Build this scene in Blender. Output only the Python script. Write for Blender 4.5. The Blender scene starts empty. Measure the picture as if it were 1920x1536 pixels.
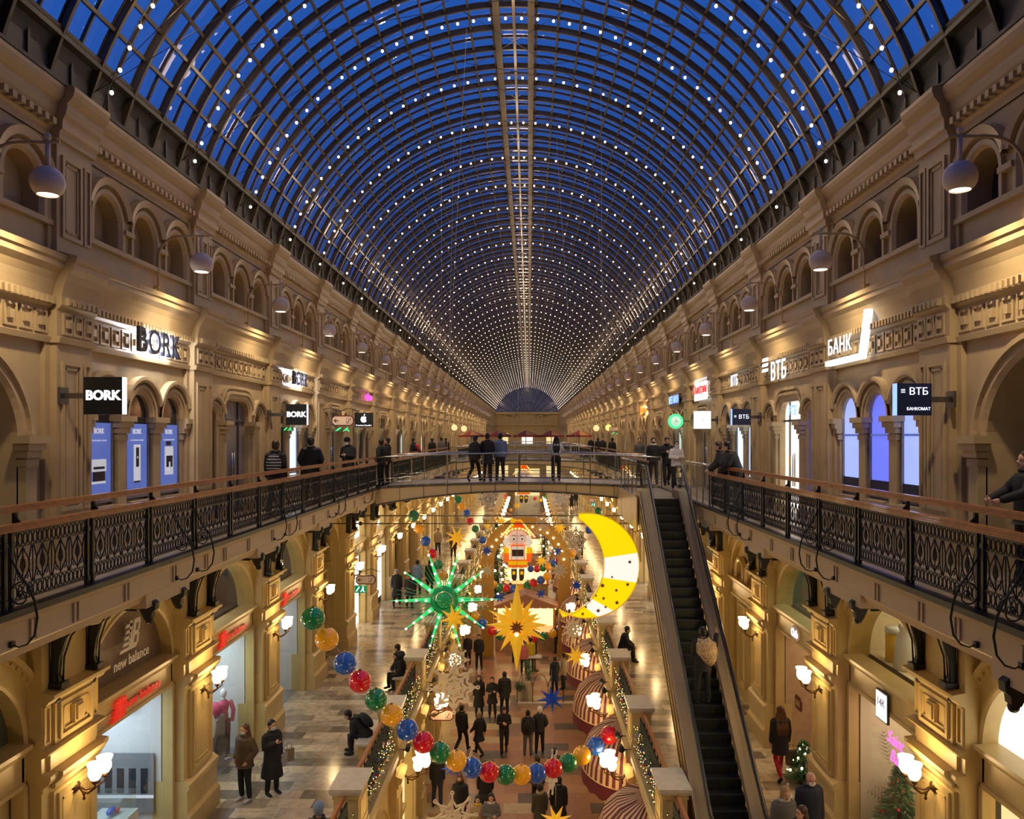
import bpy, math, random
from math import sin, cos, pi, radians, sqrt
from mathutils import Vector, Matrix, Euler

# ---------------------------------------------------------------- camera, sky, exposure
F = 1536.0                      # focal length in pixels of the 1920 wide frame
CX, CZ = 0.37, 12.1             # camera position (x, z), it stands at y = 0
VX, VY = 992.0, 818.0           # where the long axis of the hall vanishes
scene = bpy.context.scene
COL = scene.collection
cam_d = bpy.data.cameras.new('camera')
cam_d.sensor_fit = 'HORIZONTAL'; cam_d.sensor_width = 36.0
cam_d.lens = F / 1920.0 * 36.0
cam_d.shift_x = -(VX - 960) / 1920.0
cam_d.shift_y = (VY - 768) / 1920.0
cam_d.clip_end = 600
cam = bpy.data.objects.new('camera', cam_d)
cam.location = (CX, 0, CZ); cam.rotation_euler = (pi / 2, 0, 0)
COL.objects.link(cam); scene.camera = cam
vs = scene.view_settings
vs.view_transform = 'Standard'; vs.look = 'None'; vs.gamma = 1.0
vs.exposure = 0.0
vs.use_curve_mapping = False
cy = scene.cycles
cy.adaptive_threshold = 0.02; cy.max_bounces = 6; cy.diffuse_bounces = 3; cy.glossy_bounces = 3
cy.transparent_max_bounces = 16; cy.transmission_bounces = 4
cy.sample_clamp_indirect = 3.0; cy.caustics_reflective = False; cy.caustics_refractive = False

world = bpy.data.worlds.new('dusk'); scene.world = world
world.use_nodes = True
wn = world.node_tree; wn.nodes.clear()
wo = wn.nodes.new('ShaderNodeOutputWorld'); wb = wn.nodes.new('ShaderNodeBackground')
wt = wn.nodes.new('ShaderNodeTexCoord'); ws = wn.nodes.new('ShaderNodeSeparateXYZ')
wr = wn.nodes.new('ShaderNodeValToRGB')
wn.links.new(wt.outputs['Generated'], ws.inputs[0])
wn.links.new(ws.outputs['Z'], wr.inputs[0])
wr.color_ramp.elements[0].position = 0.0; wr.color_ramp.elements[0].color = (0.035, 0.055, 0.18, 1)
wr.color_ramp.elements[1].position = 0.6; wr.color_ramp.elements[1].color = (0.016, 0.115, 0.50, 1)
e = wr.color_ramp.elements.new(0.2); e.color = (0.024, 0.075, 0.32, 1)
wn.links.new(wr.outputs[0], wb.inputs[0]); wb.inputs[1].default_value = 1.0
wn.links.new(wb.outputs[0], wo.inputs[0])

# ---------------------------------------------------------------- materials
M = {}
def newmat(name):
    m = bpy.data.materials.new(name); m.use_nodes = True
    nt = m.node_tree
    return m, nt, nt.nodes['Principled BSDF']
def mat(name, col, rough=0.6, metal=0.0, spec=0.5, noise=0.0, scale=4.0, bump=0.0, emit=None, es=0.0, coat=0.0, trans=0.0):
    m, nt, b = newmat(name)
    b.inputs['Base Color'].default_value = (*col, 1)
    b.inputs['Roughness'].default_value = rough
    b.inputs['Metallic'].default_value = metal
    b.inputs['Specular IOR Level'].default_value = spec
    b.inputs['Coat Weight'].default_value = coat
    b.inputs['Transmission Weight'].default_value = trans
    if noise > 0 or bump > 0:
        tc = nt.nodes.new('ShaderNodeTexCoord'); n = nt.nodes.new('ShaderNodeTexNoise')
        n.inputs['Scale'].default_value = scale; n.inputs['Detail'].default_value = 5
        nt.links.new(tc.outputs['Object'], n.inputs['Vector'])
        if noise > 0:
            r = nt.nodes.new('ShaderNodeValToRGB')
            r.color_ramp.elements[0].color = (*[c * (1 - noise) for c in col], 1)
            r.color_ramp.elements[1].color = (*[min(1, c * (1 + noise)) for c in col], 1)
            r.color_ramp.elements[0].position = .3; r.color_ramp.elements[1].position = .7
            nt.links.new(n.outputs['Fac'], r.inputs[0]); nt.links.new(r.outputs[0], b.inputs['Base Color'])
        if bump > 0:
            bp = nt.nodes.new('ShaderNodeBump'); bp.inputs['Strength'].default_value = bump
            bp.inputs['Distance'].default_value = 0.02
            nt.links.new(n.outputs['Fac'], bp.inputs['Height']); nt.links.new(bp.outputs[0], b.inputs['Normal'])
    if emit:
        b.inputs['Emission Color'].default_value = (*emit, 1); b.inputs['Emission Strength'].default_value = es
    M[name] = m
    return m
def emis(name, col, s, sample=True):
    m, nt, b = newmat(name)
    b.inputs['Base Color'].default_value = (*[c * .6 for c in col], 1)
    b.inputs['Emission Color'].default_value = (*col, 1); b.inputs['Emission Strength'].default_value = s
    if not sample: m.cycles.emission_sampling = 'NONE'
    M[name] = m
    return m
def glassmat(name, tint, refl=0.12, rough=0.0, ior=1.5):
    m = bpy.data.materials.new(name); m.use_nodes = True; nt = m.node_tree; nt.nodes.clear()
    o = nt.nodes.new('ShaderNodeOutputMaterial'); mx = nt.nodes.new('ShaderNodeMixShader')
    t = nt.nodes.new('ShaderNodeBsdfTransparent'); g = nt.nodes.new('ShaderNodeBsdfGlossy')
    fr = nt.nodes.new('ShaderNodeLayerWeight'); fr.inputs[0].default_value = 0.5
    pw = nt.nodes.new('ShaderNodeMath'); pw.operation = 'POWER'; pw.inputs[1].default_value = 4.0
    m2 = nt.nodes.new('ShaderNodeMath'); m2.operation = 'MULTIPLY'; m2.inputs[1].default_value = 0.75
    mt = nt.nodes.new('ShaderNodeMath'); mt.operation = 'ADD'; mt.use_clamp = True; mt.inputs[1].default_value = refl + 0.035
    nt.links.new(fr.outputs['Facing'], pw.inputs[0]); nt.links.new(pw.outputs[0], m2.inputs[0]); nt.links.new(m2.outputs[0], mt.inputs[0])
    t.inputs[0].default_value = (*tint, 1); g.inputs['Roughness'].default_value = rough
    nt.links.new(mt.outputs[0], mx.inputs[0])
    nt.links.new(t.outputs[0], mx.inputs[1]); nt.links.new(g.outputs[0], mx.inputs[2]); nt.links.new(mx.outputs[0], o.inputs[0])
    M[name] = m
    return m

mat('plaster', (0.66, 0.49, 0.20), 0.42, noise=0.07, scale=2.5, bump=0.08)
mat('plaster_shaded', (0.49, 0.365, 0.205), 0.38, noise=0.08, scale=2.5, bump=0.08)  # same paint as plaster, dimmer light of the top storey put into its colour
mat('plaster_red', (0.40, 0.20, 0.12), 0.5)
mat('stone_cap', (0.62, 0.56, 0.44), 0.3, noise=0.1, scale=6)
mat('iron', (0.022, 0.024, 0.022), 0.42, metal=0.3, noise=0.15, scale=20)
mat('rib', (0.085, 0.066, 0.042), 0.45, metal=0.2, noise=0.1, scale=6)
mat('rib_dark', (0.07, 0.068, 0.062), 0.6, noise=0.2, scale=3)
mat('wood', (0.42, 0.15, 0.045), 0.28, noise=0.25, scale=9, coat=0.4)
mat('steel', (0.55, 0.53, 0.50), 0.25, metal=1.0)
mat('steel_dark', (0.16, 0.15, 0.14), 0.35, metal=0.8)
mat('clad', (0.50, 0.36, 0.19), 0.3, noise=0.2, scale=3)
mat('white', (0.8, 0.8, 0.78), 0.5)
mat('dark', (0.012, 0.012, 0.014), 0.5)
mat('black_gloss', (0.008, 0.008, 0.01), 0.2)
mat('globe_shell', (0.66, 0.56, 0.50), 0.45, coat=0.08)
mat('brass', (0.35, 0.24, 0.09), 0.35, metal=0.9)
mat('bronze', (0.10, 0.055, 0.025), 0.4, metal=0.7)
mat('soffit', (0.58, 0.44, 0.26), 0.5)
mat('shop_wall', (0.75, 0.76, 0.76), 0.6)
mat('shop_wall_warm', (0.75, 0.66, 0.48), 0.6)
mat('shop_floor', (0.25, 0.26, 0.28), 0.3)
emis('bulb', (1.0, 0.80, 0.66), 7, False)
emis('lamp_disc', (1.0, 0.90, 0.70), 9, False)
emis('sconce_glass', (1.0, 0.78, 0.42), 7, False)
emis('win_cool', (0.62, 0.78, 1.0), 1.3)
emis('win_white', (1.0, 0.93, 0.80), 1.3)
emis('win_warm', (1.0, 0.76, 0.36), 0.95)
emis('win_blue', (0.16, 0.20, 0.95), 0.9)
emis('win_bluewhite', (0.36, 0.46, 1.0), 1.0)
emis('win_teal', (0.62, 0.85, 0.72), 0.7)
emis('win_dim', (0.10, 0.075, 0.045), 0.7)
mat('win_dark', (0.03, 0.03, 0.035), 0.12)
mat('win_door', (0.23, 0.2, 0.2), 0.2, noise=0.2, scale=2)
mat('frosted', (0.20, 0.13, 0.085), 0.55)
mat('pane_green', (0.10, 0.12, 0.09), 0.15)
glassmat('glass', (0.93, 0.96, 0.95), 0.02, 0.0)
glassmat('glass_clear', (0.9, 0.95, 0.93), 0.06)
glassmat('dusk_glass', (0.75, 0.42, 0.24), 0.0, 0.25)
glassmat('vault_glass', (0.92, 0.94, 1.0), 0.0, 0.02)

def brickmat(name, c1, c2, cm, sc, rough, w=0.6, h=0.3, off=0.5, mortar=0.004, veins=0.5, squash=1.0):
    m, nt, b = newmat(name)
    tc = nt.nodes.new('ShaderNodeTexCoord'); br = nt.nodes.new('ShaderNodeTexBrick')
    br.inputs['Color1'].default_value = (*c1, 1); br.inputs['Color2'].default_value = (*c2, 1); br.inputs['Mortar'].default_value = (*cm, 1)
    br.inputs['Scale'].default_value = sc; br.inputs['Mortar Size'].default_value = mortar
    br.inputs['Brick Width'].default_value = w; br.inputs['Row Height'].default_value = h; br.offset = off; br.squash = squash
    nt.links.new(tc.outputs['Object'], br.inputs['Vector'])
    wv = nt.nodes.new('ShaderNodeTexNoise'); wv.inputs['Scale'].default_value = 2.2; wv.inputs['Detail'].default_value = 8
    wv.inputs['Distortion'].default_value = 1.6
    nt.links.new(tc.outputs['Object'], wv.inputs['Vector'])
    rp = nt.nodes.new('ShaderNodeValToRGB')
    rp.color_ramp.elements[0].position = .38; rp.color_ramp.elements[0].color = (1 - veins, 1 - veins, 1 - veins, 1)
    rp.color_ramp.elements[1].position = .55; rp.color_ramp.elements[1].color = (1, 1, 1, 1)
    nt.links.new(wv.outputs['Fac'], rp.inputs[0])
    mx = nt.nodes.new('ShaderNodeMixRGB'); mx.blend_type = 'MULTIPLY'; mx.inputs[0].default_value = 1
    nt.links.new(br.outputs['Color'], mx.inputs[1]); nt.links.new(rp.outputs[0], mx.inputs[2])
    nt.links.new(mx.outputs[0], b.inputs['Base Color'])
    b.inputs['Roughness'].default_value = rough
    M[name] = m
def tilemat(name, cols, tx, ty, rough, veins=.35, shift=.37):
    """cut stone slabs: every slab takes its own stone colour, rows are shifted"""
    m, nt, b = newmat(name); N = nt.nodes.new; L = nt.links.new
    tc = N('ShaderNodeTexCoord'); sp = N('ShaderNodeSeparateXYZ'); L(tc.outputs['Object'], sp.inputs[0])
    def mth(op, a, bb=None):
        n = N('ShaderNodeMath'); n.operation = op
        for i, q in enumerate((a, bb)):
            if q is None: continue
            if isinstance(q, (int, float)): n.inputs[i].default_value = q
            else: L(q, n.inputs[i])
        return n.outputs[0]
    row = mth('FLOOR', mth('DIVIDE', sp.outputs['Y'], ty))
    xs = mth('ADD', mth('DIVIDE', sp.outputs['X'], tx), mth('MULTIPLY', row, shift)); colm = mth('FLOOR', xs)
    cb = N('ShaderNodeCombineXYZ'); L(colm, cb.inputs[0]); L(row, cb.inputs[1])
    wn_ = N('ShaderNodeTexWhiteNoise'); wn_.noise_dimensions = '2D'; L(cb.outputs[0], wn_.inputs['Vector'])
    r = N('ShaderNodeValToRGB'); r.color_ramp.interpolation = 'CONSTANT'; els = r.color_ramp.elements
    acc = 0
    for i, (w, c) in enumerate(cols):
        el = els[i] if i < 2 else els.new(acc)
        el.position = acc; el.color = (*c, 1); acc += w
    L(wn_.outputs['Value'], r.inputs[0])
    nz = N('ShaderNodeTexNoise'); nz.inputs['Scale'].default_value = 2.4; nz.inputs['Detail'].default_value = 8; nz.inputs['Distortion'].default_value = 1.8; L(tc.outputs['Object'], nz.inputs['Vector'])
    rp = N('ShaderNodeValToRGB'); rp.color_ramp.elements[0].position = .36; rp.color_ramp.elements[0].color = (1 - veins, 1 - veins, 1 - veins, 1); rp.color_ramp.elements[1].position = .56; rp.color_ramp.elements[1].color = (1, 1, 1, 1)
    L(nz.outputs['Fac'], rp.inputs[0])
    fx = mth('FRACT', xs); fy = mth('FRACT', mth('DIVIDE', sp.outputs['Y'], ty))
    g1 = mth('GREATER_THAN', fx, .012 / tx); g2 = mth('GREATER_THAN', fy, .012 / ty); g = mth('ADD', mth('MULTIPLY', mth('MULTIPLY', g1, g2), .45), .55)
    mx = N('ShaderNodeMixRGB'); mx.blend_type = 'MULTIPLY'; mx.inputs[0].default_value = 1; L(r.outputs[0], mx.inputs[1]); L(rp.outputs[0], mx.inputs[2])
    m2 = N('ShaderNodeMixRGB'); m2.blend_type = 'MULTIPLY'; m2.inputs[0].default_value = 1; L(mx.outputs[0], m2.inputs[1]); L(g, m2.inputs[2])
    L(m2.outputs[0], b.inputs['Base Color']); b.inputs['Roughness'].default_value = rough
    M[name] = m
tilemat('marble', [(.34, (.74, .62, .42)), (.22, (.66, .52, .34)), (.2, (.56, .47, .34)), (.12, (.40, .33, .24)), (.12, (.22, .185, .14))], 1.0, .46, .17)
tilemat('granite', [(.42, (.42, .21, .11)), (.2, (.47, .26, .14)), (.16, (.52, .40, .22)), (.12, (.13, .11, .09)), (.1, (.24, .15, .10))], .95, .75, .28, .15, .5)
brickmat('gallery_tile', (0.30, 0.24, 0.20), (0.22, 0.19, 0.17), (0.1, 0.09, 0.08), 1.0, 0.3, 0.5, 0.5, 0.5, 0.006, 0.2)

# ---------------------------------------------------------------- mesh helpers
class MB:
    def __init__(s): s.v = []; s.f = []; s.m = []; s.mats = []; s.sm = []
    def mi(s, m):
        if m not in s.mats: s.mats.append(m)
        return s.mats.index(m)
    def add(s, vs, fs, m, smooth=False):
        o = len(s.v); k = s.mi(m)
        s.v += [tuple(p) for p in vs]
        for f in fs:
            s.f.append(tuple(i + o for i in f)); s.m.append(k); s.sm.append(smooth)
    def box(s, x0, x1, y0, y1, z0, z1, m):
        v = [(x0, y0, z0), (x1, y0, z0), (x1, y1, z0), (x0, y1, z0), (x0, y0, z1), (x1, y0, z1), (x1, y1, z1), (x0, y1, z1)]
        s.add(v, [(0, 3, 2, 1), (4, 5, 6, 7), (0, 1, 5, 4), (1, 2, 6, 5), (2, 3, 7, 6), (3, 0, 4, 7)], m)
    def quad(s, a, b, c, d, m): s.add([a, b, c, d], [(0, 1, 2, 3)], m)
    def cbox(s, c, d, m, rot=None):
        x, y, z = d[0] / 2, d[1] / 2, d[2] / 2
        v = [Vector(p) for p in ((-x, -y, -z), (x, -y, -z), (x, y, -z), (-x, y, -z), (-x, -y, z), (x, -y, z), (x, y, z), (-x, y, z))]
        if rot is not None: v = [rot @ p for p in v]
        c = Vector(c)
        s.add([p + c for p in v], [(0, 3, 2, 1), (4, 5, 6, 7), (0, 1, 5, 4), (1, 2, 6, 5), (2, 3, 7, 6), (3, 0, 4, 7)], m)
    def prism(s, pts, fn, m, caps=True):
        """pts: closed 2D outline, fn(p, t) -> 3D for t in 0, 1"""
        n = len(pts)
        v = [fn(p, 0) for p in pts] + [fn(p, 1) for p in pts]
        f = [(i, (i + 1) % n, n + (i + 1) % n, n + i) for i in range(n)]
        if caps: f += [tuple(range(n - 1, -1, -1)), tuple(range(n, 2 * n))]
        s.add(v, f, m)
    def tube(s, path, r, m, n=6, closed=False, smooth=True, flat=1.0, caps=True):
        path = [Vector(p) for p in path]; k = len(path)
        rr = r if isinstance(r, (list, tuple)) else [r] * k
        vs = []; up = Vector((0, 0, 1))
        pd = None
        for i, p in enumerate(path):
            if closed: d = path[(i + 1) % k] - path[i - 1]
            else: d = path[min(i + 1, k - 1)] - path[max(i - 1, 0)]
            if d.length < 1e-9: d = Vector((0, 0, 1))
            d.normalize()
            if pd is None:
                a = d.orthogonal() if abs(d.dot(up)) > .95 else d.cross(up)
                a.normalize()
            else:
                a = (a - d * a.dot(d))
                if a.length < 1e-6: a = d.orthogonal()
                a.normalize()
            pd = d; b = d.cross(a)
            for j in range(n):
                t = 2 * pi * j / n
                vs.append(p + (a * cos(t) + b * sin(t) * flat) * rr[i])
        fs = []
        for i in range(k if closed else k - 1):
            i2 = (i + 1) % k
            for j in range(n):
                fs.append((i * n + j, i * n + (j + 1) % n, i2 * n + (j + 1) % n, i2 * n + j))
        if not closed and caps:
            fs.append(tuple(range(n - 1, -1, -1))); fs.append(tuple(range((k - 1) * n, k * n)))
        s.add(vs, fs, m, smooth)
    def lathe(s, prof, m, n=16, c=(0, 0, 0), axis='z', smooth=True, a0=0, a1=2 * pi):
        vs = []; full = abs(a1 - a0 - 2 * pi) < 1e-6; cnt = n if full else n + 1
        for (r, z) in prof:
            for j in range(cnt):
                t = a0 + (a1 - a0) * j / n
                p = (r * cos(t), r * sin(t), z)
                if axis == 'x': p = (z, p[0], p[1])
                if axis == 'y': p = (p[0], z, p[1])
                vs.append((p[0] + c[0], p[1] + c[1], p[2] + c[2]))
        fs = []
        for i in range(len(prof) - 1):
            for j in range(n):
                j2 = (j + 1) % cnt
                fs.append((i * cnt + j, i * cnt + j2, (i + 1) * cnt + j2, (i + 1) * cnt + j))
        s.add(vs, fs, m, smooth)
    def sphere(s, c, r, m, n=12, k=8, sc=(1, 1, 1)):
        vs = [(c[0], c[1], c[2] - r * sc[2])]
        for i in range(1, k):
            a = -pi / 2 + pi * i / k
            for j in range(n):
                t = 2 * pi * j / n
                vs.append((c[0] + r * cos(a) * cos(t) * sc[0], c[1] + r * cos(a) * sin(t) * sc[1], c[2] + r * sin(a) * sc[2]))
        vs.append((c[0], c[1], c[2] + r * sc[2])); L = len(vs) - 1
        fs = [(0, 1 + (j + 1) % n, 1 + j) for j in range(n)]
        for i in range(k - 2):
            for j in range(n):
                a = 1 + i * n + j; b = 1 + i * n + (j + 1) % n
                fs.append((a, b, b + n, a + n))
        o = 1 + (k - 2) * n
        fs += [(L, o + j, o + (j + 1) % n) for j in range(n)]
        s.add(vs, fs, m, True)
    def build(s, name, parent=None, loc=None, rot=None):
        me = bpy.data.meshes.new(name)
        me.from_pydata(s.v, [], s.f)
        for m in s.mats: me.materials.append(M[m])
        me.polygons.foreach_set('material_index', s.m)
        me.polygons.foreach_set('use_smooth', s.sm)
        me.update()
        o = bpy.data.objects.new(name, me); COL.objects.link(o)
        if parent: o.parent = parent
        if loc is not None: o.location = loc
        if rot is not None: o.rotation_euler = rot
        return o
def P(px, py, Y):               # a point of the place at depth Y seen at a photo pixel
    return Vector((CX + (px - VX) / F * Y, Y, CZ - (py - VY) / F * Y))
def U(Y): return F / Y
def struct(o, name=None):
    o['kind'] = 'structure'
    if name: o.name = name
    return o
def tag(o, label=None, cat=None, group=None, kind=None):
    if label: o['label'] = label
    if cat: o['category'] = cat
    if group: o['group'] = group
    if kind: o['kind'] = kind
    return o
def empty(name, loc=(0, 0, 0), rz=0.0):
    o = bpy.data.objects.new(name, None); o.location = loc; o.rotation_euler = (0, 0, rz); o.empty_display_size = .1
    COL.objects.link(o); return o
def dup(o, loc=None, parent=None, rz=None, sx=None):
    c = o.copy(); COL.objects.link(c)
    if parent is not None: c.parent = parent
    if loc is not None: c.location = loc
    if rz is not None: c.rotation_euler = (0, 0, rz)
    if sx is not None: c.scale = sx
    for ch in list(o.children): dup(ch, parent=c)
    return c
def light(kind, name, loc, power, col, parent=None, **kw):
    d = bpy.data.lights.new(name, kind); d.energy = power; d.color = col
    for k, v in kw.items(): setattr(d, k, v)
    o = bpy.data.objects.new(name, d); o.location = loc; COL.objects.link(o)
    if parent: o.parent = parent
    return o

# ---------------------------------------------------------------- measures of the hall
B = 4.85; P0 = 11.9; NB = 32
Z2, Z3 = 3.95, 10.25            # floors of the middle and the top gallery
WX3, WX2, WX1 = 6.62, 6.95, 3.25
RX = 5.15                       # line of the top railing
VC, VR = 15.44, 7.0             # vault centre height, radius
YEND = P0 + NB * B
def PK(k): return P0 + B * k
def PK2(k): return P0 + .62 + B * k     # piers of the middle storey
def PK3(k): return P0 + .40 + B * k     # pilasters of the top storey

# ---------------------------------------------------------------- wall builders, local coordinates (n towards the hall, s along, z)
def profile(mb, pts, s0, s1, dn, m):
    mb.prism(pts, lambda p, t: (p[0] + dn, s0 if t == 0 else s1, p[1]), m)
def archwall(mb, s0, s1, zs, zt, cs, a, b, n, m, seg=12):
    """wall face at n from spring height zs to zt over an arch of half width a, rise b, centred at cs"""
    mb.quad((n, s0, zs), (n, cs - a, zs), (n, cs - a, zt), (n, s0, zt), m)
    mb.quad((n, cs + a, zs), (n, s1, zs), (n, s1, zt), (n, cs + a, zt), m)
    pr = None
    for i in range(seg + 1):
        t = pi - pi * i / seg
        q = (cs + a * cos(t), zs + b * sin(t))
        if pr: mb.quad((n, pr[0], pr[1]), (n, q[0], q[1]), (n, q[0], zt), (n, pr[0], zt), m)
        pr = q
def ring(mb, cs, zs, a, b, prof, m, seg=14, legs=0.0, t0=0.0, t1=pi):
    """archivolt: prof is a list of (offset from the intrados, n), swept round the arch"""
    vs = []; k = len(prof); rows = []
    if legs > 0: rows.append((-1, 0))
    for i in range(seg + 1): rows.append((t1 - (t1 - t0) * i / seg, 1))
    if legs > 0: rows.append((-2, 0))
    for t, ok in rows:
        for dr, n in prof:
            if ok: vs.append((n, cs + (a + dr) * cos(t), zs + (b + dr) * sin(t)))
            else: vs.append((n, cs + (-(a + dr) if t == -1 else (a + dr)), zs - legs))
    fs = []
    for i in range(len(rows) - 1):
        for j in range(k - 1):
            fs.append((i * k + j, (i + 1) * k + j, (i + 1) * k + j + 1, i * k + j + 1))
    mb.add(vs, fs, m)
def panel(mb, n, s0, s1, z0, z1, m, d=0.03, w=0.06, inner=True):
    """raised picture-frame moulding"""
    for (a, b, c, e) in ((s0, s1, z0, z0 + w), (s0, s1, z1 - w, z1), (s0, s0 + w, z0 + w, z1 - w), (s1 - w, s1, z0 + w, z1 - w)):
        mb.box(n, n + d, a, b, c, e, m)
    if inner and (s1 - s0) > 4 * w:
        q = w * 1.7
        for (a, b, c, e) in ((s0 + q, s1 - q, z0 + q, z0 + q + w * .4), (s0 + q, s1 - q, z1 - q - w * .4, z1 - q), (s0 + q, s0 + q + w * .4, z0 + q, z1 - q), (s1 - q - w * .4, s1 - q, z0 + q, z1 - q)):
            mb.box(n, n + d * .6, a, b, c, e, m)
def column(mb, cs, w, z0, z1, n0, n1, m):
    """square pier with base and a flared capital"""
    mb.box(n0, n1 - .05, cs - w / 2, cs + w / 2, z0, z1, m)
    mb.box(n0, n1, cs - w / 2 - .03, cs + w / 2 + .03, z0, z0 + .18, m)
    for i, (dz, e) in enumerate(((-.42, .02), (-.30, .05), (-.2, .09), (-.1, .13))):
        mb.box(n0, n1 - .05 + e, cs - w / 2 - e, cs + w / 2 + e, z1 + dz, z1 + dz + .1, m)
HP = .47                        # half width of a pilaster
ENT = [(0, 13.45), (.05, 13.45), (.07, 13.53), (.02, 13.55), (.02, 13.93), (.06, 13.96), (.09, 14.0), (.09, 14.1), (.14, 14.13), (.17, 14.22), (.22, 14.34), (.30, 14.44), (.42, 14.52), (.42, 14.6), (.48, 14.62), (.5, 14.7), (0, 14.78)]
COR = [(0, 16.4), (.05, 16.4), (.06, 16.5), (.1, 16.54), (.1, 16.62), (.18, 16.68), (.24, 16.74), (.28, 16.84), (.28, 16.9), (.34, 16.93), (.42, 17.0), (.46, 17.08), (.46, 17.14), (0, 17.2)]
ENT = [(x * .62 if x > .1 else x, z) for x, z in ENT]; COR = [(x * .6 if x > .1 else x, z) for x, z in COR]
def top_wall(kind, blind):
    """top storey and attic of one bay, from the middle of one pilaster on"""
    mb = MB(); m = 'plaster_shaded'
    s0, s1 = HP, B - HP; mid = B / 2
    # pilaster
    pf = .17
    mb.box(-.3, pf, -HP, HP, Z3, 13.45, m)
    mb.box(-.3, pf + .05, -HP - .04, HP + .04, Z3, Z3 + .55, m)
    panel(mb, pf, -HP + .1, .16, Z3 + .75, 13.2, m, .035, .06)
    panel(mb, pf, .22, HP - .06, Z3 + .75, 13.2, m, .03, .04, False)
    mb.box(-.3, pf - .1, HP, HP + .12, Z3, 13.45, m)
    mb.box(-.3, pf - .1, -HP - .12, -HP, Z3, 13.45, m)
    profile(mb, ENT, -HP - .03, HP + .03, pf, m)
    mb.box(-.3, pf, -HP - .03, HP + .03, 13.45, 14.78, m)
    # entablature
    dn = .04
    profile(mb, ENT, -HP, B - HP, dn, m)
    mb.box(-.3, dn, -HP, B - HP, 13.45, 14.78, m)
    # dentils under the cove and the row of sunk blocks in the frieze
    x = HP + .06
    while x < B - HP - .05:
        mb.box(dn + .08, dn + .155, x, x + .06, 14.0, 14.1, m); x += .12
    for q in range(-3, 4): mb.box(pf + .08, pf + .155, q * .13 - .03, q * .13 + .03, 14.0, 14.1, m)
    nb = 11; w = (B - 2 * HP - .1) / nb
    for i in range(nb):
        c = HP + .05 + w * (i + .5)
        panel(mb, dn + .02, c - .14, c + .14, 13.58, 13.9, m, .03, .035, False)
        mb.box(dn + .02, dn + .07, c - .05, c + .05, 13.68, 13.8, m)
    for c in (-.26, .02, .29):
        panel(mb, pf + .02, c - .12, c + .12, 13.58, 13.9, m, .03, .035, False)
        mb.box(pf + .02, pf + .07, c - .045, c + .045, 13.68, 13.8, m)
    # ground of the storey
    zs = 12.45
    if kind == 'T':
        cw = (s1 - s0) / 3
        for i in range(3):
            c = s0 + cw * (i + .5); a = .42
            archwall(mb, c - cw / 2, c + cw / 2, zs, 13.45, c, a, a, 0, m)
            ring(mb, c, zs, a, a, [(-.02, -.2), (-.02, -.02), (.03, .03), (.09, .03), (.1, .06), (.15, .06)], m, legs=0)
            ring(mb, c, zs, a, a, [(.2, 0), (.2, .09), (.24, .12), (.3, .12), (.31, 0)], m, t0=.32, t1=pi - .32)
            mb.box(-.3, .06, c - a, c + a, Z3, 10.95, m)
        for i in range(1, 3): column(mb, s0 + cw * i, .30, 10.75, zs, -.3, .05, m)
        for e, cc in ((s0 + .1, 0), (s1 - .1, 0)):
            mb.box(-.3, .0, e - .12, e + .12, Z3, zs, m)
            for dz, q in ((-.42, .02), (-.30, .05), (-.2, .09), (-.1, .13)): mb.box(-.3, .02 + q, e - .14, e + .14, zs + dz, zs + dz + .1, m)
        mb.box(-.3, .1, s0, s1, Z3, 10.75, m)
    elif kind == 'D':
        dw = .86; na = .27
        cs = [s0 + .12 + .1 + na, mid, s1 - .12 - .1 - na]
        # narrow arches
        for c in (cs[0], cs[2]):
            lo, hi = (s0, mid - dw - .14) if c < mid else (mid + dw + .14, s1)
            archwall(mb, lo, hi, zs, 13.45, c, na, na, 0, m)
            mb.quad((0, lo, Z3), (0, c - na, Z3), (0, c - na, zs), (0, lo, zs), m)
            mb.quad((0, c + na, Z3), (0, hi, Z3), (0, hi, zs), (0, c + na, zs), m)
            ring(mb, c, zs, na, na, [(-.02, -.28), (-.02, -.02), (.03, .03), (.09, .03), (.1, .06), (.15, .06)], m, legs=1.9)
            ring(mb, c, zs, na, na, [(.2, 0), (.2, .09), (.24, .12), (.3, .12), (.31, 0)], m, t0=.3, t1=pi - .3)
        # basket door arch: rounded rectangle
        rr = .36; zt = 12.95
        def bk(o):
            pts = [(mid - dw - o, Z3)]
            for i in range(7):
                t = pi - pi / 2 * i / 6; pts.append((mid - dw + rr + (rr + o) * cos(t), zt - rr + (rr + o) * sin(t)))
            for i in range(7):
                t = pi / 2 - pi / 2 * i / 6; pts.append((mid + dw - rr + (rr + o) * cos(t), zt - rr + (rr + o) * sin(t)))
            pts.append((mid + dw + o, Z3)); return pts
        for (o0, n0, o1, n1) in ((-.02, -.28, -.02, 0), (-.02, 0, .04, .05), (.04, .05, .1, .05), (.1, .05, .14, .09), (.14, .09, .2, .09), (.2, .09, .2, 0), (.26, 0, .26, .07), (.26, .07, .33, .07), (.33, .07, .33, 0)):
            A = bk(o0); C = bk(o1)
            lim = range(len(A) - 1) if o0 < .25 else range(1, len(A) - 2)
            for i in lim: mb.quad((n0, *A[i]), (n0, *A[i + 1]), (n1, *C[i + 1]), (n1, *C[i]), m)
        A = bk(0)
        for i in range(1, len(A) - 2): mb.quad((0, *A[i]), (0, *A[i + 1]), (0, A[i + 1][0], 13.45), (0, A[i][0], 13.45), m)
        mb.quad((0, mid - dw - .14, Z3), (0, mid - dw, Z3), (0, mid - dw, 13.45), (0, mid - dw - .14, 13.45), m)
        mb.quad((0, mid + dw, Z3), (0, mid + dw + .14, Z3), (0, mid + dw + .14, 13.45), (0, mid + dw, 13.45), m)
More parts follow.
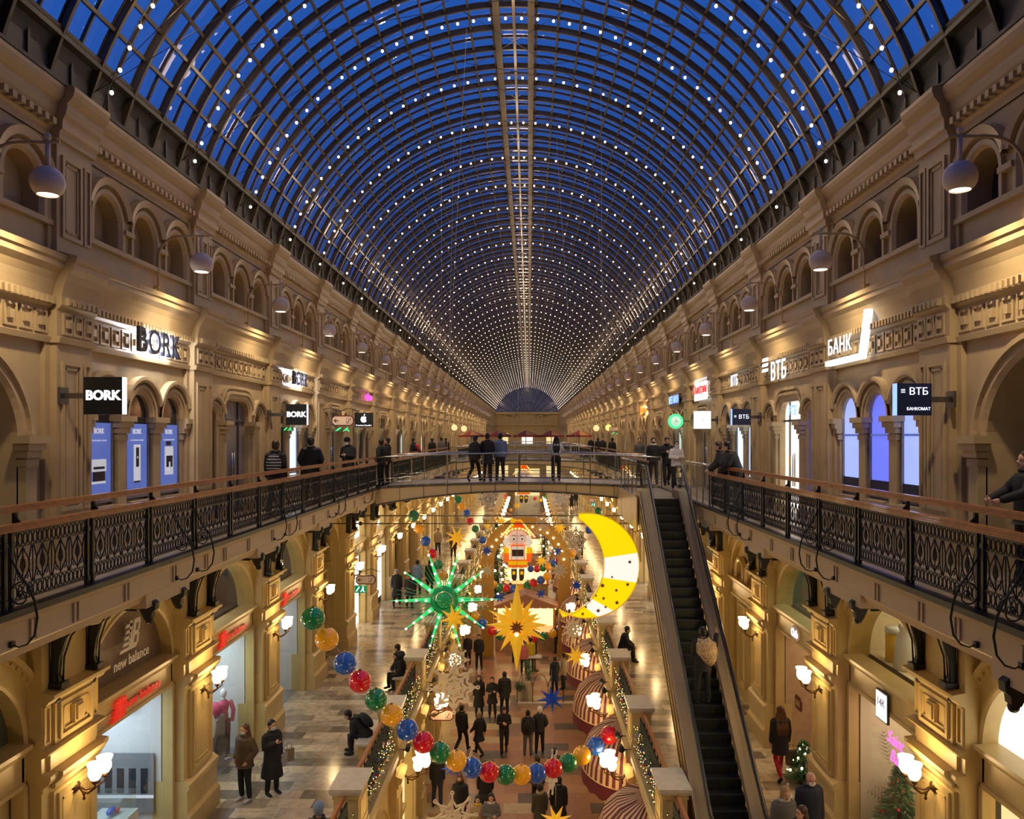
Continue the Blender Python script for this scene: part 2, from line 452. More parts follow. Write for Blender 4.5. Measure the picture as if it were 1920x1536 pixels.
        for sg in (-1, 1):
            c = mid + sg * (dw + .12)
            column(mb, c, .2, Z3, zs, -.02, .14, m)
    else:                       # one wide round arch
        a = 1.35; zc = 12.0
        archwall(mb, s0, s1, zc, 13.45, mid, a, 1.2, 0, m)
        for lo, hi in ((s0, mid - a), (mid + a, s1)): mb.quad((0, lo, Z3), (0, hi, Z3), (0, hi, zc), (0, lo, zc), m)
        ring(mb, mid, zc, a, 1.2, [(-.02, -.9), (-.02, 0), (.05, .05), (.13, .05), (.15, .1), (.22, .1), (.23, 0)], m, seg=24, legs=zc - Z3)
        for sg in (-1, 1): column(mb, mid + sg * (a + .1), .24, Z3, zc + .1, -.02, .16, m)
    # attic
    an = .05; pa = .17
    mb.box(-.4, pa, -HP, HP, 14.7, 16.45, m)
    panel(mb, pa, -HP + .1, .16, 15.0, 16.2, m, .035, .06)
    panel(mb, pa, .22, HP - .06, 15.0, 16.2, m, .03, .04, False)
    mb.box(-.4, .1, HP, HP + .1, 14.7, 16.45, m); mb.box(-.4, .1, -HP - .1, -HP, 14.7, 16.45, m)
    cw = (s1 - s0) / 3; zs = 15.6; a = .43
    for i in range(3):
        c = s0 + cw * (i + .5)
        archwall(mb, c - cw / 2, c + cw / 2, zs, 16.45, c, a, a, an, m)
        for lo, hi in ((c - cw / 2, c - a), (c + a, c + cw / 2)): mb.quad((an, lo, 14.7), (an, hi, 14.7), (an, hi, zs), (an, lo, zs), m)
        mb.box(-.5, an, c - a, c + a, 14.7, 15.22, m)
        ring(mb, c, zs, a, a, [(-.02, -.35), (-.02, an), (.03, an + .06), (.1, an + .06), (.11, an)], m, legs=.38)
        ring(mb, c, zs, a, a, [(.16, an), (.16, an + .1), (.28, an + .13), (.29, an)], m, t0=.28, t1=pi - .28)
        gm = 'plaster_shaded' if blind else 'win_dark'
        mb.quad((-.2 if blind else -.3, c - a, 15.2), (-.2 if blind else -.3, c + a, 15.2), (-.2 if blind else -.3, c + a, 16.05), (-.2 if blind else -.3, c - a, 16.05), gm)
        if not blind:
            mb.box(-.3, -.26, c - .02, c + .02, 15.2, 16.05, 'plaster_shaded')
    mb.box(-.5, an + .08, s0, s1, 15.14, 15.22, m)
    for i in range(0, 4):
        c = s0 + cw * i
        if 0 < i < 3: mb.box(an, an + .1, c - .16, c + .16, 15.52, 15.6, m)
    profile(mb, COR, -HP, B - HP, an - .02, m)
    mb.box(-.5, an + .02, -HP, B - HP, 16.4, 17.2, m)
    profile(mb, COR, -HP - .03, HP + .03, pa, m); mb.box(-.4, pa, -HP - .03, HP + .03, 16.4, 17.2, m)
    x = HP + .08
    while x < B - HP - .05:
        mb.box(an + .1, an + .2, x, x + .09, 16.55, 16.64, m); x += .18
    return mb
# ---------------------------------------------------------------- middle storey bay
def mid_wall(openbay=True, lun=True):
    mb = MB(); m = 'plaster'; mid = B / 2; hp = .76; pf = .32; a, b, zs = 1.62, 1.32, 7.68
    # pier
    mb.box(-.12, pf, -hp, hp, Z2, 7.6, m); mb.box(-.3, pf, -hp, hp, 7.6, 9.95, m)
    mb.box(-.3, pf + .14, -hp - .06, hp + .06, Z2, Z2 + .42, m)
    mb.prism([(pf + .14, Z2 + .42), (pf + .08, Z2 + .5), (pf + .08, 4.9), (pf + .12, 4.93), (pf + .12, 5.02), (pf, 5.1), (-.3, 5.1), (-.3, Z2 + .42)], lambda p, t: (p[0], (-hp - .03) if t == 0 else hp + .03, p[1]), m)
    mb.box(pf, pf + .06, -.55, .55, 5.1, 6.9, m)
    panel(mb, pf + .06, -.48, .48, 5.2, 6.85, m, .04, .07)
    cap = [(0, 6.95), (.05, 6.98), (.05, 7.04), (.12, 7.1), (.16, 7.16), (.16, 7.22), (0, 7.24)]
    profile(mb, cap, -hp - .05, hp + .05, pf, m)
    profile(mb, cap, -.6, .6, pf + .06, m)
    mb.box(pf, pf + .05, -.62, .62, 7.24, 7.5, m)
    cap2 = [(0, 7.46), (.1, 7.5), (.14, 7.55), (0, 7.58)]
    profile(mb, cap2, -hp - .04, hp + .04, pf, m)
    mb.box(pf, pf + .06, -.52, .52, 7.58, 8.22, m)
    panel(mb, pf + .06, -.44, .44, 7.63, 8.18, m, .04, .06)
    mb.box(pf + .06, pf + .13, -.12, .12, 7.76, 8.05, m)
    mb.box(pf + .12, pf + .16, -.09, .09, 7.8, 8.01, m)
    cap3 = [(0, 8.2), (.08, 8.22), (.12, 8.28), (.2, 8.33), (.2, 8.38), (0, 8.42)]
    profile(mb, cap3, -hp - .03, hp + .03, pf, m)
    for sg in (-1, 1): panel(mb, pf, sg * .65 - .08, sg * .65 + .08, 7.63, 8.18, m, .03, .03, False)
    s0, s1 = hp, B - hp
    # arch wall over the window
    archwall(mb, s0 - .02, s1 + .02, zs, 9.95, mid, a, b, .1, m, 20)
    ring(mb, mid, zs, a, b, [(-.02, -.3), (-.02, .108), (.02, .13), (.06, .13), (.08, .108), (.28, .108), (.29, .15), (.34, .15), (.35, .2), (.42, .22), (.44, .1)], m, seg=28)
    for i in range(34):        # small dentils round the archivolt
        t = pi * (i + .5) / 34
        c = (mid + (a + .315) * cos(t), zs + (b + .315) * sin(t))
        mb.cbox((.165, c[0], c[1]), (.03, .05, .05), m, Matrix.Rotation(-t, 3, 'X'))
    if openbay:
        mb.box(-.06, .1, s0 - .02, mid - a + .05, Z2, zs, m); mb.box(-.06, .1, mid + a - .05, s1 + .02, Z2, zs, m)
        for sg in (-1, 1):
            c = mid + sg * (a - .04)
            mb.box(.02, .15, c - .05, c + .05, Z2, 7.1, m)
        mb.box(-.25, .1, mid - a, mid + a, 7.1, 7.6, m)
        profile(mb, [(0, 7.5), (.05, 7.54), (.08, 7.6), (.14, 7.64), (.14, 7.7), (-.25, 7.72), (-.25, 7.5)], mid - a + .02, mid + a - .02, .1, m)
        profile(mb, [(0, 7.05), (.04, 7.08), (.04, 7.14), (0, 7.16)], mid - a + .02, mid + a - .02, .1, m)
    return mb
def storefront(k, side):
    """glass shop front and lunette of one bay"""
    mb = MB(); mid = B / 2
    mb.quad((-.06, mid - 1.42, Z2), (-.06, mid + 1.42, Z2), (-.06, mid + 1.42, 7.1), (-.06, mid - 1.42, 7.1), 'glass')
    return mb
def lunette(mb, n, m, mid=B / 2, a=1.61, b=1.31, zs=7.7):
    pts = [(n, mid - a, zs)]
    for i in range(25):
        t = pi - pi * i / 24; pts.append((n, mid + a * cos(t), zs + b * sin(t)))
    mb.add(pts, [tuple(range(len(pts)))], m)

# ---------------------------------------------------------------- ground storey under the middle gallery, plane at |x| = WX1, towards the centre
def low_wall():
    mb = MB(); m = 'plaster'; mid = B / 2
    hp = .42
    mb.box(-.4, .2, -hp, hp, 0, 3.3, m)
    mb.box(-.4, .26, -hp - .05, hp + .05, 0, .6, m)
    panel(mb, .2, -hp + .08, hp - .08, .8, 2.7, m, .03, .05)
    profile(mb, [(0, 2.95), (.06, 3.0), (.06, 3.08), (.14, 3.15), (.14, 3.25), (0, 3.3)], -hp - .05, hp + .05, .2, m)
    s0, s1 = hp, B - hp; a = 1.45; zs = 1.95; b = 1.0
    archwall(mb, s0, s1, zs, 3.35, mid, a, b, 0, m, 14)
    for lo, hi in ((s0, mid - a), (mid + a, s1)): mb.quad((0, lo, 0), (0, hi, 0), (0, hi, zs), (0, lo, zs), m)
    ring(mb, mid, zs, a, b, [(-.02, -.3), (-.02, .0), (.04, .05), (.14, .05), (.16, .1), (.22, .1), (.23, 0)], m, seg=18, legs=zs)
    for sg in (-1, 1): column(mb, mid + sg * (a + .1), .2, 0, zs, 0, .14, m)
    # cornice and ledge of the walkway edge
    profile(mb, [(0, 3.3), (.05, 3.32), (.08, 3.42), (.08, 3.55), (.16, 3.62), (.2, 3.75), (.28, 3.8), (.28, 3.95), (.22, 4.0), (-.5, 4.0), (-.5, 3.3)], -hp - .06, B - hp - .06, 0, m)
    profile(mb, [(0, 3.3), (.05, 3.32), (.08, 3.42), (.08, 3.55), (.16, 3.62), (.2, 3.75), (.28, 3.8), (.28, 3.97), (.22, 4.01), (-.5, 4.01), (-.5, 3.3)], -hp - .06, hp + .06, .12, m)
    return mb
def pier_mb():
    mb = MB(); m = 'plaster'
    mb.box(-.25, .25, -.46, .46, 0, 1.03, m)
    mb.box(-.28, .28, -.5, .5, 0, .2, m)
    mb.box(-.27, .27, -.49, .49, .93, 1.03, m)
    for q in (-.25, .25):
        pass
    panel(mb, .25, -.36, .36, .3, .85, m, .02, .05, False)
    mb.box(-.31, .31, -.53, .53, 1.03, 1.08, 'stone_cap'); mb.box(-.33, .33, -.55, .55, 1.08, 1.15, 'stone_cap')
    return mb

W3 = {}
def kind_of(k): return 'A' if k < 0 else ('T' if k % 2 == 0 else 'D')
def wall3(k, side):
    key = kind_of(k) + ('1' if side < 0 else '0'); nm = 'wall_left' if side < 0 else 'wall_right'
    if key not in W3: o = top_wall(kind_of(k), side < 0).build(nm); W3[key] = o.data
    else: o = bpy.data.objects.new(nm, W3[key]); COL.objects.link(o)
    o.location = (side * WX3, PK3(k), 0); o.scale = (-side, 1, 1)
    return struct(o)
for k in range(-5, NB):
    for side in (-1, 1): wall3(k, side)
mw = mid_wall(); mwb = mid_wall(False); lw = low_wall()
ME = {}
def inst(src, key, k, side, x, name, pk=PK):
    if key not in ME: o = src.build(name); ME[key] = o.data
    else: o = bpy.data.objects.new(name, ME[key]); COL.objects.link(o)
    o.location = (side * x, pk(k), 0); o.scale = (-side, 1, 1)
    return struct(o)
for k in range(-5, NB):
    for side in (-1, 1):
        nm = 'wall_left' if side < 0 else 'wall_right'
        if side < 0 and k == 3: inst(mwb, 'b', k, side, WX2, nm, PK2)
        else: inst(mw, 'm', k, side, WX2, nm, PK2)
        if k >= 0: inst(lw, 'l', k, side, WX1, nm)

# passage behind the fourth bay on the left: its far side faces the hall's near end
def passage():
    mb = MB(); m = 'plaster'; y = PK2(4) - .9; x0, x1 = -10.5, -WX2 - .05
    mb.box(x0, x1, y, y + .3, Z2, 10, m)
    mb.box(x0, x1, PK2(3) + .6, PK2(3) + .9, Z2, 10, m)
    mb.box(x0 - .3, x0, PK2(3) + .6, y + .3, Z2, 10, m)
    q = lambda n, s, z: (x1 - 0.1 - s, y - n, z)
    t = MB()
    panel(t, 0, .15, 1.45, 5.25, 7.0, m, .05, .08)
    ring(t, .8, 8.2, .62, .62, [(-.02, -.2), (-.02, .02), (.05, .06), (.1, .06), (.12, .1), (.18, .1), (.19, 0)], m, legs=.7)
    profile(t, [(0, 7.1), (.08, 7.15), (.16, 7.25), (.16, 7.35), (0, 7.4)], 0, 1.8, 0, m)
    profile(t, [(0, 5.1), (.06, 5.05), (.12, 4.95), (.12, 4.6), (.2, 4.5), (.2, Z2), (0, Z2)], 0, 1.8, 0, m)
    profile(t, [(0, 7.45), (.03, 7.5), (.03, 7.6), (.08, 7.65), (0, 7.7)], 0, 1.8, 0, m)
    o = len(mb.v); mb.v += [q(*p) for p in t.v]; k0 = mb.mi(m)
    for f in t.f: mb.f.append(tuple(i + o for i in f)); mb.m.append(k0); mb.sm.append(False)
    return struct(mb.build('wall_back'))
passage()

# ---------------------------------------------------------------- floors and slabs
YBK = -12.4
mb = MB(); mb.box(-13, 13, YBK - .3, YBK, 0, 23, 'plaster'); struct(mb.build('wall_back'))
mb = MB(); mb.box(-3.7, 3.7, YBK, YEND, -.3, 0, 'granite'); struct(mb.build('floor'))
mb = MB(); mb.box(-13, -3.7, YBK, YEND, -.3, 0, 'dark'); mb.box(3.7, 13, YBK, YEND, -.3, 0, 'dark'); struct(mb.build('floor'))
for side in (-1, 1):
    mb = MB(); x0, x1 = sorted((side * 3.2, side * 7.36))
    mb.box(x0, x1, YBK, YEND, 3.35, Z2, 'marble'); struct(mb.build('floor'))
    mb = MB(); x0, x1 = sorted((side * (RX + .02), side * 7.05))
    mb.box(x0, x1, YBK, YEND, 9.95, Z3, 'gallery_tile'); struct(mb.build('floor'))
    # edge beam of the top gallery, with its dark lip
    mb = MB(); s = side
    pts = [(.0, 10.26), (.14, 10.26), (.14, 10.19), (.08, 10.17), (.08, 10.12), (.04, 10.1), (.04, 9.84), (-.02, 9.8), (-.06, 9.7), (-.2, 9.68), (-.2, 9.95), (0, 9.95)]
    mb.prism([pts[0], pts[1], pts[2], (0, 10.19)], lambda p, t: (s * (RX - p[0]), YBK if t == 0 else YEND, p[1]), 'iron')
    mb.prism([(0, 10.19)] + pts[3:], lambda p, t: (s * (RX - p[0]), YBK if t == 0 else YEND, p[1]), 'soffit')
    for k in range(-1, NB):
        for q in (-.75, .75, 2.0, 2.85):
            y = PK(k) + q
            for w in (-.05, .05):
                x0, x1 = sorted((s * (RX - .04), s * (RX - .065))); mb.box(x0, x1, y + w - .02, y + w + .02, 9.86, 10.09, 'soffit')
        # coffered soffit ribs and the curved corbel band at every pier
        x0, x1 = sorted((s * (RX - .02), s * 6.65))
        y = PK2(k)
        mb.box(x0, x1, y - .75, y + .75, 9.62, 9.95, 'soffit')
    struct(mb.build('trim_1'))
# outer shells so that no light leaks in from the dusk outside
mb = MB()
for s in (-1, 1):
    x0, x1 = sorted((s * 7.2, s * 7.3)); mb.box(x0, x1, YBK, YEND, 14.75, 17.2, 'plaster_shaded')
    x0, x1 = sorted((s * 6.3, s * 13)); mb.box(x0, x1, YBK, YEND, 17.15, 17.2, 'rib_dark')
    x0, x1 = sorted((s * 12.9, s * 13)); mb.box(x0, x1, YBK, YEND, 0, 17.2, 'dark')
struct(mb.build('wall_back'))
# end wall with the great fanlight
def endwall():
    mb = MB(); m = 'plaster'; y = YEND
    mb.box(-7.5, 7.5, y, y + .3, 0, 16.9, m)
    for (z0, z1, d) in ((9.9, 10.25, .9), (13.4, 13.6, .2), (14.3, 14.75, .4), (16.6, 17.0, .5)): mb.box(-7.5, 7.5, y - d, y, z0, z1, m)
    for i in range(9):
        x = -6 + 1.5 * i
        mb.box(x - .2, x + .2, y - .15, y, 14.75, 16.6, m)
        if i < 8:
            c = x + .75; pr = None
            for j in range(9):
                t = pi - pi * j / 8; q = (c + .5 * cos(t), 15.5 + .5 * sin(t))
                if pr: mb.quad((pr[0], y - .1, pr[1]), (q[0], y - .1, q[1]), (c + .38 * cos(t), y - .1, 15.5 + .38 * sin(t)), (c + .38 * cos(t + pi / 8), y - .1, 15.5 + .38 * sin(t + pi / 8)), m)
                pr = q
    for x in (-6.5, -3.3, 3.3, 6.5): mb.box(x - .5, x + .5, y - .25, y, 0, 13.4, m)
    for x0 in (-5.0, 0.0, 5.0): mb.box(x0 - 1.1, x0 + 1.1, y - .05, y, 10.3, 12.7, 'win_warm' if x0 else 'win_white')
    for x0 in (-5.0, 5.0): mb.box(x0 - 1.1, x0 + 1.1, y - .05, y, 4.0, 7, 'win_warm')
    mb.box(-2.5, 2.5, y - .05, y, 0, 5.5, 'win_warm')
    return struct(mb.build('wall_far'))
endwall()

# ---------------------------------------------------------------- glass vault
A0 = radians(22.0); A1 = pi - A0
YV0 = YBK
def arc(r, n, a0=A0, a1=A1): return [(r * cos(a0 + (a1 - a0) * i / n), VC + r * sin(a0 + (a1 - a0) * i / n)) for i in range(n + 1)]
def arcbeam(mb, y, r0, r1, w, m, n=40, a0=A0, a1=A1, skip=None):
    I = arc(r0, n, a0, a1); O = arc(r1, n, a0, a1)
    v = []
    for i in range(n + 1):
        v += [(I[i][0], y - w / 2, I[i][1]), (I[i][0], y + w / 2, I[i][1]), (O[i][0], y + w / 2, O[i][1]), (O[i][0], y - w / 2, O[i][1])]
    f = []
    for i in range(n):
        a = i * 4; b = a + 4
        for j in range(4): f.append((a + j, a + (j + 1) % 4, b + (j + 1) % 4, b + j))
    mb.add(v, f, m)
RP = 1.08                        # pitch of the ribs, every third carries a string of bulbs
Y0L = 13.0 - RP * 3 * 7
nr = int((YEND - Y0L) / RP)
mb = MB(); arcbeam(mb, 0, 6.87, 6.98, .06, 'rib', 44, radians(10), pi - radians(10)); arcbeam(mb, 0, 6.98, 7.0, .11, 'rib', 44, radians(10), pi - radians(10))
rib = struct(mb.build('trim_2', loc=(0, Y0L, 0)))
mb = MB()
arcbeam(mb, RP * .5, 6.94, 7.0, .035, 'rib', 40)
bar = struct(mb.build('trim_3', loc=(0, Y0L, 0)))
for i in range(1, nr + 1):
    o = dup(rib, loc=(0, Y0L + RP * i, 0)); o2 = dup(bar, loc=(0, Y0L + RP * i, 0))
# purlins
NP = 30
mb = MB()
for i in range(NP + 1):
    t = A0 + (A1 - A0) * i / NP
    c = (6.95 * cos(t), VC + 6.95 * sin(t))
    w = .055
    R = Matrix.Rotation(-(t - pi / 2), 3, 'Y')
    mb.cbox((c[0], (YV0 + YEND) / 2, c[1]), (w, YEND - YV0, .09), 'rib', R)
for x, w in ((-.42, .16), (.42, .16), (0, .07)):
    z = VC + sqrt(6.9 ** 2 - x * x)
    mb.box(x - w / 2, x + w / 2, YV0, YEND, z - .12, z + .06, 'rib')
struct(mb.build('trim_4'))
mb = MB(); A = arc(7.02, 72); v = []
for p in A: v += [(p[0], YV0, p[1]), (p[0], YEND, p[1])]
mb.add(v, [(2 * i, 2 * i + 1, 2 * i + 3, 2 * i + 2) for i in range(72)], 'vault_glass', True)
g = struct(mb.build('ceiling'))
# dark upstands between the cornice and the glazing
mb = MB()
for s in (-1, 1):
    c = (s * 6.95 * cos(A0), VC + 6.95 * sin(A0))
    pr = [(s * 6.3, 17.18), (s * 6.62, 17.25), (s * 6.62, 17.7), (c[0] + s * .03, c[1] - .02), (c[0] + s * .2, c[1]), (s * 7.3, 17.2)]
    mb.prism(pr, lambda p, t: (p[0], YV0 if t == 0 else YEND, p[1]), 'rib_dark')
    y = YV0
    while y < YEND:
        x0, x1 = sorted((s * 6.58, s * 6.64)); mb.box(x0, x1, y, y + .06, 17.2, 17.95, 'rib_dark'); y += RP
    x0, x1 = sorted((s * 6.4, s * 6.6)); mb.box(x0, x1, YV0, YEND, 17.9, 17.98, 'rib_dark')
struct(mb.build('trim_5'))
# fan tie rods of the arches
mb = MB()
def vp(deg, y=0, r=6.86): return (r * cos(radians(deg)), y, VC + r * sin(radians(deg)))
for a, b in ((18, 100), (18, 72), (162, 80), (162, 108), (40, 120), (140, 60)):
    mb.tube([vp(a), vp(b)], .007, 'rib', 4)
tie = struct(mb.build('trim_6', loc=(0, Y0L, 0)))
for i in range(1, nr // 3 + 1): dup(tie, loc=(0, Y0L + RP * 3 * i, 0))
# fanlight of the end gable
mb = MB(); A = arc(7.0, 40, radians(12), pi - radians(12))
for r in (6.8, 3.5, 1.8):
    Q = arc(r, 32, radians(12), pi - radians(12))
    mb.tube([(p[0], YEND - .05, p[1]) for p in Q], .07, 'rib', 4, smooth=False)
for i in range(13):
    t = radians(12) + (pi - radians(24)) * i / 12; mb.tube([(1.8 * cos(t), YEND - .05, VC + 1.8 * sin(t)), (6.8 * cos(t), YEND - .05, VC + 6.8 * sin(t))], .05, 'rib', 4, smooth=False)
struct(mb.build('window_1'))
mb = MB(); A = arc(7.0, 40, radians(-10), pi + radians(10)); mb.add([(p[0], YEND + .05, p[1]) for p in A], [tuple(range(41))], 'dusk_glass'); struct(mb.build('window_6'))

# ---------------------------------------------------------------- the foot bridges at the top gallery
def bridge(y0, y1, label, detail=True):
    root = empty('footbridge', (0, (y0 + y1) / 2, Z3)); tag(root, label, 'bridge')
    def zc(x): return .16 * (1 - (x / RX) ** 2)
    hw = (y1 - y0) / 2
    mb = MB(); n = 24; xs = [-RX + 2 * RX * i / n for i in range(n + 1)]
    for i in range(n):
        a, b = xs[i], xs[i + 1]
        d = lambda x: zc(x)
        lo = lambda x: zc(x) - .30 - .34 * (x / RX) ** 2
        mb.quad((a, -hw, d(a)), (b, -hw, d(b)), (b, hw, d(b)), (a, hw, d(a)), 'gallery_tile')
        mb.quad((a, -hw, lo(a)), (b, -hw, lo(b)), (b, hw, lo(b)), (a, hw, lo(a)), 'soffit')
    root_d = mb.build('deck', root)
    for yy, e in ((-hw, -1), (hw, 1)):
        mb = MB()
        for i in range(n):
            a, b = xs[i], xs[i + 1]
            lo = lambda x: zc(x) - .30 - .34 * (x / RX) ** 2
            mb.quad((a, yy, lo(a)), (b, yy, lo(b)), (b, yy, zc(b) - .03), (a, yy, zc(a) - .03), 'soffit')
            mb.tube([(a, yy + e * .03, zc(a)), (b, yy + e * .03, zc(b))], .045, 'steel_dark', 4)
            mb.tube([(a, yy + e * .02, lo(a)), (b, yy + e * .02, lo(b))], .03, 'steel_dark', 4)
            if i % 2 == 0: mb.box(a - .01, a + .01, yy - .012, yy + .012, lo(a), zc(a), 'steel_dark')
        mb.build('fascia', root)
    for yy in (-hw + .03, hw - .03):
        mb = MB(); mb.tube([(x, yy, zc(x) + 1.08) for x in xs], .028, 'steel', 8); mb.build('handrail', root)
        mb = MB()
        for h in (.18, .3): mb.tube([(x, yy, zc(x) + h) for x in xs], .012, 'steel', 5)
        mb.build('lower_rail', root)
        mb = MB()
        for i in range(n):
            a, b = xs[i], xs[i + 1]; mb.quad((a, yy, zc(a) + .22), (b, yy, zc(b) + .22), (b, yy, zc(b) + 1.0), (a, yy, zc(a) + 1.0), 'glass')
        mb.build('glass_panel', root)
        if detail:
            for i in range(0, n + 1, 3):
                x = xs[i]; mb = MB(); mb.box(x - .022, x + .022, yy - .012, yy + .012, zc(x), zc(x) + 1.06, 'steel'); mb.build('post', root)
    return root
bridge(29.5, 33.2, 'steel and glass footbridge nearest the viewer, joining the top galleries')
bridge(57.5, 63.5, 'middle footbridge with red parasols, behind the nearest footbridge')
bridge(92, 97, 'farthest footbridge across the hall, behind the red parasols')
# ---------------------------------------------------------------- lamps
WARM = (1.0, 0.66, 0.30); SOFT = (1.0, 0.74, 0.42)
def globe_lamp():
    root = empty('globe_lamp')
    # local: x = 0 at the wall ledge, +x towards the hall
    mb = MB(); pts = [(.0, 0, .05), (.0, 0, .55)]
    for i in range(9):
        t = pi - pi / 2 * i / 8; pts.append((.42 + .42 * cos(t), 0, .75 + .42 * sin(t) + .0))
    pts += [(.95, 0, 1.17)]
    mb.tube(pts, .022, 'plaster_shaded', 6); mb.box(-.35, .02, -.04, .04, .06, .1, 'plaster_shaded'); mb.box(-.35, .02, -.04, .04, .2, .24, 'plaster_shaded')
    mb.box(-.36, -.3, -.1, .1, 0, .34, 'plaster_shaded')
    mb.build('bracket', root)
    mb = MB(); mb.tube([(.8, 0, 1.17), (.8, 0, .85)], .03, 'globe_shell', 6); mb.sphere((.8, 0, 1.24), .045, 'globe_shell', 8, 6); mb.build('hanger', root)
    mb = MB(); R = .205; pr = []
    for i in range(15):
        t = pi / 2 - (pi / 2 + .9) * i / 14; pr.append((R * cos(t) if i else 0.001, .66 + R * sin(t)))
    mb.lathe(pr, 'globe_shell', 20, (.8, 0, 0)); mb.build('shade', root)
    mb = MB(); mb.lathe([(.001, .512), (.118, .512)], 'lamp_disc', 16, (.8, 0, 0)); mb.build('diffuser', root)
    return root
gl0 = globe_lamp(); cnt = 0
NEARTXT = ['nearest', 'second', 'third', 'fourth', 'fifth', 'sixth', 'seventh', 'eighth', 'ninth', 'tenth']
def ordi(i): return NEARTXT[i] if i < 10 else None
for k in range(-2, 25):
    for side in (-1, 1):
        Yg = 10.33 + B * k - (.2 if side > 0 else 0)
        o = gl0 if cnt == 0 else dup(gl0)
        cnt += 1
        o.location = (side * 6.5, Yg, 14.64); o.scale = (-side, 1, 1)
        sd = 'left' if side < 0 else 'right'
        if k < 0: tag(o, 'pale globe lamp beside the viewer on the %s wall, outside the picture' % sd, 'lamp', 'globe lamps on the %s wall' % sd)
        elif k < 10: tag(o, 'pale globe lamp on a curved arm, %s of the row on the %s wall' % (ordi(k), sd), 'lamp', 'globe lamps on the %s wall' % sd)
        else: tag(o, 'tiny pale globe lamp far along the %s wall' % sd, 'lamp', 'far globe lamps on the %s wall' % sd)
        light('SPOT', 'globe_light', (side * 5.7, Yg, 15.11), 260, (1.0, 0.78, 0.48), spot_size=radians(150), spot_blend=.8, shadow_soft_size=.1).rotation_euler = (0, 0, 0)
def tulip(mb, c, r=.1, h=.26):
    x, y, z = c
    mb.lathe([(.02, 0), (.06, .01), (.095, .07), (.1, .13), (.09, .18), (.115, .24), (.12, .26), (.105, .255), (.08, .18), (.085, .1), (.02, .02)], 'sconce_glass', 14, c)
def sconce(n=2):
    root = empty('wall_sconce')
    mb = MB(); mb.lathe([(.001, -.04), (.09, -.04), (.1, 0), (.07, .03), (.03, .05), (.001, .05)], 'bronze', 14, (0, 0, 0), 'x'); mb.build('wall_plate', root)
    offs = [-.14, .14] if n == 2 else [-.2, 0, .2]
    for yo in offs:
        a = MB(); ex = .36 if (n == 2 or yo) else .5
        a.tube([(.03, 0, 0), (.12, yo * .3, -.07), (.24, yo * .8, -.06), (ex, yo, .03), (ex, yo, .12)], .016, 'bronze', 6)
        a.lathe([(.001, .08), (.04, .1), (.05, .14), (.02, .15)], 'bronze', 10, (ex, yo, 0)); a.build('arm', root)
        g = MB(); tulip(g, (ex, yo, .15)); g.build('shade', root)
    d = MB(); d.lathe([(.001, -.22), (.025, -.19), (.012, -.15), (.03, -.11), (.001, -.08)], 'bronze', 8, (.12, 0, 0)); d.build('finial', root)
    return root
sc2 = sconce(2); sc3 = sconce(3)
c2 = 0
for k in range(-1, 22):
    for side in (-1, 1):
        if k == -1 and side < 0: pass
        o = sc2 if c2 == 0 else dup(sc2)
        c2 += 1
        o.location = (side * (WX2 - .40), PK2(k), 6.75); o.rotation_euler = (0, 0, 0 if side < 0 else pi)
        sd = 'left' if side < 0 else 'right'
        if 0 <= k < 8: tag(o, 'twin tulip glass wall sconce on the %s pier of the middle storey, %s side' % (ordi(k), sd), 'wall lamp', 'tulip sconces on the middle storey')
        else: tag(o, 'twin tulip glass sconce far along the middle storey, %s side' % sd if k >= 0 else 'twin tulip glass sconce at the very edge, %s side' % sd, 'wall lamp', 'tulip sconces on the middle storey')
        light('POINT', 'sconce_light', (side * (WX2 - .85), PK2(k), 7.12), 62, WARM, shadow_soft_size=.14)
c3 = 0
for k in range(1, 22):
    for side in (-1, 1):
        o = sc3 if c3 == 0 else dup(sc3)
        c3 += 1
        o.location = (side * (WX1 - .26), PK(k) + .1, 3.15); o.rotation_euler = (0, 0, 0 if side < 0 else pi)
        o.scale = (1.25, 1.25, 1.25)
        sd = 'left' if side < 0 else 'right'
        if k < 7: tag(o, 'bright cluster of tulip lamps under the %s stone cap of the %s balustrade' % (ordi(k - 1), sd), 'wall lamp', 'lamp clusters of the ground storey')
        else: tag(o, 'lamp cluster far along the ground storey, %s side' % sd, 'wall lamp', 'lamp clusters of the ground storey')
        light('POINT', 'sconce_light', (side * (WX1 - .85), PK(k) + .1, 3.45), 70, (1.0, .72, .4), shadow_soft_size=.18)

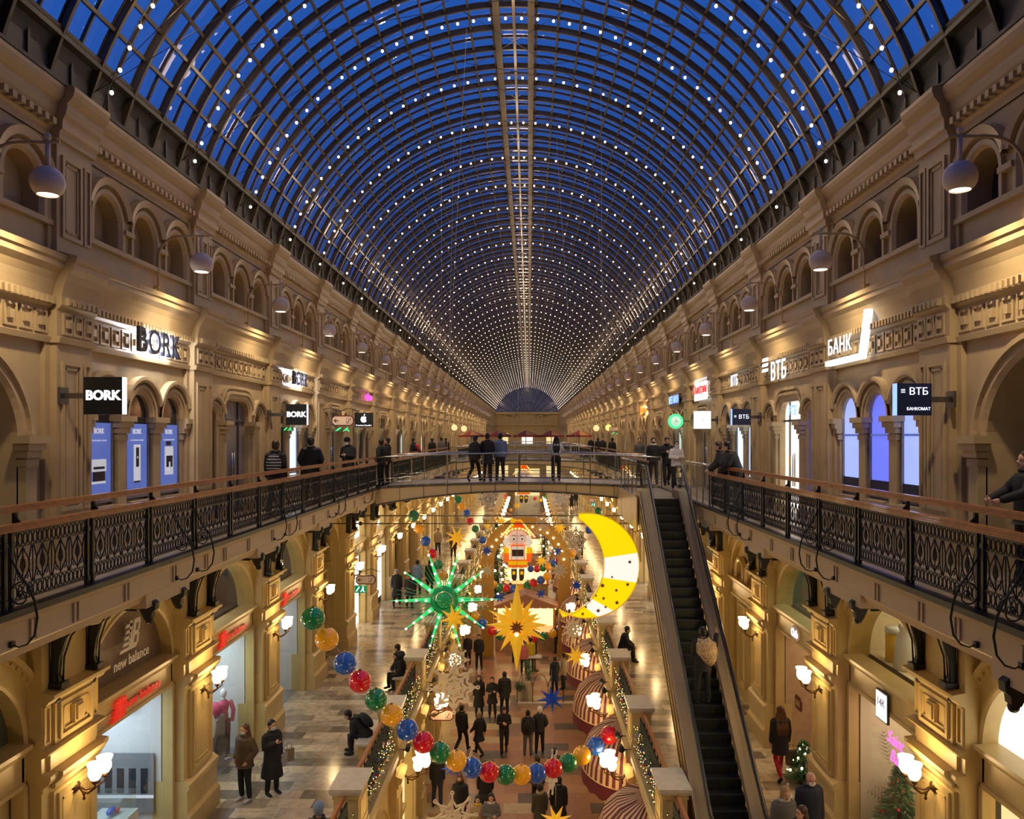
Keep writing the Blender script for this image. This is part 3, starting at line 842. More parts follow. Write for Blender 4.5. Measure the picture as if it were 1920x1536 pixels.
# ---------------------------------------------------------------- strings of bulbs
def bulb_mb(n=8, k=6, r=.031):
    mb = MB(); mb.sphere((0, 0, 0), r, 'bulb', n, k, (1, 1, 1.15)); mb.lathe([(.018, r), (.018, r + .05)], 'rib_dark', 6); return mb
bme = None
NBU = 44
nstr = 0
for i in range(0, 48):
    y = 13.0 + 3.24 * i
    if y > YEND - 1: break
    root = empty('string_light', (0, y, VC))
    wmb = MB(); Q = [(6.66 * cos(radians(16 + 148 * j / 44)), 0, 6.66 * sin(radians(16 + 148 * j / 44))) for j in range(45)]
    wmb.tube(Q, .008, 'rib_dark', 4)
    wmb.build('wire', root)
    pos = []
    for j in range(NBU):
        t = radians(17 + 146 * (j + .5) / NBU)
        pos.append((6.6 * cos(t), 0, 6.6 * sin(t)))
    if i < 7:
        for p in pos:
            if bme is None: b = bulb_mb().build('bulb', root, p); bme = b.data
            else:
                b = bpy.data.objects.new('bulb', bme); COL.objects.link(b); b.parent = root; b.location = p
    else:
        s = MB()
        for p in pos: s.sphere(p, .031, 'bulb', 6, 4)
        s.build('bulb', root)['kind'] = 'stuff'
    for a_ in (32, 90, 148): light('POINT', 'string_glow', (6.3 * cos(radians(a_)), y, VC + 6.3 * sin(radians(a_))), 27, (1, .72, .45), shadow_soft_size=.3)
    if i < 10: tag(root, 'arched string of white bulbs under the glass vault, %s from the viewer' % ordi(i), 'string lights', 'strings of bulbs under the vault')
    else: tag(root, 'arched string of small white bulbs far down the glass vault', 'string lights', 'strings of bulbs under the vault')

# ---------------------------------------------------------------- iron balustrade of the top gallery
def iron_panel():
    """one iron panel 1.44 wide, s from 0, in the plane n = 0, z from 10.3"""
    mb = MB(); z0, z1 = 10.33, 11.06; W = 1.44; r = .009
    mb.box(-.012, .012, 0, W, z0 - .01, z0 + .012, 'iron'); mb.box(-.012, .012, 0, W, z1 - .012, z1 + .01, 'iron')
    mb.box(-.008, .008, 0, W, z0 + .15, z0 + .165, 'iron'); mb.box(-.008, .008, 0, W, z1 - .165, z1 - .15, 'iron')
    def oval(c, zc, a, b, n=10, rr=r): mb.tube([(0, c + a * cos(2 * pi * i / n), zc + b * sin(2 * pi * i / n)) for i in range(n)], rr, 'iron', 4, closed=True)
    nv = 16; w = W / nv
    for i in range(nv):
        oval(w * (i + .5), z0 + .08, w * .42, .068); oval(w * (i + .5), z1 - .08, w * .42, .068)
    zl, zh = z0 + .165, z1 - .165; h = zh - zl; u = W / 4
    for i in range(4):
        c = u * (i + .5)
        for sg in (-1, 1):
            # lyre: a tall pointed oval opening downwards into volutes
            pts = []
            for j in range(11):
                t = j / 10
                pts.append((0, c + sg * (.105 * sin(pi * min(1, t * 1.05)) + .012), zl + h * (.06 + .9 * t)))
            mb.tube(pts, r, 'iron', 4)
            q = [(0, c + sg * (u / 2 - .02 - .05 * sin(pi * t / 8) ), zl + h * t / 8) for t in range(9)]
            mb.tube(q, r * .9, 'iron', 4)
            sp = []
            for j in range(10):
                a = j * .62; rr = .042 * (1 - j / 11)
                sp.append((0, c + sg * (.075 + rr * cos(a + pi)), zl + .06 + rr * sin(a)))
            mb.tube(sp, r * .8, 'iron', 4)
            lf = [(0, c, zl + h * .3), (0, c + sg * .04, zl + h * .45), (0, c + sg * .03, zl + h * .6), (0, c, zl + h * .75)]
            mb.tube(lf, r, 'iron', 4)
        mb.tube([(0, c, zl), (0, c, zh)], r * .8, 'iron', 4)
        mb.tube([(0, c + u / 2, zl), (0, c + u / 2, zh)], r * .8, 'iron', 4)
        mb.add([(0, c - .045, zl + h * .5), (0, c, zl + h * .36), (0, c + .045, zl + h * .5), (0, c, zl + h * .66)], [(0, 1, 2, 3)], 'iron')
    return mb
PANEL = None
def balustrade_unit(ns=3):
    root = empty('iron_balustrade')
    global PANEL
    S = B / 3; BL = S * ns
    if PANEL is None: first_p = iron_panel().build('panel', root, (0, .085, 0)); PANEL = first_p.data
    else: first_p = bpy.data.objects.new('panel', PANEL); COL.objects.link(first_p); first_p.parent = root; first_p.location = (0, .085, 0)
    for i in range(1, ns):
        o = bpy.data.objects.new('panel', first_p.data); COL.objects.link(o); o.parent = root; o.location = (0, .085 + S * i, 0)
    me = None
    for i in range(ns):
        for q in (-.06, .06):
            if me is None:
                mb = MB(); mb.box(-.022, .022, -.022, .022, Z3, 11.1, 'iron'); mb.box(-.03, .03, -.03, .03, 10.3, 10.36, 'iron'); mb.box(-.03, .03, -.03, .03, 10.92, 10.97, 'iron')
                o = mb.build('post', root, (0, S * i + q, 0)); me = o.data
            else:
                o = bpy.data.objects.new('post', me); COL.objects.link(o); o.parent = root; o.location = (0, S * i + q, 0)
    mb = MB(); mb.box(-.05, .05, 0, BL, 11.1, 11.125, 'wood'); mb.box(-.035, .035, 0, BL, 11.125, 11.16, 'wood'); mb.box(-.06, .06, 0, BL, 11.08, 11.1, 'wood'); mb.build('lower_handrail', root)
    mb = MB(); mb.box(-.16, -.06, 0, BL, 11.27, 11.31, 'wood'); mb.box(-.15, -.07, 0, BL, 11.31, 11.345, 'wood'); mb.build('upper_handrail', root)
    mb = MB()
    for i in range(ns):
        y = S * i + .3; mb.tube([(-.02, y, 11.12), (-.1, y, 11.2), (-.11, y, 11.28)], .018, 'iron', 6)
        mb.box(-.13, -.09, y - .02, y + .02, 11.1, 11.28, 'iron')
    mb.build('rail_support', root)
    sme = None
    for q in ((.8, 1.6) if ns == 3 else ((.8,) if ns == 2 else ())):
        if sme is None:
            mb = MB(); pts = [(.02, 0, 10.95)]
            ctl = [(.02, 10.95), (.05, 10.8), (.13, 10.66), (.23, 10.52), (.3, 10.36), (.33, 10.18), (.3, 10.0), (.22, 9.9), (.13, 9.87), (.06, 9.9)]
            pts = [(x, 0, z) for x, z in ctl]
            mb.tube(pts, [.008, .01, .012, .013, .014, .014, .013, .011, .009, .008], 'iron', 6)
            sp = []
            for j in range(18):
                a = j * .55; rr = .15 * (1 - j / 20)
                sp.append((.15 + rr * cos(a), 0, 10.42 + rr * sin(a) * 1.1))
            mb.tube(sp, .009, 'iron', 5); mb.sphere((.15, 0, 10.42), .02, 'iron', 8, 6)
            mb.box(.03, .08, -.03, .03, 9.87, 9.93, 'iron')
            o = mb.build('scroll_bracket', root, (0, q, 0)); sme = o.data
        else:
            o = bpy.data.objects.new('scroll_bracket', sme); COL.objects.link(o); o.parent = root; o.location = (0, q, 0)
    return root
bu0 = balustrade_unit(); nb_ = 0
def bal(k, side):
    global nb_
    o = bu0 if nb_ == 0 else dup(bu0)
    nb_ += 1
    o.location = (side * RX, PK(k), 0); o.scale = (-side, 1, 1)
    sd = 'left' if side < 0 else 'right'
    if k < 4: tag(o, 'black iron lyre-pattern balustrade with two wooden rails, %s length on the %s gallery' % (ordi(k + 1), sd), 'railing', 'iron balustrade lengths')
    else: tag(o, 'distant length of black iron balustrade beyond the first footbridge, %s side' % sd, 'railing', 'iron balustrade lengths')
for k in range(-1, 22):
    for side in (-1, 1):
        if k in (3, 4, 9, 10, 16, 17) or (side > 0 and k == 2): continue
        bal(k, side)
def balpart(y, ns, side, label):
    o = balustrade_unit(ns); o.location = (side * RX, y, 0); o.scale = (-side, 1, 1); tag(o, label, 'railing', 'iron balustrade lengths')
S_ = B / 3
balpart(PK(3), 2, -1, 'short black iron balustrade on the left gallery, ending at the nearest footbridge')
for side, sd in ((-1, 'left'), (1, 'right')):
    balpart(PK(4) + S_, 2, side, 'short iron balustrade starting beyond the nearest footbridge, %s side' % sd)
    balpart(PK(9), 1, side, 'single iron panel before the middle footbridge, %s side' % sd)
    balpart(PK(10) + 2 * S_, 1, side, 'single iron panel beyond the middle footbridge, %s side' % sd)
    balpart(PK(16), 1, side, 'single iron panel before the farthest footbridge, %s side' % sd)
    balpart(PK(17) + 2 * S_, 1, side, 'single iron panel beyond the farthest footbridge, %s side' % sd)

# iron consoles under the gallery
def console():
    mb = MB(); m = 'iron'
    prof = [(.3, 8.28), (.36, 8.22), (.44, 8.3), (.46, 8.45), (.42, 8.6), (.44, 8.85), (.52, 9.15), (.68, 9.38), (.9, 9.52), (1.2, 9.6), (1.5, 9.62), (1.62, 9.6), (1.66, 9.5), (1.7, 9.42), (1.75, 9.4), (1.8, 9.44), (1.81, 9.52), (1.86, 9.56), (1.87, 9.66), (1.82, 9.7), (1.8, 9.8), (.3, 9.8)]
    mb.prism(prof, lambda p, t: (p[0], -.06 if t == 0 else .06, p[1]), m)
    for q in (-.075, .075):
        mb.tube([(.44, q, 8.5), (.46, q, 8.85), (.56, q, 9.15), (.74, q, 9.36), (.98, q, 9.5), (1.3, q, 9.57), (1.6, q, 9.56)], .016, m, 5)
        mb.tube([(.34, q, 8.5), (.34, q, 9.6), (.9, q, 9.72), (1.6, q, 9.72)], .012, m, 5)
    mb.sphere((1.75, 0, 9.4), .06, m, 8, 6); mb.sphere((.38, 0, 8.24), .06, m, 8, 6)
    mb.box(.3, .52, -.1, .1, 8.42, 8.5, m)
    return mb.build('iron_console')
con = console(); nc = 0
for k in range(-1, 20):
    for side in (-1, 1):
        for q in (-.5, .5):
            o = con if nc == 0 else dup(con)
            nc += 1
            o.location = (side * WX2, PK2(k) + q, 0); o.scale = (-side, 1, 1)
            sd = 'left' if side < 0 else 'right'
            where = ('near edge' if q < 0 else 'far edge')
            if -1 < k < 6: tag(o, 'black cast iron console under the top gallery, %s of the %s %s pier' % (where, ordi(k), sd), 'bracket', 'iron consoles under the gallery')
            else: tag(o, 'black cast iron console %s under the %s gallery' % ('far off' if k > 0 else 'at the picture edge', sd), 'bracket', 'iron consoles under the gallery')
# cylinder downlights under the gallery
dl = None
for k in range(-1, 6):
    for side in (-1, 1):
        if dl is None:
            mb = MB(); mb.lathe([(.001, 9.95), (.15, 9.95), (.15, 9.4), (.13, 9.38), (.001, 9.4)], 'soffit', 20); dl = mb.build('ceiling_spotlight'); o = dl
        else: o = dup(dl)
        o.location = (side * (WX2 - .95), PK(k), 0)
        tag(o, 'cream cylinder spotlight under the top gallery at the %s %s pier' % (ordi(k) if k >= 0 else 'cropped', 'left' if side < 0 else 'right'), 'lamp', 'cylinder spotlights')

# ---------------------------------------------------------------- balustrade of the middle gallery
pm = pier_mb().build('balustrade_pier'); np_ = 0
def garland():
    rnd = random.Random(3); mb = MB()
    L = B - 1.15
    for i in range(900):
        y = rnd.uniform(0, L); z = rnd.uniform(.05, .82); x = rnd.uniform(-.07, .09) + .05
        a = rnd.uniform(0, 2 * pi); l = rnd.uniform(.06, .13); w = .012; d = Vector((rnd.uniform(-.6, 1), cos(a), sin(a))).normalized() * l
        s = Vector((0, -d.z, d.y)).normalized() * w
        c = Vector((x, y, z)); mb.add([c - s, c + s, c + d], [(0, 1, 2)], 'fir')
    mb.box(-.03, .0, 0, L, .03, .85, 'fir_dark')
    return mb
mat('fir', (0.02, 0.06, 0.025), 0.6, noise=.4, scale=10); mat('fir_dark', (0.008, 0.014, 0.01), 0.8)
emis('fairy', (1.0, 0.75, 0.25), 5, False)
for nm, c in (('bau_red', (.7, .02, .03)), ('bau_gold', (.85, .5, .05)), ('bau_blue', (.03, .1, .6)), ('bau_green', (.02, .4, .1)), ('bau_white', (.8, .75, .7)), ('bau_pink', (.8, .3, .35))):
    mat(nm, c, .15, coat=.5)
gar = garland(); gL = None; nb2 = 0
def baubles(seed):
    rnd = random.Random(seed); mb = MB(); L = B - 1.15
    for i in range(34):
        c = (.14 + rnd.uniform(-.03, .03), rnd.uniform(.05, L - .05), rnd.uniform(.08, .8)); cl = rnd.choice(['bau_red', 'bau_gold', 'bau_gold', 'bau_blue', 'bau_green', 'bau_white', 'bau_pink'])
        if rnd.random() < .6: mb.sphere(c, rnd.uniform(.022, .04), cl, 8, 6)
        else:
            a = rnd.uniform(0, 6); d = Vector((0, cos(a), sin(a))) * .08; mb.tube([Vector(c) - d, Vector(c) + d], [.008, .022], cl, 6)
    for i in range(60):
        c = (.14 + rnd.uniform(-.03, .03), rnd.uniform(.05, L - .05), rnd.uniform(.08, .8)); mb.sphere(c, .009, 'fairy', 5, 4)
    return mb
for k in range(0, 16):
    for side in (-1, 1):
        sd = 'left' if side < 0 else 'right'
        o = pm if np_ == 0 else dup(pm)
        np_ += 1
        o.location = (side * (WX1 + .02), PK(k), Z2); o.scale = (-side, 1, 1)
        w = ordi(k - 1) if 1 <= k <= 8 else None
        tag(o, ('stone-capped balustrade pier, %s in view on the %s walkway edge' % (w, sd)) if w else 'stone-capped balustrade pier far along the %s walkway' % sd, 'pier', 'balustrade piers')
        mb = MB(); y0, y1 = PK(k) + .56, PK(k + 1) - .56
        if nb2 < 40 and k < 12:
            root = empty('fir_garland', (side * (WX1 - .04), y0, Z2 + .08)); root.scale = (-side, 1, 1)
            if gL is None: g = gar.build('fir_branches', root); gL = g.data
            else: g = bpy.data.objects.new('fir_branches', gL); COL.objects.link(g); g.parent = root
            g['kind'] = 'stuff'
            q = baubles(k * 7 + side).build('ornaments', root); q['kind'] = 'stuff'; q['label'] = 'red, gold, blue and green baubles and fairy lights'
            tag(root, ('dark fir garland with baubles on the balustrade, %s length in view on the %s' % (w, sd)) if w else 'dark fir garland with baubles on the far %s balustrade' % sd, 'garland', 'fir garlands on the balustrade')
            nb2 += 1
        mb = MB(); x = side * (WX1 + .06); mb.box(x - .05, x + .05, y0, y1, .96, 1.0, 'wood'); mb.box(x - .035, x + .035, y0, y1, 1.0, 1.04, 'wood')
        r = empty('wooden_handrail', (0, 0, Z2)); h = mb.build('rail', r)
        mb = MB()
        for q in range(0, 9): yy = y0 + .15 + (y1 - y0 - .3) * q / 8; mb.box(x - .015, x + .015, yy - .015, yy + .015, 0, .96, 'iron')
        mb.build('baluster', r)
        tag(r, ('polished wooden handrail between stone caps, %s span on the %s walkway' % (w, sd)) if w else 'polished wooden handrail far along the %s walkway' % sd, 'handrail', 'wooden handrails of the middle gallery')
# ---------------------------------------------------------------- windows, shops and signs
FACE = {'L': (pi / 2, 0, pi / 2), 'R': (pi / 2, 0, -pi / 2), 'C': (pi / 2, 0, 0)}
def text(body, size, m, parent, loc, face='C', ext=.01, align='CENTER', shear=0.0, bold=0.0, sx=1.0, name='lettering', spacing=1.0):
    c = bpy.data.curves.new(name, 'FONT'); c.body = body; c.size = size; c.extrude = ext; c.align_x = align; c.align_y = 'CENTER'
    c.shear = shear; c.offset = bold; c.materials.append(M[m]); c.space_character = spacing; c.resolution_u = 4
    t = bpy.data.objects.new('tmp', c); me = bpy.data.meshes.new_from_object(t); bpy.data.objects.remove(t); bpy.data.curves.remove(c)
    me.name = name
    o = bpy.data.objects.new(name, me); COL.objects.link(o); o.location = loc; o.rotation_euler = FACE[face] if isinstance(face, str) else face
    o.scale = (sx, 1, 1)
    if parent: o.parent = parent
    return o
emis('led_white', (0.88, 0.92, 1.0), 1.25); emis('led_red', (1.0, .03, .02), 1.6); emis('led_pink', (1.0, .05, .75), 2.2); emis('led_green', (.05, 1.0, .3), 1.2)
emis('led_orange', (1.0, .16, .02), 2.0); emis('led_yellow', (1.0, .7, .12), 2.0); emis('led_blue', (.2, .35, 1.0), 2.0); emis('neon_pink', (1.0, .16, .7), 1.6)
mat('letter_dark', (.02, .025, .05), .4); mat('sign_black', (.01, .011, .013), .3); mat('sign_navy', (.012, .02, .075), .3)
mat('nb_red', (.75, .03, .02), .35, emit=(1, .04, .02), es=.35); mat('sign_cream', (.75, .55, .38), .5, emit=(1, .7, .45), es=.12); mat('maroon', (.16, .02, .02), .5)
mat('exit_green', (.0, .25, .1), .4, emit=(0, .5, .2), es=.35); mat('brown_logo', (.75, .66, .6), .5)
mat('pink_cloth', (.6, .07, .16), .8); mat('skin', (.62, .36, .25), .55); mat('paper_blue', (.08, .12, .4), .5, emit=(.08, .13, .42), es=.8)
mat('print_white', (.7, .72, .75), .5, emit=(.7, .75, .85), es=.45); mat('print_dark', (.02, .02, .03), .5)
def arch_pane(mb, c, a, z0, zs, b, n, m, seg=12):
    pts = [(n, c - a, z0)] + [(n, c + a * cos(pi - pi * i / seg), zs + b * sin(pi - pi * i / seg)) for i in range(seg + 1)] + [(n, c + a, z0)]
    mb.add(pts, [tuple(range(len(pts)))], m)
cwT = (B - 2 * HP) / 3
CT = [HP + cwT * (i + .5) for i in range(3)]
CD = [HP + .22 + .27, B / 2, B - HP - .22 - .27]
def win3(kd, st):
    """glazing of a top gallery bay; st = three styles"""
    mb = MB()
    if kd == 'T':
        for c, s in zip(CT, st):
            arch_pane(mb, c, .44, 10.9, 12.43, .44, -.08, s)
            mb.box(-.08, -.04, c - .44, c - .40, 10.95, 12.45, 'win_door'); mb.box(-.08, -.04, c + .40, c + .44, 10.95, 12.45, 'win_door')
            mb.box(-.08, -.04, c - .42, c + .42, 11.0, 11.05, 'win_door')
    elif kd == 'D':
        for c, s in ((CD[0], st[0]), (CD[2], st[2])): arch_pane(mb, c, .29, Z3, 12.43, .29, -.12, s)
        mb.box(-.2, -.14, CD[1] - .9, CD[1] + .9, Z3, 13.0, st[1])
        for y in (CD[1] - .42, CD[1] + .42): mb.box(-.14, -.1, y - .02, y + .02, Z3, 12.95, 'steel_dark')
        mb.box(-.14, -.1, CD[1] - .9, CD[1] + .9, 12.45, 12.5, 'steel_dark')
        for y in (CD[1] - .07, CD[1] + .07): mb.tube([(-.08, y, 10.9), (-.08, y, 11.7)], .02, 'steel', 6)
    else:
        arch_pane(mb, B / 2, 1.36, Z3, 12.0, 1.2, -.8, st[0], 20)
    return mb
W3S = {}
def put3(k, side, st):
    key = (kind_of(k),) + tuple(st)
    if key not in W3S: o = win3(kind_of(k), st).build('window_1'); W3S[key] = o.data
    else: o = bpy.data.objects.new('window_1', W3S[key]); COL.objects.link(o)
    o.location = (side * WX3, PK3(k), 0); o.scale = (-side, 1, 1); struct(o)
D_, W_, C_, B_, T_, K_ = 'win_dark', 'win_warm', 'win_cool', 'win_bluewhite', 'win_teal', 'win_dim'
left3 = {-1: [K_] * 3, 0: [D_] * 3, 1: [D_, 'win_door', D_], 2: [D_, C_, D_], 3: [D_, K_, D_], 4: [T_, D_, D_], 5: [T_, K_, T_], 6: [C_, D_, T_], 7: [D_, K_, C_]}
right3 = {-1: [K_] * 3, 0: [B_, 'win_blue', B_], 1: ['win_blue', 'win_white', D_], 2: [C_, C_, D_], 3: [D_, K_, W_], 4: [C_, T_, D_], 5: [D_, K_, D_], 6: [D_, K_, D_], 7: [W_, K_, D_]}
rs = random.Random(5)
for k in range(-1, NB):
    for side, tb in ((-1, left3), (1, right3)):
        st = tb.get(k)
        if st is None: st = rs.choice([[D_] * 3, [W_] * 3, [K_, W_, K_], [D_, K_, D_], [T_, W_, D_]])
        put3(k, side, st)
def sill(mb, z): pass
# lower part of the lit blue windows is darker film
mb = MB()
for c in CT: mb.box(-.075, -.06, c - .4, c + .4, 10.95, 11.3, 'sign_navy'); mb.box(-.075, -.06, c - .4, c + .4, 12.1, 12.14, 'paper_blue')
struct(mb.build('window_2', loc=(WX3, PK3(0), 0))).scale = (-1, 1, 1)
# poster displays behind the three left windows
def poster(c, which, label):
    r = empty('window_poster', (-WX3 - .07, PK3(0) + c, 11.0)); tag(r, label, 'poster', 'window posters')
    mb = MB(); mb.box(-.01, .01, -.38, .38, 0.05, 1.32, 'paper_blue'); mb.build('sheet', r)
    mb = MB()
    if which == 0:
        mb.box(.01, .02, -.22, .2, .32, .36, 'print_white'); mb.box(.01, .02, -.22, .22, .52, .72, 'print_white'); mb.box(.02, .025, -.18, .16, .56, .6, 'print_dark'); mb.box(.01, .02, -.18, .18, .36, .52, 'print_dark')
    elif which == 1:
        mb.box(.01, .02, -.12, .12, .3, .95, 'print_white'); mb.box(.02, .026, -.05, .05, .55, .9, 'print_dark'); mb.sphere((.02, 0, .72), .03, 'print_white', 8, 6, (.3, 1, 1)); mb.box(.01, .02, -.1, .1, .27, .3, 'print_dark')
    else:
        mb.box(.01, .02, -.18, .18, .35, .9, 'print_white'); mb.box(.02, .026, -.13, .14, .5, .72, 'print_dark'); mb.box(.01, .02, -.12, .08, .92, 1.0, 'print_dark'); mb.box(.02, .03, -.03, .03, .42, .6, 'print_white')
    mb.build('appliance_picture', r)
    text('BORK', .12, 'print_white', r, (.015, 0, 1.18), 'L', .002, bold=.004)
    text('встраиваемая техника', .045, 'print_white', r, (.015, 0, 1.03), 'L', .001)
for c, w, l in zip(CT, range(3), ('blue window poster of an oven, leftmost of three under the nearest left arches', 'blue window poster of a tall white coffee machine, middle arch on the left', 'blue window poster of a wide coffee machine, rightmost of the three left arches')): poster(c, w, l)
# notices on the cream door on the right
mb = MB(); r = empty('door_notice', (WX3 + .1, PK3(1) + B / 2, 0)); tag(r, 'blue, yellow and brown notices stuck on the lit cream door, right gallery', 'notice')
mb.box(-.02, -.01, -.62, -.48, 11.2, 11.75, 'paper_blue'); mb.build('blue_sheet', r)
mb = MB(); mb.box(-.02, -.01, .28, .38, 11.35, 11.6, 'bau_gold'); mb.build('yellow_sheet', r)
text('ВТБ', .3, 'led_blue', r, (-.05, 0, 12.7), 'R', .004, bold=.01)

def letters_sign(body, size, y, z, side, m, label, halo=None, x=None, plate=None, sx=1.0, shear=0.0, bold=.006, cat='sign', n=.22):
    X = side * (WX3 - n) if x is None else x
    r = empty('shop_sign', (X, y, z)); tag(r, label, cat)
    f = 'L' if side < 0 else 'R'
    text(body, size, m, r, (0, 0, 0), f, .03 if halo else .006, bold=bold, sx=sx, shear=shear, spacing=1.08)
    mb = MB()
    mb.box(-.02 if side < 0 else .0, .0 if side < 0 else .02, -.02, .02, -size * .4, size * .4, 'steel_dark')
    if plate:
        w, h, pm_ = plate; x0, x1 = sorted((-side * -.06, -side * -.03)); mb2 = MB(); mb2.box(x0, x1, -w / 2, w / 2, -h / 2, h / 2, pm_); mb2.build('backing_plate', r)
    x0, x1 = sorted((side * .03, side * (n - .02 if x is None else .1))); mb.box(x0, x1, -.015, .015, -.02, .02, 'steel_dark'); mb.build('fixing', r)
    if halo:
        cnt_, pw, colr = halo
        for i in range(cnt_):
            yy = (i - (cnt_ - 1) / 2) * (size * 2.1 / cnt_)
            for zz in (-.16, .16): light('POINT', 'halo_light', (X + side * .06, y + yy, z + zz), pw, colr, shadow_soft_size=.04)
    return r
letters_sign('BORK', .62, 15.0, 13.77, -1, 'letter_dark', 'large dark four-letter sign with a white halo, nearest on the left wall', (9, 6.5, (.95, .95, 1)), sx=1.0, bold=.006)
letters_sign('BORK', .55, 24.2, 13.77, -1, 'letter_dark', 'dark four-letter sign with a white halo, second on the left wall', (8, 6, (.95, .95, 1)), sx=1.0, bold=.006)
letters_sign('re:Store', .42, 34.6, 13.75, -1, 'led_pink', 'small magenta glowing sign above the left gallery', None)
letters_sign('МЕГАФОН', .42, 34.2, 13.6, 1, 'led_blue', 'small sign with white and blue letters on a navy plate, right wall', None, plate=(2.2, .5, 'sign_navy'))
letters_sign('Юнистрим', .42, 29.0, 13.75, 1, 'led_red', 'red script sign on a white lit panel, right wall', None, plate=(2.1, .75, 'led_white'), shear=.2)
letters_sign('@store', .5, 43.5, 13.5, 1, 'led_orange', 'small orange glowing sign far along the right wall', (2, 10, (1, .5, .2)))
letters_sign('ВТБ', .62, 19.6, 13.65, 1, 'led_white', 'white glowing three-letter sign beside slanted bars, right wall', None, n=.29, bold=.004)
letters_sign('БАНК', .42, 15.75, 13.83, 1, 'led_white', 'white glowing Cyrillic word for bank, nearest sign on the right wall', None, n=.29, bold=.002)
letters_sign('ВТБ', .42, 23.8, 13.7, 1, 'led_white', 'small white glowing letters, right of the white square sign', None, n=.29)
def bars(parent_loc, y, z, s, label):
    r = empty('striped_emblem', (WX3 - .29, y, z)); tag(r, label, 'sign')
    for i in range(3):
        mb = MB(); mb.prism([(-.5 * s - .06 * s * i, -.09 * s + i * .0), (.42 * s, -.09 * s), (.5 * s, .09 * s), (-.42 * s, .09 * s)], lambda p, t: (.0 if t == 0 else .04, -p[0], p[1] + (1 - i) * .32 * s), 'led_white'); mb.build('bar', r)
bars(None, 20.75, 13.9, .42, 'three slanted white bars beside the glowing three-letter sign')
r = empty('lit_frame', (WX3 - .29, 15.2, 13.6)); tag(r, 'white glowing angle-shaped frame around the word for bank', 'sign')
mb = MB(); mb.box(0, .12, -.45, 1.3, -.1, 0.0, 'led_white'); mb.build('lower_bar', r)
mb = MB(); mb.prism([(-.45, -.1), (-.35, -.1), (-.62, .75), (-.74, .75)], lambda p, t: (0 if t == 0 else .12, p[0], p[1]), 'led_white'); mb.build('side_bar', r)

def box_sign(px0, px1, py0, py1, Y, side, m, label, edge='led_white', lines=(), d=.12):
    a = P(px0, py0, Y); b = P(px1, py1, Y); cx = (a.x + b.x) / 2; cz = (a.z + b.z) / 2; w = abs(b.x - a.x); h = abs(a.z - b.z)
    r = empty('projecting_sign', (cx, Y, cz)); tag(r, label, 'sign')
    mb = MB(); mb.box(-w / 2, w / 2, 0, d, -h / 2, h / 2, m); mb.build('sign_box', r)
    if edge:
        mb = MB(); e = -side; x0, x1 = sorted((e * w / 2, e * (w / 2 + .012))); mb.box(x0, x1, 0.0, d, -h / 2, h / 2, edge); mb.build('lit_edge', r)
    wx = side * (WX3 - .17) - cx
    mb = MB(); x0, x1 = sorted((side * w / 2, wx)); mb.box(x0, x1, .03, .08, -.04, .04, 'steel_dark'); x0, x1 = sorted((wx - side * .04, wx)); mb.box(x0, x1, -.05, .17, -.12, .12, 'steel_dark'); mb.build('wall_bracket', r)
    for (body, size, dx, dz, mm, bd) in lines: text(body, size, mm, r, (dx * w, -.005, dz * h), 'C', .004, bold=bd)
    return r
box_sign(157, 229, 707, 777, 11.9, -1, 'sign_black', 'black square projecting sign with white letters and lit edge, nearest on the left', lines=[('BORK', .19, 0, 0, 'led_white', .008)])
box_sign(536, 575, 758, 797, 21.4, -1, 'sign_black', 'smaller black square projecting sign with lit edge, second on the left', lines=[('BORK', .19, 0, 0, 'led_white', .008)])
sg_ = box_sign(665, 699, 774, 801, 31.3, -1, 'sign_black', 'black sign with a white apple emblem on the left gallery', None, lines=[('Premium Reseller', .085, 0, -.38, 'led_white', .001)])
def apple(parent):
    mb = MB(); pts = []
    for i in range(40):
        t = 2 * pi * i / 40; r = .125 * (1 + .10 * cos(2 * t) * 0 - .12 * max(0, cos(t - pi / 2)) ** 8 - .06 * max(0, cos(t + pi / 2)) ** 10)
        x, z = r * cos(t) * .95, r * sin(t) * 1.02
        if x > .07 and abs(z - .02) < .06: x = .07 + abs(z - .02) * .6
        pts.append((x, z))
    mb.prism(pts, lambda p, t: (p[0], -.006 if t == 0 else 0, p[1] + .02), 'led_white')
    mb.prism([(.0, .14), (.01, .19), (.05, .215), (.05, .17), (.03, .145)], lambda p, t: (p[0], -.006 if t == 0 else 0, p[1] + .02), 'led_white')
    return mb.build('apple_emblem', parent)
apple(sg_)
v1 = box_sign(1682, 1747, 719, 779, 11.7, 1, 'sign_navy', 'navy square projecting sign with two white words, nearest on the right', 'led_blue', [('ВТБ', .145, .12, .24, 'led_white', 0), ('БАНКОМАТ', .06, .12, -.3, 'led_white', 0), ('≡', .12, -.33, .25, 'led_white', .0)])
v2 = box_sign(1373, 1408, 767, 797, 21.5, 1, 'sign_navy', 'smaller navy square projecting sign farther along the right gallery', 'led_blue', [('ВТБ', .145, .12, 0, 'led_white', 0), ('≡', .12, -.34, .02, 'led_white', 0)])
box_sign(1302, 1333, 771, 804, 26.4, 1, 'led_white', 'plain white glowing square sign on the right gallery', None, [('l', .12, 0, 0, 'sign_cream', .002)])
r = empty('round_sign', tuple(P(1267, 790, 31.2))); tag(r, 'round white lit sign with a green ring on the right gallery', 'sign')
mb = MB(); mb.lathe([(.001, 0), (.21, 0), (.21, .08), (.001, .08)], 'win_teal', 24, (0, 0, 0), 'y'); mb.build('face', r)
mb = MB(); mb.lathe([(.2, -.02), (.28, -.02), (.28, .1), (.2, .1)], 'led_green', 24, (0, 0, 0), 'y', smooth=False); mb.build('green_ring', r)
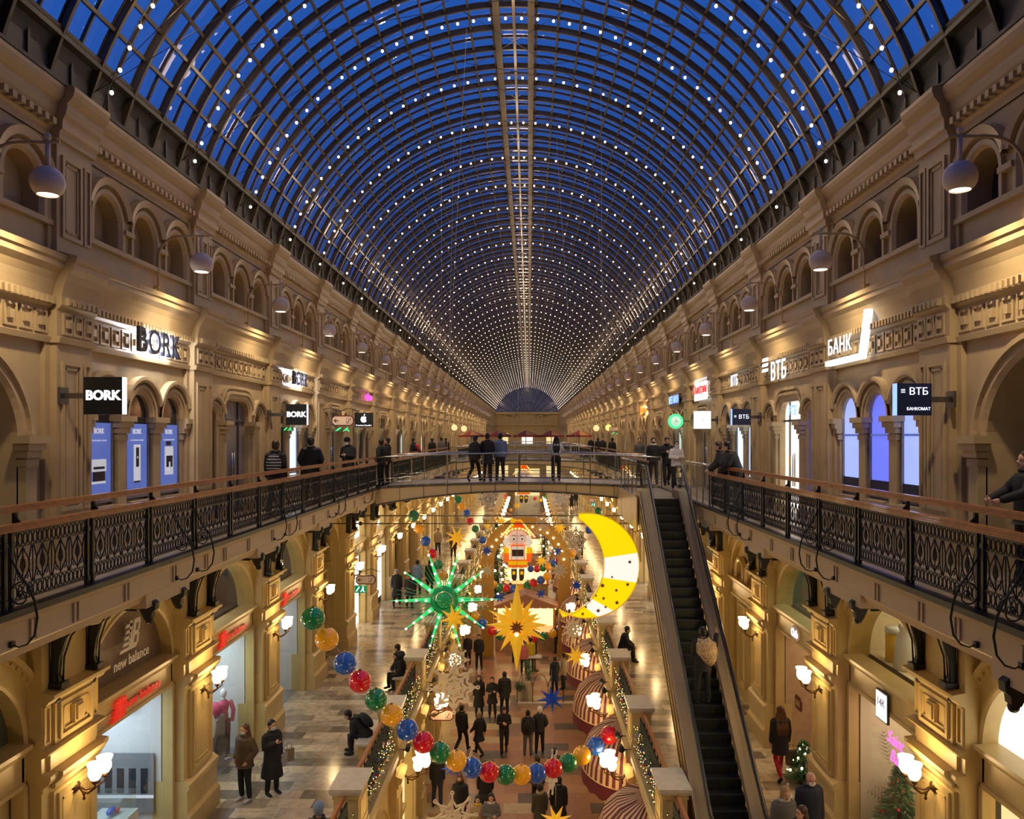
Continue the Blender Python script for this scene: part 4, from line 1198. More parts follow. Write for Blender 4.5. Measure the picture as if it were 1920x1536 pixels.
mb = MB(); mb.tube([(0, -.01, 0), (0, -.01, .15)], .008, 'letter_dark', 4); mb.tube([(0, -.01, 0), (.09, -.01, 0)], .008, 'letter_dark', 4); mb.build('hands', r)
mb = MB(); mb.box(.28, .55, .02, .06, -.02, .02, 'steel_dark'); mb.build('wall_bracket', r)

def arrow_sign(px0, px1, py0, py1, Y, side, label, right=False, exit_=True, hang=True):
    a = P(px0, py0, Y); b = P(px1, py1, Y); cx = (a.x + b.x) / 2; cz = (a.z + b.z) / 2; w = abs(b.x - a.x); h = abs(a.z - b.z)
    r = empty('direction_sign', (cx, Y, cz)); tag(r, label, 'sign')
    def oct_(w, h, c=.25): return [(-w / 2 + c * h, -h / 2), (w / 2 - c * h, -h / 2), (w / 2, -h / 2 + c * h), (w / 2, h / 2 - c * h), (w / 2 - c * h, h / 2), (-w / 2 + c * h, h / 2), (-w / 2, h / 2 - c * h), (-w / 2, -h / 2 + c * h)]
    mb = MB(); mb.prism(oct_(w, h), lambda p, t: (p[0], 0 if t == 0 else .06, p[1]), 'maroon'); mb.build('frame', r)
    mb = MB(); mb.prism(oct_(w * .92, h * .78), lambda p, t: (p[0], -.008 if t == 0 else 0, p[1]), 'sign_cream'); mb.build('plate', r)
    e = 1 if right else -1; mb = MB(); x = e * w * .28
    mb.box(x - w * .1, x + w * .1, -.014, -.009, -h * .04, h * .04, 'maroon')
    mb.prism([(x + e * w * .13, 0), (x + e * w * .03, h * .2), (x + e * w * .0, h * .16), (x + e * w * .06, 0), (x + e * w * .0, -h * .16), (x + e * w * .03, -h * .2)], lambda p, t: (p[0], -.014 if t == 0 else -.009, p[1]), 'maroon'); mb.build('arrow', r)
    mb = MB(); x = -e * w * .27
    for q in ((-.1, -.25, .1, .25),): mb.tube([(x - w * .1, -.012, -h * .25), (x + w * .1, -.012, -h * .25), (x + w * .1, -.012, h * .25), (x - w * .1, -.012, h * .25)], .006, 'maroon', 4, closed=True)
    mb.tube([(x - w * .08, -.012, -h * .18), (x - w * .03, -.012, -h * .18), (x + w * .04, -.012, h * .14), (x + w * .08, -.012, h * .14)], .012, 'maroon', 4); mb.build('escalator_pictogram', r)
    mb = MB()
    for q in (-.3, .3): mb.tube([(q * w, .03, h / 2), (q * w, .03, h / 2 + .18)], .008, 'iron', 4)
    sc_ = [(side * (w * .9) , .03, h / 2 + .18)] + [(w * .9 * (1 - i / 6) * side - side * .0, .03, h / 2 + .18 + .05 * sin(i)) for i in range(1, 12)]
    mb.tube(sc_, .012, 'iron', 5)
    cc = [(-side * .2 * 0 + side * w * .55 + .09 * cos(i * .6) * (1 - i / 16), .03, h / 2 + .3 + .09 * sin(i * .6) * (1 - i / 16)) for i in range(14)]
    mb.tube(cc, .01, 'iron', 5); mb.build('scroll_hanger', r)
    return r
def exit_sign(px0, px1, py0, py1, Y, label, solid=False):
    a = P(px0, py0, Y); b = P(px1, py1, Y); cx = (a.x + b.x) / 2; cz = (a.z + b.z) / 2; w = abs(b.x - a.x); h = abs(a.z - b.z)
    r = empty('exit_sign', (cx, Y, cz)); tag(r, label, 'exit sign')
    mb = MB(); mb.box(-w / 2, w / 2, 0, .04, -h / 2, h / 2, 'exit_green' if solid else 'glass_clear'); mb.build('panel', r)
    mm = 'led_white' if solid else 'led_green'; mb = MB()
    mb.prism([(-w * .42, -h * .3), (-w * .3, -h * .3), (-w * .1, h * .2), (-w * .05, h * .32), (-w * .16, h * .32)], lambda p, t: (p[0], -.01 if t == 0 else 0, p[1]), mm)
    mb.sphere((w * .22, -.006, h * .28), h * .11, mm, 8, 6, (1, .3, 1))
    mb.prism([(w * .12, h * .12), (w * .3, h * .12), (w * .24, -h * .1), (w * .38, -h * .36), (w * .28, -h * .38), (w * .18, -h * .12), (w * .05, -h * .36), (-w * .02, -h * .3), (w * .12, -h * .05)], lambda p, t: (p[0], -.01 if t == 0 else 0, p[1]), mm)
    mb.build('running_man_pictogram', r)
    mb = MB(); mb.tube([(0, .02, h / 2), (0, .02, h / 2 + .12)], .006, 'iron', 4); mb.build('hanger', r)
arrow_sign(622, 663, 779, 799, 26.5, -1, 'cream arrow sign in a maroon frame hanging over the left gallery')
exit_sign(625, 661, 800, 810, 26.55, 'green glowing exit sign under the arrow sign, left gallery')
exit_sign(530, 550, 800, 809, 23.5, 'small green glowing exit sign below the second black square sign')
arrow_sign(667, 704, 1079, 1096, 30.6, -1, 'cream arrow sign above the marble walkway, left middle gallery')
exit_sign(665, 687, 1098, 1112, 30.65, 'green and white exit box below the arrow sign, left middle gallery', True)
arrow_sign(1142, 1166, 800, 809, 56, 1, 'tiny arrow sign far along the right gallery', True)
exit_sign(1145, 1164, 810, 815, 56.1, 'tiny green exit sign far along the right gallery')
arrow_sign(806, 850, 1331, 1352, 27, -1, 'cream arrow sign on the ground storey behind the big snowflake', False)
arrow_sign(1102, 1119, 935, 942, 45, 1, 'tiny arrow sign over the right middle walkway')
exit_sign(1108, 1117, 943, 950, 45.1, 'tiny green exit box over the right middle walkway', True)
for i, (px, py) in enumerate(((852, 802), (870, 804), (1118, 803), (1141, 802))):
    r = empty('round_lantern', tuple(P(px, py, 58))); tag(r, ('round glowing lantern, %s of the pair far on the %s') % (('left one', 'right one')[i % 2], 'left' if i < 2 else 'right'), 'lamp', 'round lanterns')
    mb = MB(); mb.sphere((0, 0, 0), .22, 'win_warm' if i < 3 else 'led_yellow', 12, 8); mb.build('glass_ball', r); mb = MB(); mb.tube([(.25 * cos(t / 3), 0, .25 * sin(t / 3)) for t in range(19)], .02, 'brass', 5, closed=True); mb.build('ring', r)

# ---------------------------------------------------------------- middle storey shops
def nb_mark(parent, s, m, face, loc=(0, 0, 0), ext=.02):
    """slanted N and B cut by speed stripes"""
    g = bpy.data.objects.new('emblem', None); bpy.data.objects.remove(g)
    mb = MB(); sh = .32
    def pr(pts): 
        out = [(x + sh * z, z) for x, z in pts]
        if face == 'L': mb.prism([(x * s, z * s) for x, z in out], lambda p, t: (loc[0] + (ext if t else 0), loc[1] + p[0], loc[2] + p[1]), m)
        else: mb.prism([(x * s, z * s) for x, z in out], lambda p, t: (loc[0] - (ext if t else 0), loc[1] - p[0], loc[2] + p[1]), m)
    # striped N
    for i in range(5):
        z = -.5 + i * .2; x0 = -.62 + i * .035 - (.12 if i in (0, 4) else 0); pr([(x0, z), (-.12, z), (-.12, z + .11), (x0 + .05, z + .11)])
    pr([(-.3, .5), (-.12, .5), (.06, -.5), (-.1, -.5)]); 
    # B
    pr([(.02, -.5), (.2, -.5), (.2, .5), (.02, .5)])
    for z0 in (-.5, -.08, .34): pr([(.2, z0), (.42, z0), (.5, z0 + .08), (.42, z0 + .16), (.2, z0 + .16)])
    pr([(.42, -.4), (.55, -.36), (.55, -.06), (.42, -.02)]); pr([(.4, .04), (.52, .08), (.52, .36), (.4, .4)])
    return mb.build('emblem', parent)
for k, (py_, lab) in enumerate((('', 'nearest'), ('', 'second'), ('', 'third'))):
    y = PK2(k) + B / 2 - .05
    r = empty('shop_sign', (-WX2 + .13, y, 7.33)); tag(r, 'red letters and emblem over the %s glass shop front on the left' % lab, 'sign', 'red shop signs')
    nb_mark(r, .34, 'nb_red', 'L', (0, -.55, 0), .05)
    text('new balance', .27, 'nb_red', r, (.03, .32, 0), 'L', .008, bold=.001, sx=1.0, spacing=1.05)
    mb = MB(); mb.box(-.03, 0, -.9, 1.05, -.015, .015, 'steel'); mb.build('mounting_rail', r)
def room(k, side, wall, depth=2.2, z1=7.08, power=180, col=(.85, .93, 1), floor='shop_floor', n0=-.13):
    mb = MB(); y0, y1 = PK2(k) + .78, PK2(k) + B - .78; xa = side * (WX2 - n0); xb = side * (WX2 + depth); x0, x1 = sorted((xa, xb))
    mb.quad((x0, y0, Z2 + .01), (x1, y0, Z2 + .01), (x1, y1, Z2 + .01), (x0, y1, Z2 + .01), floor)
    mb.quad((xb, y0, Z2), (xb, y1, Z2), (xb, y1, z1), (xb, y0, z1), wall)
    for y in (y0, y1): mb.quad((x0, y, Z2), (x1, y, Z2), (x1, y, z1), (x0, y, z1), wall)
    mb.quad((x0, y0, z1), (x1, y0, z1), (x1, y1, z1), (x0, y1, z1), wall)
    struct(mb.build('wall_back'))
    l = light('AREA', 'shop_light', ((xa + xb) / 2, (y0 + y1) / 2, z1 - .06), power, col, shape='RECTANGLE', size=abs(xb - xa) * .8, size_y=(y1 - y0) * .8)
    return l
def pane(k, side, n, z0, z1, m, name='window_3', a=1.58):
    mb = MB(); x = side * (WX2 - n); mid = PK2(k) + B / 2; mb.quad((x, mid - a, z0), (x, mid + a, z0), (x, mid + a, z1), (x, mid - a, z1), m); return struct(mb.build(name))
def lun(k, side, m, n=-.12, name='window_4'):
    mb = MB(); lunette(mb, n, m); o = struct(mb.build(name)); o.location = (side * WX2, PK2(k), 0); o.scale = (-side, 1, 1); return o
def upper_room(k, side, wall, power, col):
    mb = MB(); y0, y1 = PK2(k) + .5, PK2(k) + B - .5; xa = side * (WX2 + .32); xb = side * (WX2 + 2.2); x0, x1 = sorted((xa, xb))
    mb.quad((x0, y0, 7.7), (x1, y0, 7.7), (x1, y1, 7.7), (x0, y1, 7.7), wall); mb.quad((x0, y0, 9.6), (x1, y0, 9.6), (x1, y1, 9.6), (x0, y1, 9.6), wall)
    mb.quad((xb, y0, 7.7), (xb, y1, 7.7), (xb, y1, 9.6), (xb, y0, 9.6), wall)
    for y in (y0, y1): mb.quad((x0, y, 7.7), (x1, y, 7.7), (x1, y, 9.6), (x0, y, 9.6), wall)
    struct(mb.build('wall_back'))
    light('AREA', 'shop_light', ((xa + xb) / 2, (y0 + y1) / 2, 9.5), power, col, shape='RECTANGLE', size=1.3, size_y=2.6)
# left: three sports shop bays
room(0, -1, 'shop_wall', power=75, col=(.72, .86, 1)); room(1, -1, 'shop_wall', power=60, col=(.8, .95, 1)); room(2, -1, 'shop_wall', power=30, col=(.85, .95, 1))
for k in (0, 1, 2): pane(k, -1, -.02, Z2, 7.1, 'glass')
lun(0, -1, 'frosted')
r = empty('lunette_logo', (-WX2 + .0, PK2(0) + B / 2 + .15, 8.28)); tag(r, 'cream logo and lettering on the brown half-round window', 'logo')
nb_mark(r, .52, 'brown_logo', 'L', (0, 0, .17), .01); text('new balance', .27, 'brown_logo', r, (.005, 0, -.27), 'L', .004, bold=.004)
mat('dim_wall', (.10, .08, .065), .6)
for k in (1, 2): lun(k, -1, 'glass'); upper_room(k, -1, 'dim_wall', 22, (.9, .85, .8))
for k, yy in ((1, .95), (1, 1.6), (2, 1.1), (2, 1.55)):
    r = empty('ceiling_spotlight', (-WX2 - .8, PK2(k) + yy + .5, 8.15)); tag(r, 'glaring white spotlight seen through the %s half-round window on the left' % ('second' if k == 1 else 'third'), 'lamp', 'spotlights in the half-round windows')
    mb = MB(); mb.sphere((0, 0, 0), .13, 'led_spot' if 'led_spot' in M else 'led_white', 12, 8); mb.build('lens', r); mb = MB(); mb.lathe([(.15, -.05), (.15, -.3), (.001, -.3)], 'dark', 12, (0, 0, 0), 'x'); mb.build('housing', r)
    light('POINT', 'shop_light', (-WX2 - .55, PK2(k) + yy + .5, 8.15), 9, (.85, .92, 1), shadow_soft_size=.1)
# shop furnishings on the left
for i, (yy, zz) in enumerate(((.9, 6.85), (1.4, 6.85), (2.1, 6.85), (2.9, 6.85))):
    r = empty('track_spotlight', (-WX2 - .6, PK2(0) + yy + 1.05, zz)); tag(r, 'black track spotlight behind the nearest left shop glass, %s of four' % ('first', 'second', 'third', 'last')[i], 'lamp', 'track spotlights in the shop'); r.rotation_euler = (0, .5, 0)
    mb = MB(); mb.lathe([(.001, -.32), (.07, -.32), (.075, 0), (.001, 0)], 'dark', 12); mb.build('barrel', r); mb = MB(); mb.box(-.01, .01, -.01, .01, 0, .2, 'dark'); mb.build('stem', r)
def vitrine(loc, label):
    r = empty('display_case', loc); tag(r, label, 'display case'); mb = MB(); mb.box(-.35, .35, -.35, .35, 0, .9, 'white'); mb.build('plinth', r)
    mb = MB(); mb.box(-.32, .32, -.32, .32, .9, 1.3, 'glass_clear'); mb.build('glass_box', r); mb = MB()
    mb.sphere((0, 0, 1.0), .14, 'bau_blue', 10, 8, (.5, 1, .5)); mb.sphere((.05, .12, .97), .09, 'bau_red', 10, 8, (.6, 1, .5)); o = mb.build('running_shoe', r)
vitrine((-WX2 - .65, PK2(0) + 3.1, Z2), 'white plinth with glass box and a sports shoe behind the nearest left shop glass')
r = empty('wall_picture', (-WX2 - 1.15, PK2(0) + B - .82, 5.0), -pi / 2); tag(r, 'grey railway photograph on the far side wall of the nearest left shop', 'picture')
mb = MB(); mb.box(0, .03, -.9, .9, -.5, .7, 'shop_floor'); mb.build('sheet', r); mb = MB()
for i in range(7): mb.box(.03, .04, -.8 + i * .24, -.66 + i * .24, -.1, .4, 'print_dark')
mb.box(.03, .04, -.9, .9, -.2, -.14, 'print_white'); mb.build('train_print', r)
def mannequin(loc, label, m1, m2, rz=0):
    r = empty('mannequin', loc, rz); tag(r, label, 'mannequin')
    mb = MB(); mb.sphere((0, 0, 1.62), .1, 'white', 12, 8, (.85, .95, 1.2)); mb.tube([(0, 0, 1.42), (0, 0, 1.55)], .05, 'white', 8); mb.build('head', r)
    mb = MB(); mb.tube([(0, 0, .95), (0, 0, 1.15), (0, 0, 1.35), (0, 0, 1.45)], [.16, .14, .19, .08], m1, 12, flat=.7)
    for sgn in (-1, 1): mb.tube([(sgn * .17, 0, 1.4), (sgn * .25, .03, 1.15), (sgn * .2, -.08, .9)], [.06, .055, .045], m1, 8)
    mb.build('jacket', r); mb = MB()
    for sgn in (-1, 1): mb.tube([(sgn * .08, 0, .95), (sgn * .1, 0, .5), (sgn * .1, 0, .05)], [.1, .07, .055], m2, 8)
    mb.build('trousers', r); mb = MB(); mb.lathe([(.001, 0), (.25, 0), (.25, .02), (.001, .03)], 'steel', 16); mb.build('stand', r)
mat('leggings', (.12, .015, .03), .7)
mannequin((-WX2 - .45, PK2(1) + 3.45, Z2), 'mannequin in a pink jacket and dark red leggings behind the second left shop glass', 'pink_cloth', 'leggings', .5)
mannequin((-WX2 - .5, PK2(1) + 2.3, Z2), 'white torso mannequin in the second left shop front', 'white', 'shop_floor', .5)
r = empty('display_counter', (-WX2 - .6, PK2(1) + 2.9, Z2)); tag(r, 'grey display counter with a striped ball and a black bag, second left shop', 'counter'); mb = MB(); mb.box(-.25, .25, -.4, .4, 0, 1.15, 'shop_floor'); mb.build('body', r)
mb = MB(); mb.sphere((.1, .1, 1.33), .18, 'pink_cloth', 12, 8); mb.build('ball', r); mb = MB(); mb.sphere((.3, 0, .5), .3, 'dark', 12, 8, (.4, 1, .8)); mb.build('bag_picture', r)
# far left of the first arch: shuttered half-round window with panel below
lun(-1, -1, 'pane_green'); pane(-1, -1, -.08, Z2, 7.1, 'plaster')
for k in (4, 5):
    lun(k, -1, 'win_white'); pane(k, -1, -.15, Z2, 7.1, 'win_white')
    letters_sign('LAMI', .36, PK2(k) + B / 2, 7.33, -1, 'letter_dark', 'dark letters over the %s lit shop front on the left' % ('first' if k == 4 else 'second'), None, x=-WX2 + .13, bold=.01)
r = empty('light_box', (-WX2 + .02, PK2(5) + B / 2 + .4, Z2 + .35)); tag(r, 'tall white glowing light box in a black frame on the left walkway', 'light box')
mb = MB(); mb.box(-.02, .02, -.8, .8, 0, 2.5, 'led_white'); mb.build('lit_face', r); mb = MB(); mb.box(-.06, -.02, -.9, .9, -.35, 2.6, 'dark'); mb.build('frame', r)
# right: confectioner's bay etc.
room(0, 1, 'shop_wall_warm', power=42, col=(1, .82, .52), floor='shop_wall_warm'); pane(0, 1, -.02, Z2, 7.1, 'glass'); lun(0, 1, 'glass'); upper_room(0, 1, 'shop_wall_warm', 30, (1, .82, .5))
mat('wallpaper', (.55, .37, .22), .7, noise=.12, scale=5)
room(1, 1, 'wallpaper', power=30, col=(1, .78, .5), floor='marble'); lun(1, 1, 'glass'); upper_room(1, 1, 'pane_green', 40, (.95, 1, .75))
lun(-1, 1, 'win_white'); pane(-1, 1, -.15, Z2, 7.1, 'win_warm')
lun(2, 1, 'plaster', -.05); pane(2, 1, -.05, Z2, 7.1, 'plaster')
# blind twin niches in the third right bay
mb = MB()
for c in (B / 2 - .6, B / 2 + .6):
    ring(mb, c, 7.9, .36, .36, [(-.02, 0), (-.02, .1), (.04, .14), (.1, .14), (.12, .1), (.13, 0)], 'plaster', legs=.3); arch_pane(mb, c, .36, 7.6, 7.9, .36, .01, 'sign_orange' if False else 'plaster_red')
    panel(mb, 0, c - .4, c + .4, 4.4, 6.9, 'plaster', .04, .06)
o = struct(mb.build('trim_7')); o.location = (WX2 - .0, PK2(2), 0); o.scale = (-1, 1, 1)
OR = {}
rs = random.Random(9)
for k in range(3, NB):
    for side in (-1, 1):
        if side < 0 and k < 6: continue
        a = rs.choice(['win_warm', 'win_white', 'win_dim', 'win_warm', 'win_white']); b = rs.choice(['win_warm', 'win_white', 'win_dim', 'win_warm'])
        lun(k, side, b); pane(k, side, -.15, Z2, 7.1, a)
for k in range(0, NB):
    for side in (-1, 1):
        a = rs.choice(['win_warm', 'win_dim', 'win_dim', 'win_warm'])
        mb = MB(); x = side * (WX1 + .25); mid = PK2(k) + B / 2; mb.quad((x, mid - 1.5, 0), (x, mid + 1.5, 0), (x, mid + 1.5, 3), (x, mid - 1.5, 3), a); struct(mb.build('window_5'))
# sweets shop contents
r = empty('leaf_wallpaper', (WX2 + .9, PK2(0) + B - .8, Z2)); tag(r, 'palm leaf wallpaper behind the pink neon in the nearest right shop', 'wallpaper'); mat('leaf_print', (.16, .24, .12), .7); mat('leaf_pink', (.6, .3, .32), .7)
mb = MB(); mb.box(-.78, 1.2, -.01, 0, .1, 3.1, 'shop_wall_warm'); mb.build('sheet', r); rl = random.Random(4)
for q in range(12):
    mb = MB(); cx_, cz_, a_ = rl.uniform(-.6, 1), rl.uniform(.6, 2.9), rl.uniform(0, 6.3); m_ = 'leaf_pink' if q % 4 == 0 else 'leaf_print'
    for j in range(9):
        t_ = -.32 + j * .08; bx_, bz_ = cx_ + t_ * cos(a_), cz_ + t_ * sin(a_); L_ = .22 * (1 - (t_ / .4) ** 2)
        for sg in (-1, 1): ex_, ez_ = bx_ + L_ * cos(a_ + sg * .9), bz_ + L_ * sin(a_ + sg * .9); ex_ = max(-.77, min(1.18, ex_)); mb.add([(bx_ - .012, -.015, bz_), (bx_ + .012, -.015, bz_ + .01), (ex_, -.015, ez_)], [(0, 1, 2)], m_)
    mb.build('leaf_print', r)
r = empty('golden_pot', (WX2 + .6, PK2(0) + 3.5, 7.71)); tag(r, 'bright yellow drum beside a white figure in the nearest right half-round window', 'ornament')
mat('yellow', (.9, .55, .02), .4); mb = MB(); mb.lathe([(.001, 0), (.2, 0), (.2, .55), (.001, .55)], 'yellow', 20); mb.build('drum', r); mb = MB(); mb.lathe([(.001, .55), (.21, .55), (.21, .65), (.001, .65)], 'white', 20); mb.build('lid', r)
r = empty('white_figure', (WX2 + .55, PK2(0) + 2.95, 7.71)); tag(r, 'white draped figure beside the yellow drum in the right half-round window', 'ornament')
mb = MB(); mb.lathe([(.001, 0), (.24, 0), (.22, .3), (.2, .55), (.12, .7), (.15, .78), (.1, .88), (.001, .92)], 'white', 20); mb.build('drapery', r); mb = MB(); mb.sphere((-.05, 0, .8), .1, 'white', 12, 8); mb.build('head', r)
r = empty('hanging_lamp', (WX2 + .6, PK2(1) + 2.9, 8.3)); tag(r, 'yellow hanging lamp shade in the second right half-round window', 'ornament'); mb = MB(); mb.lathe([(.001, .15), (.18, .12), (.22, -.05), (.001, -.1)], 'yellow', 16); mb.build('shade', r); mb = MB(); mb.tube([(0, 0, .15), (0, 0, 1.2)], .01, 'dark', 4); mb.build('cord', r)
r = empty('neon_sign', (WX2 + .3, PK2(0) + 2.85, 6.2)); tag(r, 'pink neon script in the nearest right shop window', 'neon sign')
text('Saint', .34, 'neon_pink', r, (0, .05, .16), 'R', .008, shear=.4); text('Barth', .34, 'neon_pink', r, (0, -.12, -.16), 'R', .008, shear=.4)
light('POINT', 'neon_light', (WX2 + .5, PK2(0) + 2.85, 6.2), 5, (1, .3, .8), shadow_soft_size=.2)
def fir_tree(loc, h, rr, label, ball, nball, light_=False, star=False):
    r = empty('christmas_tree', loc); tag(r, label, 'christmas tree')
    rnd = random.Random(int(h * 100)); mb = MB()
    for i in range(1200):
        z = rnd.random() ** 1.3; rad = rr * (1 - z) * rnd.uniform(.3, 1); a = rnd.uniform(0, 2 * pi)
        c = Vector((rad * cos(a), rad * sin(a), h * (.12 + .86 * z))); d = Vector((cos(a), sin(a), rnd.uniform(-.5, .2))) * rr * .3; s = Vector((-sin(a), cos(a), 0)) * rr * .055
        mb.add([c - s, c + s, c + d], [(0, 1, 2)], 'fir_bright')
    o = mb.build('branches', r); o['kind'] = 'stuff'
    mb = MB(); mb.tube([(0, 0, 0), (0, 0, h * .9)], [.04 * h, .008], 'bronze', 8); mb.lathe([(.001, 0), (rr * .35, 0), (rr * .4, h * .12), (.001, h * .12)], 'brass', 14); mb.build('pot', r)
    for i in range(nball):
        z = (i + .5) / nball; rad = rr * (1 - z) * 1.02; a = i * 2.4; c = (rad * cos(a), rad * sin(a), h * (.14 + .8 * z)); s = MB(); s.sphere((0, 0, 0), rr * .075, ball, 8, 6); s.build('bauble', r, c)
mat('fir_bright', (.05, .16, .05), .6, noise=.3, scale=8); emis('warm_dot', (1, .8, .5), 4, False)
fir_tree((WX2 + .62, PK2(0) + 3.4, Z2 + .55), 1.25, .45, 'christmas tree with red baubles in the nearest right shop window', 'bau_red', 26)
fir_tree((WX2 - .1, PK2(1) + 1.95, Z2), 1.0, .42, 'small christmas tree with warm lights on the right walkway', 'warm_dot', 22)
r = empty('small_table', (WX2 + .62, PK2(0) + 3.4, Z2)); tag(r, 'pale plinth carrying the christmas tree with red baubles', 'plinth'); mb = MB(); mb.box(-.35, .35, -.35, .35, 0, .5, 'shop_wall_warm'); mb.box(-.4, .4, -.4, .4, .5, .55, 'white'); mb.build('body', r)
for i, (dx, dy, c) in enumerate(((.3, -.7, 'bau_green'), (.5, .9, 'bau_green'), (.25, -.2, 'white'))):
    r = empty('gift_box', (WX2 + dx, PK2(0) + 2.9 + dy * .8, Z2)); tag(r, ('green gift box nearest the viewer', 'green gift box behind the tree', 'white gift box before the tree')[i] + ' in the right shop window', 'gift box'); mb = MB(); mb.box(-.2, .2, -.22, .22, 0, .4 + .2 * i, c); mb.build('box', r); mb = MB(); mb.box(-.205, .205, -.03, .03, 0, .41 + .2 * i, 'bau_gold'); mb.build('ribbon', r)
r = empty('notice_box', (WX2 - .14, PK2(0) + 2.35, 7.2)); tag(r, 'white lit notice in a dark frame above the nearest right shop glass', 'sign')
mb = MB(); mb.box(-.04, .0, -.24, .24, -.27, .27, 'sign_black'); mb.build('frame', r); mb = MB(); mb.box(-.055, -.04, -.21, .21, -.24, .24, 'led_white'); mb.build('lit_face', r); text('14К', .2, 'maroon', r, (-.06, 0, .06), 'R', .002)
r = empty('oval_sign', (WX2 - .13, PK2(1) + 2.45, 7.33)); tag(r, 'white lit oval Cafe sign over the second right shop', 'sign')
mb = MB(); mb.lathe([(.001, -.03), (.3, -.03), (.3, .0), (.001, .0)], 'sign_cream', 24, (0, 0, 0), 'x'); o = mb.build('oval_plate', r); o.scale = (1, 1, .62); text('Cafe', .26, 'led_white', r, (-.04, 0, 0), 'R', .006, shear=.3, bold=.01)
r = empty('wall_plaque', (WX2 + .3, PK2(1) + 3.5, 5.3)); tag(r, 'small dark octagonal hanging plaque at the second right shop', 'sign'); mb = MB(); mb.prism([(-.25, -.1), (-.18, -.17), (.18, -.17), (.25, -.1), (.25, .1), (.18, .17), (-.18, .17), (-.25, .1)], lambda p, t: (-.03 if t == 0 else 0, p[0], p[1]), 'maroon'); mb.build('plate', r); mb = MB(); mb.box(-.04, -.03, -.18, .18, -.08, .08, 'steel'); mb.build('inset', r)
# ---------------------------------------------------------------- escalator
EX0, EX1 = 3.82, 4.87; SL = .745; YT, YB = 24.0, 15.55
def ez(y): return Z3 - SL * (YT - y) if y < YT else Z3
esc = empty('escalator', (0, YT, 0)); tag(esc, 'dark-stepped escalator with black handrails rising from the right walkway to the top gallery', 'escalator')
esc.location = (0, 0, 0)
mat('step', (.035, .038, .036), .45, metal=.5); mat('handrail_rubber', (.008, .008, .008), .35); mat('skirt', (.50, .35, .19), .6)
sm_ = None; nst = 30
for i in range(nst):
    y1 = YT - (YT - YB) * i / nst; z = Z3 - SL * (YT - YB) * (i + 1) / nst; dy = (YT - YB) / nst; dz = SL * dy
    if sm_ is None:
        mb = MB(); mb.box(EX0 + .1, EX1 - .1, -dy, 0, -.02, 0, 'step'); mb.box(EX0 + .1, EX1 - .1, -.012, 0, 0, dz, 'step'); mb.box(EX0 + .1, EX1 - .1, -dy, -dy + .02, -.0, .006, 'steel_dark')
        for q in range(18): x = EX0 + .13 + q * .044; mb.box(x, x + .012, -.02, -.012, 0, dz, 'step'); mb.box(x, x + .012, -dy, 0, 0, .006, 'step')
        o = mb.build('step', esc, (0, y1, z)); sm_ = o.data
    else: o = bpy.data.objects.new('step', sm_); COL.objects.link(o); o.parent = esc; o.location = (0, y1, z)
path = [(y, ez(y)) for y in (YB - .6, YB)] + [(YT, Z3), (YT + 1.0, Z3)]
path[0] = (YB - .8, Z2)
def loft(side_x0, side_x1, lo, hi, m, name, smooth=False):
    mb = MB(); ys = [YB - .8, YB, YT, YT + 1.1]; f = lambda y: Z2 if y < YB + .01 else ez(y)
    v = []
    for y in ys:
        z = f(y); v += [(side_x0, y, z + lo), (side_x1, y, z + lo), (side_x1, y, z + hi), (side_x0, y, z + hi)]
    fs = []
    for i in range(3):
        for j in range(4): fs.append((4 * i + j, 4 * i + (j + 1) % 4, 4 * i + 4 + (j + 1) % 4, 4 * i + 4 + j))
    fs += [(0, 1, 2, 3), (12, 13, 14, 15)]
    mb.add(v, fs, m); return mb.build(name, esc)
for x in (EX0, EX1):
    a, b = x - .008, x + .008
    g = loft(a, b, .22, .92, 'glass_clear', 'glass_balustrade')
    s_ = -1 if x == EX0 else 1
    loft(*sorted((x - s_ * .12, x + s_ * .14)), .0, .24, 'skirt', 'inner_skirt')
    mb = MB()
    pts = [(x, YB - .75, Z2 + .35), (x, YB - 1.0, Z2 + .6), (x, YB - .8, Z2 + .92), (x, YB, Z2 + .95), (x, YT, Z3 + .95), (x, YT + 1.0, Z3 + .95), (x, YT + 1.22, Z3 + .8), (x, YT + 1.25, Z3 + .55), (x, YT + 1.1, Z3 + .35)]
    mb.tube(pts, .042, 'handrail_rubber', 8); mb.build('handrail', esc)
    mb = MB(); mb.tube([(p[0], p[1], p[2] - .055) for p in pts[3:6]], .018, 'steel', 6); mb.build('steel_trim', esc)
# outer cladding of the truss, left side faces the well
def clad(x0, x1, name):
    mb = MB(); lo = -.75
    pts = [(YB - .8, Z2), (YB - .8, Z2 + .24), (YB, Z2 + .24), (YT, Z3 + .24), (YT + 1.1, Z3 + .24), (YT + 1.1, Z3 + lo), (YT, Z3 + lo), (YB + .8, Z2)]
    mb.prism(pts, lambda p, t: (x0 if t == 0 else x1, p[0], p[1]), 'clad'); mb.build(name, esc)
    mb = MB()
    for d in (-.02, -.36, -.7): mb.tube([(x0 - .01 if x0 < 4 else x1 + .01, YB + .2 + (.7 if d < -.5 else 0), ez(YB + .2 + (.7 if d < -.5 else 0)) + d + .2), (x0 - .01 if x0 < 4 else x1 + .01, YT, Z3 + d + .2), (x0 - .01 if x0 < 4 else x1 + .01, YT + 1.1, Z3 + d + .2)], .018, 'brass', 4)
    mb.build('trim_line', esc)
clad(EX0 - .18, EX0 - .14, 'side_cladding'); clad(EX1 + .14, EX1 + .18, 'side_cladding')
mb = MB(); mb.box(EX0 + .1, EX1 - .1, YT, YT + 1.1, Z3 + .0, Z3 + .02, 'steel_dark'); mb.build('comb_plate', esc)
